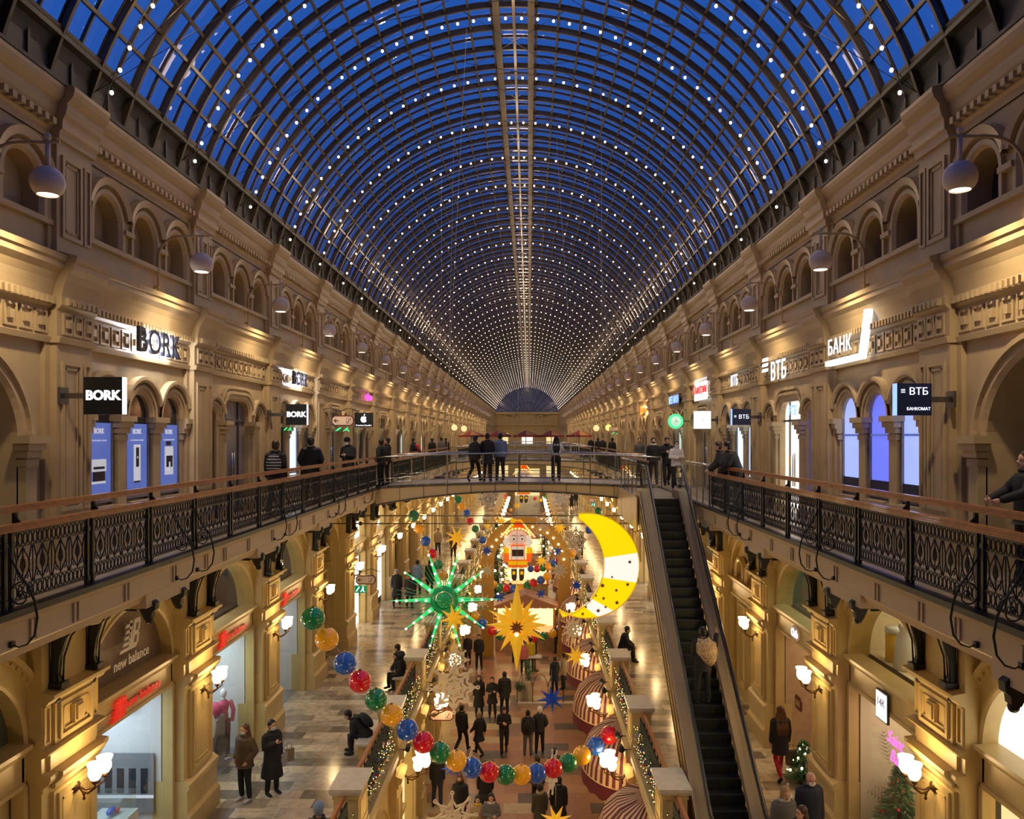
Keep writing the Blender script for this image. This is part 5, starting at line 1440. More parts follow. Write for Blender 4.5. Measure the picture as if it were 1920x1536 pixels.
mb = MB(); mb.sphere((EX0 - .2, YT + .6, Z3 - .2), .1, 'maroon', 12, 8, (.2, .7, 1.6)); mb.build('oval_badge', esc)
# landing between escalator, bridge and gallery
mb = MB(); mb.box(3.6, RX + .02, YT + 1.1, 29.5, 9.95, Z3, 'gallery_tile'); mb.box(3.56, 3.6, YT + .3, 29.5, 9.3, Z3 + .03, 'clad'); mb.box(3.6, RX, YT + 1.0, YT + 1.1, 9.4, 9.95, 'clad'); struct(mb.build('floor'))
def glass_fence(x0, y0, x1, y1, label, z=Z3, n=4):
    r = empty('glass_railing', (x0, y0, z)); tag(r, label, 'railing'); d = Vector((x1 - x0, y1 - y0, 0))
    mb = MB(); mb.tube([(0, 0, 1.08), (d.x, d.y, 1.08)], .028, 'steel', 8); mb.build('handrail', r)
    mb = MB(); mb.quad((0, 0, .1), (d.x, d.y, .1), (d.x, d.y, 1.0), (0, 0, 1.0), 'glass'); mb.build('glass_panel', r)
    for i in range(n + 1):
        mb = MB(); c = d * (i / n); mb.box(c.x - .02, c.x + .02, c.y - .02, c.y + .02, 0, 1.06, 'steel'); mb.build('post', r)
    return r
glass_fence(3.68, YT + 1.3, 3.68, 29.4, 'glass railing on the inner side of the escalator landing')
glass_fence(RX, PK(2) + .1, RX, YT + 1.0, 'glass railing between the escalator and the right gallery')
glass_fence(RX + .06, 21.0 - .9 + 1.5, RX + .3, 21.62, 'short glass return beside the end of the right iron balustrade', n=1)
# two slender tie bars across the hall below the bridge
for i, z in enumerate((9.35, 9.08)):
    r = empty('tie_bar', (0, 28.3, z)); tag(r, ('upper' if i == 0 else 'lower') + ' slender steel tie bar crossing the hall below the nearest footbridge', 'tie bar', 'tie bars'); mb = MB(); mb.tube([(-RX - 1.4, 0, 0), (RX + 1.4, 0, 0)], .022, 'steel_dark', 6); mb.build('bar', r); mb = MB(); mb.sphere((-RX - .3, 0, 0), .07, 'iron', 8, 6); mb.build('turnbuckle', r)

# ---------------------------------------------------------------- hanging decorations
emis('moon_yellow', (1.0, .72, .0), .92); emis('moon_white', (1.0, .95, .85), .9)
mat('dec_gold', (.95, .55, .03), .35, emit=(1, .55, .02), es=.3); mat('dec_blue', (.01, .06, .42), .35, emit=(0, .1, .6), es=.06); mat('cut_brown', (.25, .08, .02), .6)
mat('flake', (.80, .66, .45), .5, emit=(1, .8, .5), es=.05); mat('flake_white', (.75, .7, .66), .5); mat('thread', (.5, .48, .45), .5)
def cable(p0, p1, label, r=.008):
    o = empty('hanging_cable', p0); tag(o, label, 'cable', 'thin hanging cables'); mb = MB(); mb.tube([(0, 0, 0), tuple(Vector(p1) - Vector(p0))], r, 'thread', 4); mb.build('wire', o); return o
def moon(px, py, Y, Rpx):
    c = P(px, py, Y); u = U(Y); R = Rpx / u
    r = empty('crescent_moon', c); tag(r, 'giant glowing yellow crescent moon with white bands and star cut-outs', 'moon decoration')
    o0 = Vector((0, 0)); i0 = Vector((-69 / u, 2 / u)); Ri = 101 / u
    a0, a1 = radians(99), radians(-122); n = 60
    out = [(R * cos(a0 + (a1 - a0) * i / n), R * sin(a0 + (a1 - a0) * i / n)) for i in range(n + 1)]
    b0 = math.atan2(out[0][1] - i0.y, out[0][0] - i0.x); b1 = math.atan2(out[-1][1] - i0.y, out[-1][0] - i0.x)
    inn = [(i0.x + Ri * cos(b0 + (b1 - b0) * i / n), i0.y + Ri * sin(b0 + (b1 - b0) * i / n)) for i in range(n + 1)]
    body = MB(); body2 = MB(); body3 = MB(); band = [MB(), MB()]; d = .11
    inn[0] = out[0]; inn[-1] = out[-1]
    for i in range(n):
        t = (i + .5) / n; tgt = body; m = 'moon_yellow'
        if .53 <= t < .71: tgt = body2
        if t >= .80: tgt = body3
        if .39 < t < .53: tgt, m = band[0], 'moon_white'
        if .71 < t < .80: tgt, m = band[1], 'moon_white'
        A, Bq, Cq, D = out[i], out[i + 1], inn[i + 1], inn[i]
        for yy in (-d, d): tgt.quad((A[0], yy, A[1]), (Bq[0], yy, Bq[1]), (Cq[0], yy, Cq[1]), (D[0], yy, D[1]), m)
        for E, G in ((A, Bq), (D, Cq)): tgt.quad((E[0], -d, E[1]), (G[0], -d, G[1]), (G[0], d, G[1]), (E[0], d, E[1]), m)
    for b in (body, body2, body3): b.build('yellow_section', r)
    for b in band: b.build('white_band', r)
    e = MB()
    for L in (out, inn): e.tube([(p[0], -d, p[1]) for p in L], .018, 'dec_gold', 4)
    e.build('edge_trim', r)
    for i, (sx, sy, s) in enumerate(((1180, 1053, 4.5), (1176, 1095, 4.5), (1129, 1097, 5.5), (1147, 1081, 3), (1155, 1106, 4), (1156, 1129, 5), (1104, 1125, 5.5), (1117, 1116, 3), (1131, 1121, 4), (1084, 1135, 4.5), (1098, 1137, 3.5), (1067, 1143, 5), (1135, 1137, 3.5), (1121, 1144, 5), (1092, 1150, 4), (1077, 1142, 2.5))):
        q = P(sx, sy, Y) - c; mb = MB(); pts = []
        for j in range(12): rr = (s if j % 2 == 0 else s * .42) / u; a = pi / 2 + j * pi / 6 + i; pts.append((q.x + rr * cos(a), q.z + rr * sin(a)))
        mb.prism(pts, lambda p, t: (p[0], -d - .01 if t == 0 else -d - .002, p[1]), 'cut_brown'); mb.build('star_cutout', r)
    cable(c + Vector((-.2, 0, R)), (c.x - 1.0, Y, VC + 6.6), 'thin cable from the vault down to the left tip of the crescent moon')
    cable(c + Vector((1.2, 0, R * .72)), (c.x + .15, Y, VC + 6.2), 'thin cable from the vault down to the back of the crescent moon')
moon(1100, 1060, 27, 98)
def star(px, py, Y, dpx, m, label, n=8, rin=.36, elong=(), rot=0.0, thick=.22, tilt=0.0, z=None):
    c = P(px, py, Y); R = dpx / U(Y) / 2
    r = empty('star_ornament', c); tag(r, label, 'star decoration', 'hanging stars'); r.rotation_euler = (0, 0, tilt)
    mb = MB(); V = [(0, -R * thick, 0), (0, R * thick, 0)]; F_ = []
    for j in range(2 * n):
        a = rot + pi / 2 + j * pi / n; rr = R if j % 2 == 0 else R * rin
        if elong and j % 2 == 0: rr *= elong[(j // 2) % len(elong)]
        V.append((rr * cos(a), 0, rr * sin(a)))
    for j in range(2 * n):
        a = 2 + j; b = 2 + (j + 1) % (2 * n); F_ += [(0, a, b), (1, b, a)]
    mb.add(V, F_, m); mb.build('points', r); mb = MB(); mb.tube([(0, 0, R * .9), (0, 0, R * .9 + .5)], .006, 'thread', 4); mb.build('thread', r)
    return r
# great gold star, its points seen crosswise
c = P(969, 1172, 25.5); r = empty('gold_star', c); tag(r, 'large folded gold star with long upper and lower points, centre of the hall', 'star decoration'); u = U(25.5)
for a0, n, R, m, yy, el in ((0, 12, 54, 'dec_gold', 0, (1, .8, 1.05)), (.26, 12, 44, 'dec_gold', .15, (1, .85, 1))):
    mb = MB(); V = [(0, -.2 + yy, 0), (0, .2 + yy, 0)]; F_ = []
    for j in range(2 * n):
        a = a0 + pi / 2 + j * pi / n; rr = (R * el[(j // 2) % 3] if j % 2 == 0 else R * .45) / u; V.append((rr * cos(a) * 1.1, yy, rr * sin(a)))
    for j in range(2 * n): F_ += [(0, 2 + j, 2 + (j + 1) % (2 * n)), (1, 2 + (j + 1) % (2 * n), 2 + j)]
    mb.add(V, F_, m); mb.build('points', r)
for sgn, L in ((1, 82), (-1, 86)):
    mb = MB(); w = 13 / u; q = [(-w, -.25, sgn * .25), (w, -.25, sgn * .25), (w, .05, sgn * .25), (-w, .05, sgn * .25), (0, -.1, sgn * L / u), (0, -.36, sgn * .2)]
    mb.add(q, [(0, 5, 4), (5, 1, 4), (1, 2, 4), (2, 3, 4), (3, 0, 4)], 'dec_gold'); mb.build('long_point', r)
mb = MB(); pts = []
for j in range(20): rr = (14 if j % 2 == 0 else 7) / u; a = pi / 2 + j * pi / 10; pts.append((rr * cos(a), rr * sin(a)))
mb.prism(pts, lambda p, t: (p[0], -.40 if t == 0 else -.38, p[1]), 'cut_brown'); mb.build('star_opening', r)
mb = MB(); mb.sphere((0, -.42, -.2), .06, 'warm_dot', 8, 6); mb.build('bulb', r)
cable(c + Vector((0, 0, 82 / u)), (c.x + .1, 25.5, VC + 6.8), 'thin cable from the vault to the large gold star')
# green burst
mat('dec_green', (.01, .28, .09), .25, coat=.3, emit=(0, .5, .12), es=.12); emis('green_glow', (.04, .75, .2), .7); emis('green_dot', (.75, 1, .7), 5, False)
c = P(833, 1125, 25.0); u = U(25); r = empty('green_burst', c); tag(r, 'green starburst ornament with lit rays round a shiny ball', 'starburst decoration')
mb = MB(); mb.lathe([(17 / u, -.12), (26 / u, -.1), (27 / u, .0), (26 / u, .1), (17 / u, .12)], 'dec_green', 32, (0, 0, 0), 'y'); mb.build('ring', r)
mb = MB(); mb.sphere((0, -.05, 0), 15 / u, 'dec_green', 24, 16); mb.build('ball', r)
for j in range(10):
    a = pi / 2 + .33 + 2 * pi * j / 10; mb = MB(); L = (104, 96, 108, 100, 98)[j % 5] / u; w = .07; d = Vector((cos(a), 0, sin(a))); s = Vector((-sin(a), 0, cos(a))) * w
    mb.add([d * .42 - s + Vector((0, .04, 0)), d * .42 + s + Vector((0, .04, 0)), d * L, d * .42 - s - Vector((0, .04, 0)), d * .42 + s - Vector((0, .04, 0))], [(0, 1, 2), (4, 3, 2), (0, 3, 2), (1, 4, 2)], 'green_glow')
    o = mb.build('lit_ray', r)
    for q in range(4):
        s2 = MB(); s2.sphere((0, 0, 0), .035, 'green_dot', 6, 5); s2.build('bulb', o, d * (.55 + .3 * q) + Vector((0, -.06, 0)))
for j in range(48):
    a = 2 * pi * j / 48 + .05; L = random.Random(j).uniform(74, 94) / u; yy = ((j % 3) - 1) * .25; mb = MB(); mb.tube([(.42 * cos(a), 0, .42 * sin(a)), (L * cos(a), yy, L * sin(a))], [.014, .006], 'dec_green', 4); mb.build('spike', r)
cable(c + Vector((0, 0, .5)), (c.x + .3, 25.0, VC + 6.0), 'thin cable from the vault to the green starburst')
star(851, 1160, 24.2, 56, 'dec_gold', 'mustard star hanging in front of the green starburst', 8, .38, rot=.2)
star(856, 1008, 34, 46, 'dec_gold', 'gold star between the green ball chain and the nutcracker, under the bridge', 8, .34, rot=.35)
star(1034, 1311, 25, 54, 'dec_blue', 'blue star low on the right of the long gold point', 8, .36, rot=.1)
star(847, 1440, 22, 40, 'dec_blue', 'deep blue star in front of the orange balls at the bottom', 9, .34, rot=.3, elong=(1, .8, 1.1))
star(1080, 1231, 26, 46, 'dec_gold', 'small gold star before the striped awnings', 8, .36, rot=.5)
star(913, 1033, 36, 25, 'dec_blue', 'small bright blue star left of the nutcracker', 8, .38, rot=.6)
star(1046, 1034, 38, 22, 'dec_blue', 'small blue star right of the nutcracker', 7, .38)
star(1015, 1052, 39, 26, 'dec_gold', 'small gold star beside the nutcracker arm', 9, .4)
star(914, 985, 44, 17, 'dec_gold', 'tiny gold star on the left of the golden gate arch', 9, .4)
star(940, 977, 43.5, 24, 'dec_gold', 'gold star on the crown of the golden gate arch, left', 9, .4)
star(1050, 990, 43.5, 26, 'dec_gold', 'gold star on the right shoulder of the golden gate arch', 9, .4)
star(970, 948, 52, 16, 'dec_gold', 'tiny gold star in the far decorations under the bridge', 9, .4)
star(1081, 1098, 33, 24, 'dec_blue', 'spiky blue star before the farthest striped awning', 10, .4)
star(1014, 1113, 33, 22, 'dec_blue', 'blue star below the middle ball chain, right of centre', 7, .4)
star(937, 1120, 33, 24, 'dec_blue', 'blue star below the middle ball chain, left of centre', 7, .4)
star(1042, 1540, 19.5, 64, 'dec_gold', 'gold star cut off by the bottom edge of the picture', 8, .36, rot=.35)
def snowflake(px, py, Y, dpx, m, label, n=8, tilt=0.0, style=0):
    c = P(px, py, Y); R = dpx / U(Y) / 2
    r = empty('snowflake', c); tag(r, label, 'snowflake decoration', 'hanging snowflakes'); r.rotation_euler = (0, 0, tilt)
    mb = MB(); w = R * .075; T = .02
    def bar_(p, q, ww=w):
        p = Vector((p[0], 0, p[1])); q = Vector((q[0], 0, q[1])); d = (q - p); L = d.length; a = math.atan2(d.z, d.x)
        mb.cbox((p + q) / 2, (L + ww, T * 2, ww), m, Matrix.Rotation(-a, 3, 'Y'))
    for j in range(n):
        a = pi / 2 + 2 * pi * j / n; h = pi / n; pt = lambda rr, da: (R * rr * cos(a + da), R * rr * sin(a + da))
        bar_(pt(.1, 0), pt(.88, 0))
        for rr, k_ in ((.3, .2), (.5, .36), (.72, .55)) if style == 0 else ((.38, .2), (.66, .42)):
            bar_(pt(rr, 0), pt(k_, h)); bar_(pt(rr, 0), pt(k_, -h))
        cc = pt(.94, 0); mb.tube([(cc[0] + R * .06 * cos(t), 0, cc[1] + R * .06 * sin(t)) for t in [i * pi / 4 for i in range(8)]], w * .45, m, 4, closed=True)
        if style == 0: bar_(pt(.8, 0), pt(.66, h * .55)); bar_(pt(.8, 0), pt(.66, -h * .55))
    mb.build('lattice', r); mb = MB(); mb.tube([(0, 0, R), (0, 0, R + .5)], .006, 'thread', 4); mb.build('thread', r)
snowflake(851, 1291, 22.5, 96, 'flake', 'large beige lattice snowflake below the bright lamp cluster, left of centre', 8, .15)
snowflake(856, 1238, 25.0, 50, 'flake', 'medium beige snowflake right of the dazzling lamp cluster', 8, .1)
snowflake(848, 1532, 20.0, 96, 'flake', 'large beige snowflake cut by the bottom edge of the picture', 8, .2, 1)
snowflake(1080, 1012, 36, 50, 'flake', 'beige snowflake beside the upper tip of the crescent moon', 8, 0)
snowflake(1018, 982, 40, 36, 'flake', 'beige snowflake at the right of the nutcracker hat', 8, 0)
snowflake(914, 1070, 34, 26, 'flake', 'small beige snowflake left of the nutcracker boots', 10, 0, 1)
snowflake(1049, 1070, 34, 32, 'flake_white', 'small pale snowflake left of the crescent moon', 10, .3, 1)
snowflake(1036, 1448, 22, 84, 'flake_white', 'white snowflake seen edge-on in front of the red ball', 8, 1.25)
snowflake(915, 936, 50, 40, 'flake_white', 'white snowflake directly under the bridge, left of centre', 8, 0)
snowflake(1050, 932, 50, 40, 'flake_white', 'white snowflake directly under the bridge, right of centre', 8, .2)
snowflake(1006, 948, 56, 16, 'flake_white', 'small white round snowflake in the far decorations', 10, 0, 1)
snowflake(1075, 1180, 30, 52, 'flake', 'beige snowflake behind the gold star over the awnings', 10, .5, 1)
snowflake(905, 1128, 30, 30, 'flake', 'beige snowflake behind the rays of the green starburst', 8, .2, 1)

# chains of balls
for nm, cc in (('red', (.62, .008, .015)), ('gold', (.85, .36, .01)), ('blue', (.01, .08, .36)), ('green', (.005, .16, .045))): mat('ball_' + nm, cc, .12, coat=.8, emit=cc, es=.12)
BMESH = {}
def ball(px, py, d, cname, label, grp, size=.5):
    Y = F * size / d; c = P(px, py, Y)
    r = empty('hanging_ball', c); tag(r, label, 'ball decoration', grp)
    if cname not in BMESH:
        mb = MB(); mb.sphere((0, 0, 0), .25, 'ball_' + cname, 28, 18); o = mb.build('shell', r)
        mb = MB(); mb.lathe([(.001, .245), (.035, .245), (.035, .275), (.001, .28)], 'brass', 10); o2 = mb.build('cap', r); BMESH[cname] = (o.data, o2.data)
    else:
        for nm, me in zip(('shell', 'cap'), BMESH[cname]): o = bpy.data.objects.new(nm, me); COL.objects.link(o); o.parent = r
    return c
def chain(lst, d0, d1, what, grp):
    cs = []
    for i, (px, py, cn) in enumerate(lst):
        d = d0 + (d1 - d0) * i / max(1, len(lst) - 1)
        w = ORD[i] if i < len(ORD) else str(i)
        cs.append(ball(px, py, d, cn, 'shiny %s ball, %s from the left on %s' % (cn, w, what), grp))
    r = empty('ball_chain', cs[0]); tag(r, 'thin cord carrying ' + what, 'cord'); mb = MB(); mb.tube([tuple(c - cs[0] + Vector((0, 0, .1))) for c in cs], .008, 'thread', 4); mb.build('wire', r)
ORD = ['first', 'second', 'third', 'fourth', 'fifth', 'sixth', 'seventh', 'eighth', 'ninth', 'tenth', 'eleventh', 'twelfth', 'thirteenth', 'fourteenth', 'fifteenth', 'sixteenth', 'seventeenth', 'eighteenth', 'nineteenth', 'twentieth']
g_, o_, b_, r_ = 'green', 'gold', 'blue', 'red'
chain([(587, 1160, g_), (613, 1199, o_), (647, 1244, b_), (675, 1278, r_), (705, 1312, g_), (734, 1341, o_), (764, 1369, b_), (794, 1392, r_), (825, 1411, g_), (856, 1427, o_), (885, 1440, b_), (917, 1448, r_), (948, 1453, g_), (978, 1453, o_), (1006, 1450, b_), (1037, 1441, r_), (1065, 1431, g_), (1091, 1417, o_), (1117, 1399, b_), (1142, 1379, r_)], 44, 34, 'the long near ball chain', 'balls of the near chain')
chain([(776, 967, g_), (786, 991, o_), (798, 1015, b_), (810, 1038, r_), (822, 1059, g_), (832, 1080, o_)], 20.5, 17.5, 'the left chain under the bridge', 'balls of the left chain')
chain([(859, 937, g_), (866, 950, o_), (875, 963, b_), (881, 978, r_), (891, 992, g_), (905, 1013, b_)], 15, 14, 'the far left chain by the golden gate', 'balls of the far left chain')
chain([(925, 1096, o_), (938, 1102, g_), (950, 1103, r_), (963, 1104, b_), (977, 1103, o_), (989, 1098, g_), (1000, 1093, r_), (1014, 1088, b_), (1026, 1081, o_)], 15, 16, 'the middle chain below the nutcracker', 'balls of the middle chain')
chain([(995, 1067, b_), (1007, 1067, r_), (1018, 1065, g_), (1029, 1062, o_), (1039, 1056, b_), (1049, 1049, r_), (1061, 1051, b_), (1072, 1038, o_)], 13, 17, 'the short chain beside the nutcracker boots', 'balls of the short chain')
chain([(876, 1134, g_), (890, 1154, o_), (905, 1169, b_), (923, 1183, r_), (938, 1192, g_), (962, 1198, o_), (982, 1199, b_), (1000, 1197, r_), (1018, 1194, g_), (1036, 1188, o_), (1052, 1178, b_)], 18, 17, 'the chain behind the gold star', 'balls of the chain behind the gold star')
chain([(1104, 994, b_), (1122, 959, g_)], 15, 15, 'the pair at the moon tip', 'balls at the moon tip')
chain([(935, 918 + 20, b_), (948, 932, r_), (952, 950, g_), (958, 957, o_), (1003, 935, r_), (1013, 938, o_), (1022, 932, g_), (1033, 944, b_), (1040, 955, r_)], 7, 7, 'the farthest cluster under the bridge', 'balls of the farthest cluster')

# nutcracker figures
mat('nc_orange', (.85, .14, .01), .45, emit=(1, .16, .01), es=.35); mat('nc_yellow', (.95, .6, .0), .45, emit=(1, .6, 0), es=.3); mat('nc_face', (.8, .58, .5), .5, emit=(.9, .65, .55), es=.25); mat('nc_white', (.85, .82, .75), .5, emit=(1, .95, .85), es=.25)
mat('nc_brown', (.05, .03, .02), .5); mat('nc_eye', (.12, .12, .35), .3); emis('nc_bulb', (1, .85, .45), 4, False)
def nutcracker(px, py, Y, label):
    c = P(px, py, Y); r = empty('nutcracker', c); tag(r, label, 'nutcracker decoration')
    def slab(name, pts, m, d=.12, y=0.0): mb = MB(); mb.prism([(x, z) for x, z in pts], lambda p, t: (p[0], y - d if t == 0 else y + d, p[1]), m); return mb.build(name, r)
    # hat
    slab('hat_crown', [(-.3, .95), (-.28, 1.2), (-.12, 1.34), (.12, 1.34), (.28, 1.2), (.3, .95)], 'nc_orange')
    slab('hat_plume', [(-.34, .95), (-.36, 1.4), (-.14, 1.36), (-.2, .95)], 'nc_yellow', .08, -.14)
    roof = [(-.82, .56), (-.28, 1.12), (.28, 1.12), (.82, .56), (.72, .48)] + [(.62 * cos(t), .42 + .5 * sin(t)) for t in [radians(q) for q in range(15, 166, 15)]] + [(-.72, .48)]
    slab('hat_brim', roof, 'nc_orange', .12)
    br = MB(); br.tube([(.62 * cos(t), -.14, .42 + .5 * sin(t)) for t in [radians(q) for q in range(15, 166, 10)]], .05, 'nc_yellow', 6); br.tube([(-.8, -.14, .52), (-.28, -.14, 1.12), (-.14, -.14, 1.3), (.14, -.14, 1.3), (.28, -.14, 1.12), (.8, -.14, .52)], .045, 'nc_yellow', 6); br.build('yellow_trim', r)
    bp = [(.62 * cos(radians(q)), .42 + .5 * sin(radians(q))) for q in range(20, 165, 16)] + [(-.8 + .52 * i / 6, .52 + .6 * i / 6) for i in range(7)] + [(.28 + .52 * i / 6, 1.12 - .6 * i / 6) for i in range(7)]
    for x, z in bp: s = MB(); s.sphere((0, 0, 0), .035, 'nc_bulb', 6, 5); s.build('bulb', r, (x, -.2, z))
    # head
    mb = MB(); mb.sphere((0, 0, .45), .5, 'nc_face', 20, 12, (1, .35, .78)); mb.build('face', r)
    for sg in (-1, 1):
        mb = MB()
        for q, (x, z, s) in enumerate(((.5, .42, .17), (.56, .24, .16), (.46, .08, .15), (.32, .02, .12))): mb.sphere((sg * x, -.02, z), s, 'nc_white', 12, 8, (1, .7, 1))
        mb.build('white_curls', r)
        mb = MB(); mb.sphere((sg * .2, -.17, .42), .09, 'nc_white', 12, 8, (1, .4, 1)); o = mb.build('eye', r)
        mb = MB(); mb.sphere((sg * .2 + .01, -.2, .41), .055, 'nc_eye', 10, 8, (1, .4, 1)); mb.build('iris', o)
        mb = MB(); mb.tube([(sg * .1, -.18, .55), (sg * .2, -.19, .6), (sg * .31, -.17, .55)], .014, 'nc_brown', 4); mb.build('eyebrow', r)
        slab('epaulette', [(sg * .35, -.02), (sg * .68, -.02), (sg * .72, -.28), (sg * .35, -.28)], 'nc_yellow', .14)
        slab('arm', [(sg * .42, -.28), (sg * .7, -.28), (sg * .64, -.72), (sg * .42, -.72)], 'nc_orange', .12)
        slab('leg', [(sg * .06, -.95), (sg * .3, -.95), (sg * .29, -1.12), (sg * .07, -1.12)], 'nc_white', .12)
        b_o = slab('boot', [(sg * .05, -1.05), (sg * .32, -1.05), (sg * .3, -1.5), (sg * .22, -1.6), (sg * .1, -1.6), (sg * .06, -1.5)], 'nc_brown', .14)
        mb = MB(); mb.box(sg * .19 - .07, sg * .19 + .07, -.16, -.14, -1.3, -1.14, 'nc_yellow'); mb.build('buckle', b_o)
    mb = MB(); mb.sphere((0, -.2, .3), .06, 'nc_face', 10, 8); mb.build('nose', r)
    slab('coat', [(-.42, .12), (.42, .12), (.44, -.72), (-.44, -.72)], 'nc_orange', .13)
    slab('teeth', [(-.3, .05), (.3, .05), (.3, -.58), (-.3, -.58)], 'nc_white', .02, -.15)
    slab('mouth_grille', [(-.28, -.1), (.28, -.1), (.28, -.42), (-.28, -.42)], 'nc_brown', .02, -.17)
    slab('belt', [(-.46, -.66), (.46, -.66), (.46, -.84), (-.46, -.84)], 'nc_yellow', .15)
    slab('coat_hem', [(-.48, -.84), (.48, -.84), (.46, -.97), (-.46, -.97)], 'nc_orange', .14)
    for sg in (-1, 1):
        for i in range(7): s = MB(); s.sphere((0, 0, 0), .028, 'nc_bulb', 6, 5); s.build('bulb', r, (sg * .38, -.17, .06 - i * .1))
    return r
nutcracker(971, 1026, 39.5, 'large nutcracker figure with a bulb-edged orange hat, centre of the hall')
nutcracker(982, 903, 62, 'second nutcracker figure far behind, just below the bridge edge')

# golden gate arch behind the nutcracker
r = empty('gate_arch', P(986, 1058, 45)); tag(r, 'ochre arched gate with bulbs and cut-out stars behind the nutcracker', 'gate'); mat('ochre', (.55, .3, .05), .5)
mb = MB(); pts = [(2.45 * cos(radians(t)), 2.6 * sin(radians(t))) for t in range(0, 181, 6)] + [(1.75 * cos(radians(t)), 1.9 * sin(radians(t))) for t in range(180, -1, -6)]
mb.prism(pts, lambda p, t: (p[0], -.15 if t == 0 else .15, p[1]), 'ochre'); mb.build('arch', r)
zb = -(r.location.z)
for sg in (-1, 1): mb = MB(); mb.box(sg * 2.1 - .34, sg * 2.1 + .34, -.15, .15, zb, 0, 'ochre'); mb.build('post', r)
for t in range(8, 176, 12): s = MB(); s.sphere((0, 0, 0), .06, 'nc_bulb', 6, 5); s.build('bulb', r, (2.1 * cos(radians(t)), -.2, 2.1 * sin(radians(t))))
# market stalls with lights down the ground storey
emis('stall_glow', (1, .65, .25), 2.2, False)
for i, (px, py, Y, w) in enumerate(((985, 1075, 47, 3.4), (985, 1010, 62, 3.4), (985, 965, 78, 3.4), (940, 940, 98, 2.6), (1030, 940, 98, 2.6))):
    r = empty('market_stall', (P(px, py, Y).x, Y, 0)); tag(r, 'wooden market stall with a striped roof, %s one down the hall' % ORD[i], 'stall', 'market stalls')
    mb = MB(); mb.box(-w / 2, w / 2, -.8, .8, 0, 1.0, 'clad'); mb.box(-w / 2 - .1, w / 2 + .1, -.95, .9, 1.0, 1.08, 'wood'); mb.build('counter', r)
    mb = MB(); mb.prism([(-w / 2 - .2, 2.5), (0, 3.2), (w / 2 + .2, 2.5), (w / 2 + .2, 2.42), (-w / 2 - .2, 2.42)], lambda p, t: (p[0], -1 if t == 0 else 1, p[1]), 'plaster_red'); mb.build('roof', r)
    for x in (-w / 2, w / 2):
        for y in (-.75, .75): mb = MB(); mb.box(x - .05, x + .05, y - .05, y + .05, 1, 2.5, 'wood'); mb.build('post', r)
    for q in range(9): s = MB(); s.sphere((0, 0, 0), .05, 'stall_glow', 6, 5); s.build('bulb', r, (-w / 2 + w * q / 8, -1.02, 2.4))
    mb = MB(); mb.box(-w / 2 + .1, w / 2 - .1, .5, .55, 1.1, 2.3, 'stall_glow'); mb.build('lit_back', r)
    light('POINT', 'stall_light', (r.location.x, Y - .3, 2.2), 60, (1, .7, .4), shadow_soft_size=.2)
# big firs down the left of the hall
fir_tree((-1.9, 58, 0), 6.0, 1.3, 'tall dark christmas tree with lights on the left of the far hall', 'warm_dot', 40)
fir_tree((1.7, 72, 0), 5.0, 1.1, 'tall christmas tree with lights on the right of the far hall', 'warm_dot', 34)

# striped awnings of the ground storey, right side
mat('stripe_cream', (.75, .5, .26), .7); mat('stripe_red', (.16, .03, .04), .7); mat('valance', (.13, .012, .022), .7)
def awning():
    mb = MB(); n = 44; lv = [(1.0, 2.5), (.97, 2.85), (.86, 3.2), (.62, 3.5), (.3, 3.65), (0.02, 3.7)]
    for i in range(n):
        a, b = -pi / 2 + pi * i / n, -pi / 2 + pi * (i + 1) / n; m = 'stripe_cream' if i % 2 else 'stripe_red'
        for (r0, z0), (r1, z1) in zip(lv, lv[1:]):
            f = lambda t, q, z: (1.35 * q * cos(t), 1.95 * q * sin(t), z)
            mb.quad(f(a, r0, z0), f(b, r0, z0), f(b, r1, z1), f(a, r1, z1), m)
    return mb
aw = awning(); AM = []
for k in range(1, 11):
    r = empty('striped_awning', (WX1 + .02, PK(k) + B / 2, 0)); r.scale = (-1, 1, 1)
    tag(r, ('burgundy and cream striped half-round awning, %s from the viewer on the right' % ORD[k - 1]) , 'awning', 'striped awnings')
    if not AM:
        o = aw.build('canopy', r); AM.append(o.data)
        mb = MB(); pts = [(1.36 * cos(-pi / 2 + pi * i / 40), 1.96 * sin(-pi / 2 + pi * i / 40)) for i in range(41)]
        for i in range(40): mb.quad((pts[i][0], pts[i][1], 2.5), (pts[i + 1][0], pts[i + 1][1], 2.5), (pts[i + 1][0], pts[i + 1][1], 2.12 - .05 * (i % 4 in (0, 1))), (pts[i][0], pts[i][1], 2.12 - .05 * (i % 4 in (1, 2))), 'valance')
        o = mb.build('valance', r); AM.append(o.data)
        mb = MB(); mb.tube([(p[0], p[1], 2.5) for p in pts], .018, 'stripe_cream', 4)
        for q in (8, 16, 24, 32): t = -pi / 2 + pi * q / 40; mb.tube([(1.36 * w_ * cos(t), 1.96 * w_ * sin(t), z_ + .01) for w_, z_ in [(1.0, 2.5), (.97, 2.85), (.86, 3.2), (.62, 3.5), (.3, 3.65)]], .01, 'maroon', 4)
        o = mb.build('frame_ribs', r); AM.append(o.data)
    else:
        for nm, me in zip(('canopy', 'valance', 'frame_ribs'), AM): o = bpy.data.objects.new(nm, me); COL.objects.link(o); o.parent = r
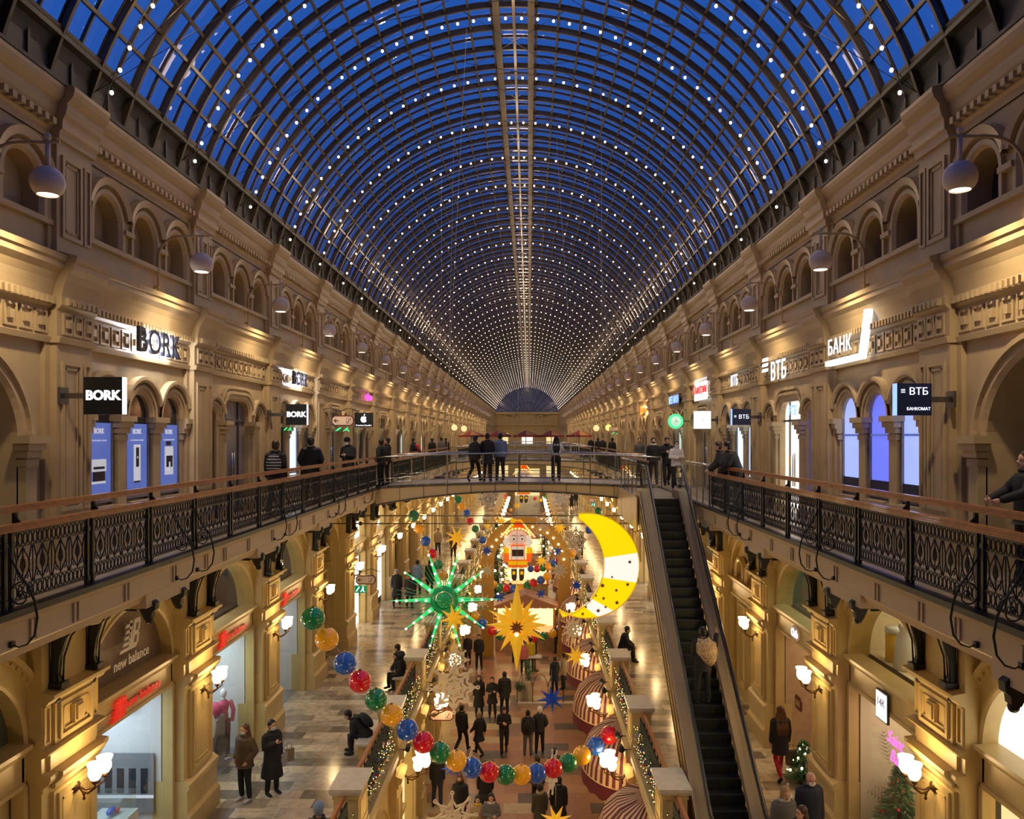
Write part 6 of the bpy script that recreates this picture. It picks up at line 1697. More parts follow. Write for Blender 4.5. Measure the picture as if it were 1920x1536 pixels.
# black floodlights clamped beside the lamp clusters
fm = None
for k in range(2, 7):
    for side in (-1, 1):
        for q in (-.45, .5):
            r = empty('floodlight', (side * (WX1 - .42), PK(k) + q, 3.95)); r.rotation_euler = (0, 0, 0 if side < 0 else pi)
            tag(r, 'black floodlight clamped %s the %s lamp cluster, %s balustrade' % ('before' if q < 0 else 'behind', ordi(k - 1), 'left' if side < 0 else 'right'), 'floodlight', 'black floodlights')
            if fm is None:
                mb = MB(); mb.lathe([(.001, -.14), (.06, -.14), (.08, .14), (.001, .14)], 'dark', 12, (.08, 0, .1), 'y'); o1 = mb.build('housing', r); mb = MB(); mb.tube([(-.2, 0, .05), (0, 0, .05), (.08, 0, .1)], .02, 'iron', 5); o2 = mb.build('clamp', r); fm = (o1.data, o2.data)
            else:
                for nm, me in zip(('housing', 'clamp'), fm): o = bpy.data.objects.new(nm, me); COL.objects.link(o); o.parent = r

# red parasols on the middle bridge
mat('parasol_red', (.25, .03, .02), .7); mat('parasol_orange', (.5, .22, .04), .7); UM = []
for i, px in enumerate((884, 934, 986, 1034, 1086)):
    r = empty('parasol', (P(px, 818, 60).x, 60, Z3 + .1)); tag(r, 'dark red and orange parasol on the middle footbridge, %s from the left' % ORD[i], 'parasol', 'parasols on the middle footbridge')
    if not UM:
        mb = MB(); n = 8
        for j in range(n):
            a, b = 2 * pi * j / n, 2 * pi * (j + 1) / n
            mb.add([(0, 0, 2.2), (0.95 * cos(a), 0.95 * sin(a), 1.82), (0.95 * cos(b), 0.95 * sin(b), 1.82)], [(0, 1, 2)], 'parasol_red' if j % 2 else 'parasol_orange')
            mb.quad((0.95 * cos(a), 0.95 * sin(a), 1.82), (0.95 * cos(b), 0.95 * sin(b), 1.82), (0.96 * cos(b), 0.96 * sin(b), 1.68), (0.96 * cos(a), 0.96 * sin(a), 1.68), 'parasol_red')
        o1 = mb.build('canopy', r); mb = MB(); mb.tube([(0, 0, 0), (0, 0, 2.25)], .03, 'steel', 6); mb.lathe([(.001, 0), (.25, 0), (.22, .08), (.001, .1)], 'steel_dark', 12); o2 = mb.build('pole', r); UM = [o1.data, o2.data]
    else:
        for nm, me in zip(('canopy', 'pole'), UM): o = bpy.data.objects.new(nm, me); COL.objects.link(o); o.parent = r
# long cables from the vault
cable(P(841, 720, 22), P(875, 52, 20), 'long thin cable from a bulb string down left of centre')
cable(P(828, 560, 30), P(827, 120, 30), 'fine cable hanging left of the long thin cable')
cable(P(1129, 600, 24), P(1126, 5, 22), 'long thin cable hanging right of centre')
cable(P(441, 330, 24), P(905, 90, 24), 'thin slanting cable crossing the vault from the left')

# ---------------------------------------------------------------- street furniture of the ground storey
mat('planter', (.6, .52, .4), .5)
for i, (px, py) in enumerate(((991, 1318), (976, 1318), (1062, 1200), (990, 1125))):
    Y = 12.1 * F / (py - VY); x = P(px, py, Y).x; r = empty('potted_shrub', (x, Y, 0)); tag(r, ('potted shrub in a tall cream planter, near the railing', 'small low cream planter beside the potted shrub', 'potted shrub by the striped awnings', 'potted shrub before the market stall')[i], 'plant')
    h = (.95, .55, .6, .6)[i]; mb = MB(); mb.lathe([(.001, 0), (.16, 0), (.24, h), (.2, h), (.001, h - .05)], 'planter', 4, smooth=False); mb.build('planter', r)
    mb = MB(); rnd = random.Random(i)
    for q in range(260):
        a, b = rnd.uniform(0, 6.3), rnd.uniform(0, 1); c = Vector((.25 * cos(a) * rnd.random(), .25 * sin(a) * rnd.random(), h + b * (.9 if i != 1 else .25))); d = Vector((cos(a), sin(a), rnd.uniform(0, 1))) * .16; s = Vector((-sin(a), cos(a), 0)) * .02; mb.add([c - s, c + s, c + d], [(0, 1, 2)], 'fir_bright')
    mb.build('leaves', r)['kind'] = 'stuff'
# iron hoop fence and cafe tables on the right half of the hall
r = empty('hoop_fence', (0.6, 37.2 - 0, 0)); Yf = 12.1 * F / (1325 - VY); r.location = (P(970, 1325, Yf).x, Yf, 0); tag(r, 'low dark fence with hoops and a cream base around the cafe', 'fence')
w = P(1085, 1325, Yf).x - r.location.x
mb = MB(); mb.box(0, w, -.12, .12, 0, .18, 'planter'); mb.build('base', r); mb = MB()
for q in range(5): x = w * q / 4; mb.box(x - .015, x + .015, -.015, .015, .18, 1.1, 'iron')
for q in range(4):
    x = w * (q + .5) / 4; mb.tube([(x + w / 9 * cos(t), 0, .9 + .55 * sin(t)) for t in [pi * j / 10 for j in range(11)]], .015, 'iron', 4)
mb.build('hoops', r)
TB = []
for i, (px, py) in enumerate(((1052, 1215), (1050, 1165), (1058, 1265), (1003, 1250), (1006, 1180), (1045, 1120), (930, 1060), (1035, 1085))):
    Y = 12.1 * F / (py + 8 - VY); r = empty('cafe_table', (P(px, py, Y).x, Y, 0)); tag(r, 'small square cream cafe table, %s' % ('right row, second from the viewer', 'right row, third from the viewer', 'right row, nearest the viewer', 'left row, nearest the viewer', 'left row, second from the viewer', 'far right row', 'beyond the snowflake', 'beside the small ball chain')[i], 'table', 'cafe tables')
    if not TB:
        mb = MB(); mb.box(-.35, .35, -.35, .35, .72, .76, 'planter'); o1 = mb.build('table_top', r); mb = MB(); mb.tube([(0, 0, 0), (0, 0, .72)], .03, 'iron', 6); mb.lathe([(.001, 0), (.22, 0), (.001, .04)], 'iron', 10); o2 = mb.build('pedestal', r); TB = [o1.data, o2.data]
    else:
        for nm, me in zip(('table_top', 'pedestal'), TB): o = bpy.data.objects.new(nm, me); COL.objects.link(o); o.parent = r
# ---------------------------------------------------------------- people
for nm, c in (('cl_black', (.012, .012, .014)), ('cl_dark', (.025, .026, .03)), ('cl_navy', (.012, .018, .04)), ('cl_brown', (.085, .055, .03)), ('cl_grey', (.12, .12, .12)), ('cl_light', (.5, .5, .52)), ('cl_white', (.7, .68, .66)), ('cl_red', (.5, .01, .03)), ('cl_beige', (.4, .3, .18)), ('cl_jeans', (.03, .05, .09)), ('cl_yellow', (.6, .45, .02)), ('cl_pink', (.55, .15, .15)), ('cl_blue', (.18, .26, .38)), ('cl_olive', (.06, .055, .03)), ('shoe_white', (.6, .58, .55)), ('hair_dark', (.01, .008, .007)), ('hair_brown', (.05, .022, .01)), ('hair_auburn', (.10, .035, .012)), ('hair_blond', (.35, .22, .1)), ('hair_grey', (.3, .28, .26)), ('mask_blue', (.45, .55, .62)), ('mask_white', (.75, .75, .75)), ('lips', (.35, .08, .07))):
    mat(nm, c, .75 if nm[:4] != 'hair' else .5)
def ell(mb, rings, m, n=16):
    """closed loft of ellipses (cx, cy, z, rx, ry)"""
    vs = []
    for (cx, cy, z, rx, ry) in rings:
        for j in range(n): t = 2 * pi * j / n; vs.append((cx + rx * cos(t), cy + ry * sin(t), z))
    fs = []
    for i in range(len(rings) - 1):
        for j in range(n): fs.append((i * n + j, i * n + (j + 1) % n, (i + 1) * n + (j + 1) % n, (i + 1) * n + j))
    fs.append(tuple(range(n - 1, -1, -1))); k = (len(rings) - 1) * n; fs.append(tuple(range(k, k + n)))
    mb.add(vs, fs, m, True)
def limb(mb, pts, rs, m, n=10):
    P_ = [Vector(p) for p in pts]
    d0 = (P_[0] - P_[1]).normalized(); d1 = (P_[-1] - P_[-2]).normalized()
    P2 = [P_[0] + d0 * rs[0] * .8] + P_ + [P_[-1] + d1 * rs[-1] * .8]
    R2 = [rs[0] * .45] + list(rs) + [rs[-1] * .45]
    # rounder joints
    Q, RR = [], []
    for i in range(len(P2) - 1):
        Q.append(P2[i]); RR.append(R2[i])
        if 0 < i < len(P2) - 2: Q.append((P2[i] + P2[i + 1]) / 2); RR.append((R2[i] + R2[i + 1]) / 2 * 1.03)
    Q.append(P2[-1]); RR.append(R2[-1])
    mb.tube(Q, RR, m, n)
def fuse(o, vox, smooth=2):
    md = o.modifiers.new('fuse', 'REMESH'); md.mode = 'VOXEL'; md.voxel_size = vox; md.use_smooth_shade = True
    sm = o.modifiers.new('relax', 'SMOOTH'); sm.factor = .5; sm.iterations = smooth
LEGS = {
 'stand': [((.09, 0, .9), (.105, .02, .48), (.115, -.02, .07)), ((-.09, 0, .9), (-.11, .01, .48), (-.13, -.02, .07))],
 'walk': [((.09, 0, .9), (.1, .17, .52), (.1, .24, .08)), ((-.09, 0, .9), (-.1, .03, .48), (-.1, -.27, .16))],
 'sit': [((.1, 0, .0), (.15, .42, .04), (.13, .42, -.38)), ((-.1, 0, .0), (-.15, .42, .04), (-.16, .36, -.38))],
 'step': [((.09, 0, .9), (.1, .2, .62), (.1, .2, .22)), ((-.09, 0, .9), (-.1, .0, .47), (-.1, -.05, .07))]}
ARMS = {
 'down': [((.2, -.02, 1.14), (.21, .04, .88)), ((-.2, -.02, 1.14), (-.21, .04, .88))],
 'swing': [((.22, -.12, 1.15), (.22, -.12, .92)), ((-.22, .06, 1.14), (-.2, .24, .96))],
 'pocket': [((.27, -.06, 1.14), (.19, .1, .95)), ((-.27, -.06, 1.14), (-.19, .1, .95))],
 'phone': [((.22, .02, 1.13), (.06, .27, 1.2)), ((-.22, .02, 1.13), (-.07, .27, 1.18))],
 'onephone': [((.22, .02, 1.13), (.08, .26, 1.27)), ((-.21, -.02, 1.14), (-.2, .06, .9))],
 'rail': [((.24, .14, 1.2), (.14, .38, 1.1)), ((-.24, .14, 1.2), (-.14, .38, 1.1))],
 'up': [((.30, .05, 1.3), (.34, .16, 1.52)), ((-.2, .0, 1.12), (-.16, .22, 1.2))],
 'fold': [((.24, .04, 1.14), (-.04, .2, 1.14)), ((-.24, .04, 1.14), (.04, .22, 1.1))]}
def person(loc, rz, H, label, legs='stand', arms='down', lean=0.0, coat=('cl_black', .78), trousers='cl_black', hair=('hair_dark', 'short'), mask=None, shoes='cl_black', near=False, puffy=1.0, group=None, phone=False, scarf=None, seat=0.0, tilt=0.0, skirt=False):
    s = H / 1.72; vox = .009 if near else .018
    base = .9 if legs != 'sit' else 0.0
    ca, sa = cos(-lean), sin(-lean)
    def up(p):                 # upper body leans about the hips
        x, y, z = p; z -= .9; y2 = y * ca - z * sa; z2 = y * sa + z * ca
        return Vector((x, y2, z2 + base))
    sh = 1.42; body = MB(); m = 'skin'
    hc = up((0, .015 + tilt * .25, 1.6))
    def hd(x, y, z):           # head frame, nods by tilt
        c2, s2 = cos(-lean * .6 - tilt), sin(-lean * .6 - tilt); return Vector((hc.x + x, hc.y + y * c2 - z * s2, hc.z + y * s2 + z * c2))
    # head: skull, face, chin, nose, ears
    def blob(c, r, sc, n=14, k=10):
        t = MB(); t.sphere((0, 0, 0), r, m, n, k, sc); o = len(body.v); kk = body.mi(m)
        body.v += [tuple(hd(v[0] + c[0], v[1] + c[1], v[2] + c[2])) for v in t.v]
        for f in t.f: body.f.append(tuple(i + o for i in f)); body.m.append(kk); body.sm.append(True)
    blob((0, -.012, .025), .098, (.82, 1.0, .95)); blob((0, .015, -.04), .075, (.82, .95, 1.05)); blob((0, .06, -.09), .028, (1.1, .8, .8), 8, 6)
    blob((0, .098, -.018), .017, (.8, 1.0, 1.5), 8, 6)
    for sg in (-1, 1): blob((sg * .08, -.01, -.01), .022, (.45, .8, 1.2), 8, 6)
    limb(body, [up((0, -.015, 1.43)), up((0, 0, 1.53))], [.052, .05], m)
    tr = [(0, 0, .88, .13, .09), (0, 0, 1.0, .125, .085), (0, 0, 1.12, .12, .085), (0, .0, 1.28, .15, .1), (0, -.01, 1.38, .16, .09), (0, -.015, 1.45, .08, .06)]
    t = MB(); ell(t, tr, m); o = len(body.v); kk = body.mi(m); body.v += [tuple(up(v)) for v in t.v]
    for f in t.f: body.f.append(tuple(i + o for i in f)); body.m.append(kk); body.sm.append(True)
    A = ARMS[arms]; hands = []
    for sg, (el, ha) in zip((1, -1), A):
        S0, E, Hn = up((sg * .165, -.01, 1.39)), up(el), up(ha)
        limb(body, [S0, E, Hn], [.046, .038, .026], m)
        d = (Hn - E).normalized(); side = Vector((-sg, 0, 0)) - d * Vector((-sg, 0, 0)).dot(d)
        side = side.normalized() if side.length > .1 else Vector((0, 1, 0)); nn = d.cross(side).normalized()
        pc = Hn + d * .045; wd = nn                         # palm width runs along nn, palm faces side
        limb(body, [Hn, pc + wd * .012, pc + d * .035], [.024, .03, .026], m, 8); limb(body, [Hn, pc - wd * .014, pc + d * .035 - wd * .02], [.02, .026, .022], m, 8)
        hands.append((pc, d, side))
        curl = .5 if arms in ('down', 'swing', 'up') else .9
        for fi in range(4):
            q = pc + d * .045 + wd * (.033 - fi * .022); L = (.036, .042, .039, .03)[fi]
            k1 = q + (d * cos(curl * .6) + side * sin(curl * .6)) * L; k2 = k1 + (d * cos(curl * 1.6) + side * sin(curl * 1.6)) * L * .75
            limb(body, [q, k1, k2], [.0095, .0088, .0078], m, 6)
        tb = Hn + d * .03 + wd * .03; limb(body, [tb, tb + wd * .028 + d * .022 + side * .012, tb + wd * .03 + d * .05 + side * .025], [.012, .0105, .009], m, 6)
    for (h, k, a) in LEGS[legs]: limb(body, [h, k, a], [.085, .055, .038], m)
    root = body.build('person'); root.location = loc; root.rotation_euler = (0, 0, rz); root.scale = (s, s, s)
    fuse(root, vox, 1); tag(root, label, 'person', group)
    # trousers and shoes
    tb = MB(); 
    for i, (h, k, a) in enumerate(LEGS[legs]):
        h, k, a = Vector(h), Vector(k), Vector(a); limb(tb, [h, k, a + Vector((0, 0, .03))], [.1, .072, .06] if not skirt else [.085, .06, .045], trousers)
    if legs == 'sit': tb.sphere((0, -.02, .03), .15, trousers, 12, 8, (1.1, .9, .7))
    else: ell(tb, [(0, 0, .82, .15, .11), (0, 0, .98, .14, .1)], trousers)
    fuse(tb.build('trousers' if not skirt else 'tights', root), .02)
    for i, (h, k, a) in enumerate(LEGS[legs]):
        sb = MB(); a = Vector(a); d = (Vector(k) - a).normalized(); f = Vector((0, 1, 0)); f = (f - d * f.dot(d)).normalized() if legs != 'sit' else Vector((0, 1, 0))
        limb(sb, [a + Vector((0, -.03, -.02)) + f * 0, a + f * .08 + Vector((0, 0, -.035)), a + f * .16 + Vector((0, 0, -.04))], [.045, .042, .035], shoes, 10); fuse(sb.build('shoe', root), .014)
    # jacket or coat
    cm, hem = coat; jb = MB(); q = .018 * puffy
    rr = [(0, 0, 1.46, .095, .085), (0, -.01, 1.4, .19 + q, .11 + q), (0, .0, 1.28, .19 + q, .125 + q), (0, 0, 1.12, .165 + q, .12 + q), (0, 0, .98, .165 + q, .125 + q)]
    if legs != 'sit' or hem > .8: rr.append((0, .0, max(hem, .8), .175 + q, .135 + q))
    if hem < .8 and legs != 'sit':
        w = .0 if hem > .6 else .03
        rr.append((0, 0, (.8 + hem) / 2, .18 + q + w, .15 + q + w)); rr.append((0, 0, hem, .19 + q + w * 1.4, .17 + q + w * 1.4))
    t = MB(); ell(t, rr[::-1], cm, 20); o = len(jb.v); kk = jb.mi(cm)
    for v in t.v:
        if legs == 'sit' or v[2] > .9: jb.v.append(tuple(up(v)))
        else: jb.v.append((v[0], v[1], v[2]))
    for f in t.f: jb.f.append(tuple(i + o for i in f)); jb.m.append(kk); jb.sm.append(True)
    for sg, (el, ha) in zip((1, -1), A):
        E, Hn = up(el), up(ha); limb(jb, [up((sg * .16, -.01, 1.38)), E, E + (Hn - E) * .96], [.075 + q * .6, .06 + q * .5, .047 + q * .4], cm)
    if legs == 'sit' and hem < .8:
        for (h, k, a) in LEGS[legs]: limb(jb, [Vector(h) + Vector((0, 0, .02)), Vector(h).lerp(Vector(k), .6) + Vector((0, 0, .02))], [.13, .11], cm)
    fuse(jb.build('coat' if hem < .7 else 'jacket', root), .018 if not near else .014, 2)
    if near or scarf or H > 0:
        cb = MB(); c0 = up((0, -.005, 1.47)); cb.tube([(c0.x + .085 * cos(a), c0.y + .08 * sin(a), c0.z + .01 * sin(a)) for a in [2 * pi * i / 12 for i in range(12)]], .03 if not scarf else .042, scarf or cm, 8, closed=True); cb.build('scarf' if scarf else 'collar', root)
    # hair or hat
    hm, hs = hair; hb = MB()
    def hblob(c, r, sc):
        t = MB(); t.sphere((0, 0, 0), r, hm, 16, 12, sc); o = len(hb.v); kk = hb.mi(hm); hb.v += [tuple(hd(v[0] + c[0], v[1] + c[1], v[2] + c[2])) for v in t.v]
        for f in t.f: hb.f.append(tuple(i + o for i in f)); hb.m.append(kk); hb.sm.append(True)
    if hs != 'bald':
        hblob((0, -.03, .045), .108, (.88, .95, .9)); hblob((0, -.045, -.005), .095, (.92, .7, 1.0))
        if hs == 'long':
            for sg in (-1, 0, 1): limb(hb, [hd(sg * .055, -.05, .0), up((sg * .085, -.07 + .02 * abs(sg), 1.42)), up((sg * .09, -.13, 1.22)), up((sg * .07, -.14, 1.08))], [.055, .06, .055, .025], hm, 8)
        if hs == 'bob':
            for sg in (-1, 1): limb(hb, [hd(sg * .065, -.02, .03), hd(sg * .075, -.02, -.1)], [.045, .035], hm, 8)
        if hs == 'hood': hblob((0, -.03, -.02), .125, (.95, .9, 1.15)); hblob((0, -.05, -.12), .1, (1.2, .9, .6))
        if hs == 'hat': hblob((0, -.012, .06), .113, (.88, 1.0, .82))
        fuse(hb.build('hair' if hs in ('short', 'long', 'bob') else ('hood' if hs == 'hood' else 'hat'), root), .014, 2)
    for sg in (-1, 1):
        eb = MB(); c = hd(sg * .033, .078, .012); eb.sphere(c, .011, 'hair_dark', 8, 6, (1.2, .6, .7)); eb.build('eye', root)
    if mask:
        kb = MB(); t = MB(); t.sphere((0, 0, 0), .062, mask, 14, 10, (1.0, .75, .85)); kb.mi(mask)
        kb.v = [tuple(hd(v[0], v[1] + .055, v[2] - .055)) for v in t.v]; kb.f = t.f; kb.m = t.m; kb.sm = t.sm; kb.build('face_mask', root)
    else:
        lb = MB(); lb.sphere(hd(0, .088, -.06), .014, 'lips', 8, 6, (1.5, .5, .5)); lb.build('mouth', root)
    if phone:
        pb = MB(); hp = (hands[0][0] + (hands[0][2] * .03)); hp = root.matrix_basis @ (hp + Vector((0, .03, .05)))
        pb.cbox((0, 0, 0), (.075, .012, .15), 'black_gloss', Matrix.Rotation(-.6, 3, 'X')); ph = pb.build('mobile_phone', None, None); 
        ph.location = Euler((0, 0, rz)).to_matrix() @ ((hands[0][0] + hands[0][1] * .07) * s) + Vector(loc); ph.rotation_euler = (0, 0, rz)
        tag(ph, 'dark phone held by the ' + label[:0] + ' '.join(label.split()[:8]), 'phone')
    return root
def backpack(p_loc, rz, label, m='cl_black', s=1.0, z=1.0, stripes=False, lean=0.0):
    r = empty('backpack', p_loc, rz); tag(r, label, 'backpack'); mb = MB(); mb.sphere((0, -.23 + lean * .0, z + .15), .2, m, 16, 12, (.85, .55, 1.2)); mb.build('bag_body', r)
    if stripes:
        mb = MB()
        for i in range(6): zz = z - .02 + i * .07; w = sqrt(max(0, 1 - ((zz - z - .15) / .24) ** 2)); mb.tube([(.172 * w * cos(a), -.23 + .112 * w * sin(a), zz) for a in [pi + pi * j / 10 for j in range(11)]], .009, 'cl_white', 5)
        mb.build('white_stripes', r)
    mb = MB()
    for sg in (-1, 1): mb.tube([(sg * .1, -.17, z + .3), (sg * .12, -.05, z + .45), (sg * .12, .12, z + .35), (sg * .13, .13, z + .1)], .018, m, 6)
    mb.build('strap', r); return r
def bag(loc, m, label, w=.3, h=.3, d=.12, handle=True, rz=0):
    r = empty('shopping_bag', loc, rz); tag(r, label, 'bag'); mb = MB(); mb.prism([(-w / 2 * .9, 0), (w / 2 * .9, 0), (w / 2, h), (-w / 2, h)], lambda p, t: (p[0], -d / 2 if t == 0 else d / 2, p[1]), m); mb.build('bag_body', r)
    mb = MB(); mb.tube([(-w * .25, 0, h), (-w * .2, 0, h + .14), (w * .2, 0, h + .14), (w * .25, 0, h)], .008, m, 5); mb.build('handle', r)
def at_floor(px, py, z):
    Y = (CZ - z) * F / (py - VY); return (P(px, py, Y).x, Y, z)
def at_y(px, Y, z): return (P(px, VY, Y).x, Y, z)
LK = pi       # facing the camera
# top gallery, left side
person(at_y(517, 19.3, Z3), .1, 1.74, 'person with a striped backpack walking away along the left top gallery', 'walk', 'down', trousers='cl_jeans', hair=('hair_brown', 'short'), near=True)
q = at_y(517, 19.3, Z3); backpack(q, .1, 'black backpack with white stripes worn on the left top gallery', 'cl_dark', z=1.05, stripes=True)
person(at_y(583, 22.4, Z3), .2, 1.82, 'broad person in a black jacket with dark rucksack, seen from behind on the left gallery', 'stand', 'pocket', trousers='cl_dark', hair=('hair_dark', 'short'), puffy=2.2, near=True)
person(at_y(653, 27.0, Z3), LK - .3, 1.80, 'masked person in a black coat looking at a phone on the left gallery', 'stand', 'phone', coat=('cl_black', .7), hair=('cl_black', 'hat'), mask='mask_white', puffy=1.8, phone=True, near=True, tilt=.25)
for (px, Y, rz, H, lb, kw) in (
 (714, 30.3, 1.2, 1.72, 'person in a dark hooded jacket at the left end of the nearest footbridge', dict(arms='pocket', hair=('hair_dark', 'short'), puffy=2, scarf='cl_brown')),
 (726, 31.4, 1.8, 1.78, 'dark-haired person standing behind the hooded one at the footbridge end', dict(arms='down', hair=('hair_dark', 'short'), puffy=1.5)),
 (772, 41.7, -1.2, 1.75, 'person in black reaching towards a companion on the far left gallery', dict(arms='rail', lean=.15)),
 (788, 45, 1.4, 1.70, 'person in dark red leaning over the left railing behind the footbridge', dict(arms='rail', lean=.5, coat=('cl_red', .8))),
 (810, 50.4, .4, 1.72, 'person in black standing far along the left gallery', dict(coat=('cl_black', .6))),
 (828, 55, 0, 1.76, 'person in a grey top walking far along the left gallery', dict(legs='walk', coat=('cl_grey', .8))),
 (836, 56.9, 0, 1.72, 'farthest dark figure on the left top gallery', dict()),
 (1199, 40, LK, 1.76, 'person in a pale grey coat on the right gallery behind the footbridge', dict(coat=('cl_grey', .6), hair=('hair_dark', 'short'))),
 (1225, 31.8, LK, 1.78, 'masked person in a black jacket over a white shirt beside the escalator landing', dict(coat=('cl_black', .8), mask='cl_black', scarf='cl_white', arms='down')),
 (1250, 30.6, LK, 1.80, 'person all in black walking towards the escalator', dict(legs='walk', arms='phone', tilt=.3)),
 (1268, 28.4, LK, 1.68, 'masked person in a white shirt stepping towards the escalator top', dict(coat=('cl_white', .82), mask='mask_white', arms='fold', hair=('hair_dark', 'short'))),
 (1108, 69, LK, 1.74, 'dark figure standing near the tiny arrow sign, right gallery', dict()),
 (1121, 64.5, .3, 1.72, 'dark figure second from the tiny arrow sign, right gallery', dict()),
 (1130, 56.5, LK, 1.78, 'dark figure before the far right arrow sign', dict()),
 (1148, 51.5, 0, 1.74, 'dark figure walking away on the far right gallery', dict(legs='walk'))):
    z = Z3; kw = dict(kw)
    person(at_y(px, Y, z), rz, H, lb, **kw)
# on the nearest footbridge
bz = lambda x: Z3 + .16 * (1 - (x / RX) ** 2)
for (px, Y, rz, H, lb, kw) in (
 (889, 31.0, -.5, 1.72, 'person in black leaning on the footbridge, leftmost of three', dict(legs='walk', lean=.12, coat=('cl_black', .8), hair=('cl_dark', 'hat'))),
 (914, 31.2, -.2, 1.80, 'tall person in black between two others on the footbridge', dict(arms='onephone', coat=('cl_black', .6), puffy=1.6)),
 (938, 31.6, .3, 1.80, 'person in a blue denim jacket, rightmost of three on the footbridge', dict(coat=('cl_blue', .85), trousers='cl_dark', hair=('hair_dark', 'short'), puffy=1.6)),
 (1043, 31.4, .0, 1.70, 'long-haired person in a pale top and black trousers alone on the footbridge', dict(coat=('cl_white', 1.0), trousers='cl_black', hair=('hair_dark', 'long'), arms='rail'))):
    x, y, _ = at_y(px, Y, Z3); person((x, y, bz(x)), rz, H, lb, **kw)
# leaning on the right iron balustrade
person(at_y(1362, 21.0, Z3), 1.45, 1.74, 'person in a black puffer jacket leaning on the right balustrade, left of the pair', 'stand', 'rail', lean=.3, hair=('hair_brown', 'short'), puffy=2.2, near=True)
person(at_y(1383, 20.0, Z3), 1.3, 1.76, 'person in a black puffer jacket leaning on the right balustrade, right of the pair', 'stand', 'rail', lean=.35, hair=('hair_dark', 'short'), puffy=2.4, near=True)
person(at_y(1925, 10.2, Z3), 1.5, 1.66, 'dark-haired person cut off by the right picture edge on the top gallery', 'stand', 'rail', near=True)
# on the escalator
ey = 18.6; ezz = ez(ey)
person((EX0 + .42, 18.25, Z3 - SL * (YT - 18.5)), .0, 1.70, 'person with a patterned shawl riding the escalator, hands raised', 'stand', 'up', coat=('cl_black', .75), trousers='cl_black', hair=('hair_dark', 'short'), near=True)
r = empty('shawl', (EX0 + .5, 18.22, Z3 - SL * (YT - 18.5))); tag(r, 'beige and brown patterned shawl on the escalator rider', 'shawl')
m_, nt_, b_n = newmat('shawl_cloth'); M['shawl_cloth'] = m_; wv_ = nt_.nodes.new('ShaderNodeTexVoronoi'); wv_.inputs['Scale'].default_value = 22; rp_ = nt_.nodes.new('ShaderNodeValToRGB'); rp_.color_ramp.elements[0].color = (.08, .03, .015, 1); rp_.color_ramp.elements[1].color = (.62, .45, .25, 1); rp_.color_ramp.elements[1].position = .6; tc_ = nt_.nodes.new('ShaderNodeTexCoord'); nt_.links.new(tc_.outputs['Object'], wv_.inputs['Vector']); nt_.links.new(wv_.outputs['Distance'], rp_.inputs[0]); nt_.links.new(rp_.outputs[0], b_n.inputs['Base Color'])
mb = MB(); ell(mb, [(.06, -.07, .85, .05, .03), (.04, -.05, .98, .16, .14), (0, -.01, 1.15, .24, .19), (-.03, 0, 1.35, .235, .17), (-.06, 0, 1.46, .12, .11)], 'shawl_cloth', 24); mb.build('cloth', r)
# middle gallery
person(at_floor(459, 1501, Z2), LK - .5, 1.70, 'long-haired masked person in a brown padded jacket and white trainers on the marble walkway', 'stand', 'pocket', coat=('cl_brown', .78), trousers='cl_black', hair=('hair_auburn', 'long'), mask='mask_blue', shoes='shoe_white', near=True, puffy=2.4)
person(at_floor(510, 1489, Z2), LK + .9, 1.68, 'masked person in a long black coat holding a phone and a white bag', 'stand', 'onephone', coat=('cl_black', .42), trousers='cl_black', hair=('hair_dark', 'short'), mask='mask_blue', near=True, puffy=1.8, phone=True)
x, y, z = at_floor(530, 1470, Z2); bag((x, y, z + .42), 'cl_white', 'white paper bag carried by the person in the long black coat', .2, .34, .1, rz=.6)
x, y, z = at_floor(540, 1470, Z2); bag((x, y + .1, z + .5), 'cl_beige', 'tan bag behind the white paper bag', .22, .3, .1, rz=.6)
bx = -3.62
def bench(x0, x1, y0, y1, z, label):
    r = empty('bench', ((x0 + x1) / 2, (y0 + y1) / 2, z)); tag(r, label, 'bench'); w, d = (x1 - x0) / 2, (y1 - y0) / 2; mb = MB(); mb.box(-w, w, -d, d, .4, .46, 'stone_cap'); mb.build('seat', r)
    for sg in (-1, 1): mb = MB(); mb.box(-w * .8, w * .8, sg * d * .75 - .06, sg * d * .75 + .06, 0, .4, 'plaster'); mb.build('support', r)
Ys = 4.5 * 0 + P(0, 0, 1).y
yb = 8.15 * F / (1434 - VY)
bench(-3.98, -3.55, yb + .1, yb + 1.9, Z2, 'pale stone bench by the left balustrade, under the crouched phone user')
person((-3.80, yb + .75, Z2 + .46), pi / 2, 1.74, 'crouched person in a black jacket with rucksack looking at a phone on the left bench', 'sit', 'rail', lean=.75, hair=('hair_dark', 'short'), coat=('cl_black', .85), trousers='cl_navy', near=True, puffy=2.0, phone=True)
r = backpack((-3.80, yb + .75, Z2 + .46), pi / 2, 'black rucksack on the back of the crouched phone user', z=.12); r.rotation_euler = (-0.75, 0, pi / 2)
r.location = (-3.80, yb + .75, Z2 + .50)
yc = 8.15 * F / (1288 - VY)
bench(-3.98, -3.5, yc - .6, yc + 1.2, Z2, 'pale stone bench under the two dark seated figures on the left')
person((-3.74, yc - .2, Z2 + .46), pi / 2 + .5, 1.62, 'long-haired person in black sitting left of the pair by the left balustrade', 'sit', 'fold', lean=.3, hair=('hair_dark', 'long'), coat=('cl_black', .6), near=False, puffy=1.8)
person((-3.72, yc + .55, Z2 + .46), pi / 2, 1.76, 'person in black sitting right of the pair by the left balustrade', 'sit', 'rail', lean=.4, hair=('hair_dark', 'short'), coat=('cl_black', .6), puffy=1.8)
yd = 8.15 * F / (1240 - VY)
bench(3.5, 3.95, yd - .9, yd + .9, Z2, 'pale stone bench under the lone seated figure on the right walkway')
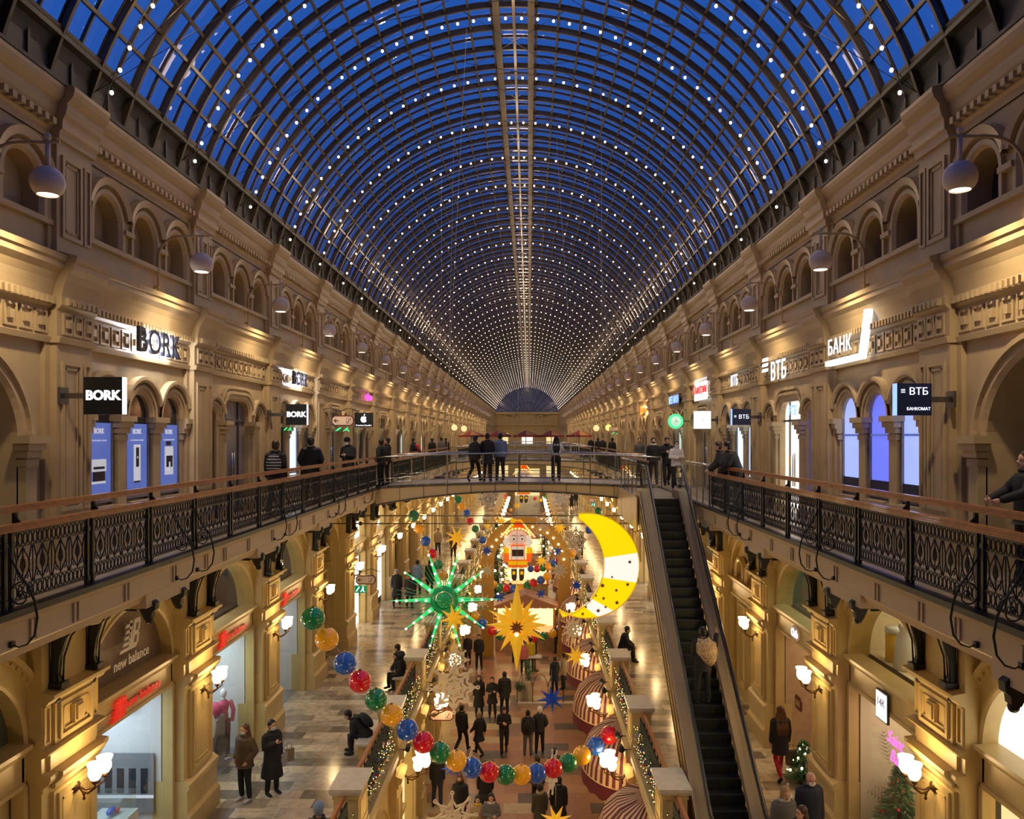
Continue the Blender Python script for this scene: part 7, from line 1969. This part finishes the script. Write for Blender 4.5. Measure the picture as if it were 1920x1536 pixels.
person((3.72, yd, Z2 + .46), -pi / 2 - .1, 1.76, 'lone person in a black coat sitting on the right walkway facing the shops', 'sit', 'rail', lean=.3, hair=('hair_dark', 'short'), coat=('cl_black', .6), trousers='cl_dark', puffy=1.6, near=True)
for (px, py, rz, H, lb, kw) in (
 (744, 1137, 0, 1.78, 'person in a long dark coat walking away on the left marble walkway', dict(coat=('cl_black', .45), hair=('hair_grey', 'short'), legs='walk')),
 (768, 1139, 0, 1.66, 'person with a pinkish scarf walking away beside the long dark coat', dict(scarf='cl_pink', coat=('cl_dark', .6), hair=('hair_brown', 'short'))),
 (783, 1116, 0, 1.80, 'person in a pale blue jacket ahead on the left walkway', dict(coat=('cl_blue', .78), hair=('hair_dark', 'short'))),
 (806, 1112, 0, 1.70, 'dark figure behind the rays of the green starburst', dict(coat=('cl_dark', .6))),
 (821, 1040, LK, 1.80, 'person in an open beige jacket facing the viewer by the market trees', dict(coat=('cl_beige', .8), hair=('hair_brown', 'short'), trousers='cl_jeans')),
 (850, 1046, 0, 1.72, 'person in reddish brown on the far left walkway', dict(coat=('cl_brown', .6))),
 (1072, 954, LK, 1.70, 'person in a long black robe on the far right walkway', dict(coat=('cl_black', .3), hair=('cl_black', 'hood'))),
 (1080, 950, LK, 1.80, 'person in a black suit and white shirt on the far right walkway', dict(coat=('cl_black', .8), scarf='cl_white')),
 (1088, 1044, LK, 1.74, 'small dark figure by the moon tip on the right walkway', dict()),
 (598, 1692, 0, 1.74, 'person in a blue knitted hat cut off by the bottom edge, left walkway', dict(hair=('cl_blue', 'hat'), coat=('cl_dark', .8))),
 (1463, 1462, .1, 1.74, 'person with very long auburn hair and red tights walking away on the right walkway', dict(legs='walk', coat=('cl_black', .62), trousers='cl_red', skirt=True, hair=('hair_auburn', 'long'), near=True, arms='down')),
 (1470, 1640, LK + .2, 1.64, 'person with light bobbed hair in a grey jacket at the lower right', dict(coat=('cl_grey', .7), hair=('hair_blond', 'bob'), scarf='cl_light', near=True, tilt=.2, puffy=2)),
 (1518, 1622, LK + .1, 1.78, 'bald masked person in a navy jacket at the lower right', dict(coat=('cl_navy', .7), hair=('hair_dark', 'bald'), mask='mask_white', near=True, tilt=.2, puffy=2.2)),
 (1503, 1690, LK - 1.2, 1.66, 'brown-haired person cut off by the bottom edge at the lower right', dict(hair=('hair_brown', 'long'), near=True)),
 # ground storey
 ):
    person(at_floor(px, py, Z2), rz, H, lb, **kw)
x, y, z = at_floor(1485, 1462, Z2); bag((x - .02, y, z + .35), 'cl_brown', 'brown fringed bag carried beside the red tights', .26, .34, .1)
# red chest mark
GP = (
 (945, 1414, LK + .1, 1.80, 'masked person in a black short-sleeved shirt walking towards the viewer, centre aisle', dict(arms='phone', coat=('cl_black', .95), legs='walk', tilt=.3, hair=('hair_dark', 'short'))),
 (866, 1410, -.5, 1.80, 'person in a dark jacket walking right below the large snowflake', dict(legs='walk', coat=('cl_black', .8), trousers='cl_black')),
 (898, 1417, .9, 1.66, 'person with light hair in a black coat striding left, right of the snowflake', dict(legs='walk', coat=('cl_black', .6), hair=('hair_blond', 'bob'), arms='swing')),
 (990, 1416, 0, 1.70, 'dark-haired person with a backpack standing next to the white-hatted one', dict(coat=('cl_dark', .8), trousers='cl_grey')),
 (1012, 1412, 0, 1.76, 'person in a white hat and dark vest seen from behind', dict(coat=('cl_dark', .8), hair=('cl_white', 'hat'), arms='pocket')),
 (898, 1342, LK, 1.74, 'person in a long black coat with hair down, left of the aisle trio', dict(coat=('cl_black', .4), hair=('hair_dark', 'long'))),
 (923, 1344, LK, 1.70, 'person in black with folded arms, middle of the aisle trio', dict(coat=('cl_black', .6), arms='fold')),
 (946, 1340, 0, 1.86, 'tall broad person in dark grey, right of the aisle trio', dict(coat=('cl_dark', .7), puffy=2)),
 (898, 1255, LK, 1.80, 'person in black standing by the gold star upper left', dict(coat=('cl_black', .8))),
 (877, 1246, LK, 1.60, 'shorter person in dark clothes beside the medium snowflake', dict(coat=('cl_dark', .7))),
 (925, 1157, LK, 1.70, 'small distant person in a dark open coat, left of the gold star', dict(coat=('cl_black', .6), scarf='cl_white')),
 (967, 1242, 0, 1.78, 'person half hidden behind the long lower point of the gold star', dict()),
 (957, 1140, 0, 1.76, 'dark figure under the small red ball, left of the upper star point', dict()),
 (925, 1112, 0, 1.80, 'second dark figure beside the small red ball', dict()),
 (820, 1512, 0, 1.72, 'person in jeans and a dark jacket under the green near ball', dict(trousers='cl_jeans', coat=('cl_dark', .75), hair=('hair_brown', 'short'))),
 (862, 1560, LK, 1.74, 'masked person with long hair below the deep blue star', dict(hair=('hair_auburn', 'long'), mask='cl_black', coat=('cl_black', .7), puffy=1.6)),
 (896, 1597, LK, 1.62, 'child in a yellow-brown scarf at the bottom centre left', dict(hair=('hair_dark', 'long'), scarf='cl_yellow', coat=('cl_beige', .6))),
 (921, 1600, LK, 1.72, 'long-haired person in a grey coat and pale scarf, bottom centre', dict(hair=('hair_dark', 'long'), scarf='cl_light', coat=('cl_grey', .6), arms='fold')),
 (910, 1534, 0, 1.80, 'person seen from behind under the red near ball', dict(coat=('cl_black', .6))),
 (1008, 1520, 0, 1.78, 'person in dark green seen from behind under the blue near ball', dict(coat=('cl_olive', .8), hair=('hair_brown', 'short'))),
 (1040, 1500, .4, 1.72, 'dark-haired person behind the white edge-on snowflake', dict(coat=('cl_dark', .7))),
 (1012, 1575, .3, 1.68, 'person in a dark jacket and beige scarf at the bottom centre right', dict(scarf='cl_beige', coat=('cl_olive', .7), hair=('hair_dark', 'short'))),
 (1048, 1565, 0, 1.76, 'dark figure at the bottom, beside the gold star tip', dict(coat=('cl_black', .6))),
 (1045, 1225, .5, 1.70, 'dark figure queueing before the striped awnings, nearest', dict()),
 (1040, 1300, .5, 1.72, 'dark figure behind the hoop fence, right', dict(coat=('cl_navy', .6))),
 (1056, 1292, 1.2, 1.70, 'person in a beige jacket behind the hoop fence', dict(coat=('cl_beige', .7))),
 (982, 1264, LK, 1.64, 'person in a pink jacket at the left cafe table', dict(coat=('cl_pink', .8), hair=('hair_brown', 'short'))),
 (995, 1256, 0, 1.66, 'person in a yellow jacket at the left cafe table', dict(coat=('cl_yellow', .8), hair=('hair_dark', 'short'))),
 (1000, 1232, LK, 1.7, 'person in blue at the second left cafe table', dict(coat=('cl_blue', .8))),
 (1050, 1180, 0, 1.7, 'dark figure near the far striped awning', dict()),
 (930, 1078, LK, 1.7, 'distant person in dark red left of the nutcracker boots', dict(coat=('cl_red', .6))),
 (949, 1092, LK, 1.7, 'distant person in black just left of the nutcracker boots', dict()),
)
for (px, py, rz, H, lb, kw) in GP: person(at_floor(px, py, 0), rz, H, lb, **kw)
x, y, z = at_floor(990, 1416, 0); backpack((x, y, z), 0, 'dark backpack on the person beside the white hat', z=1.0)
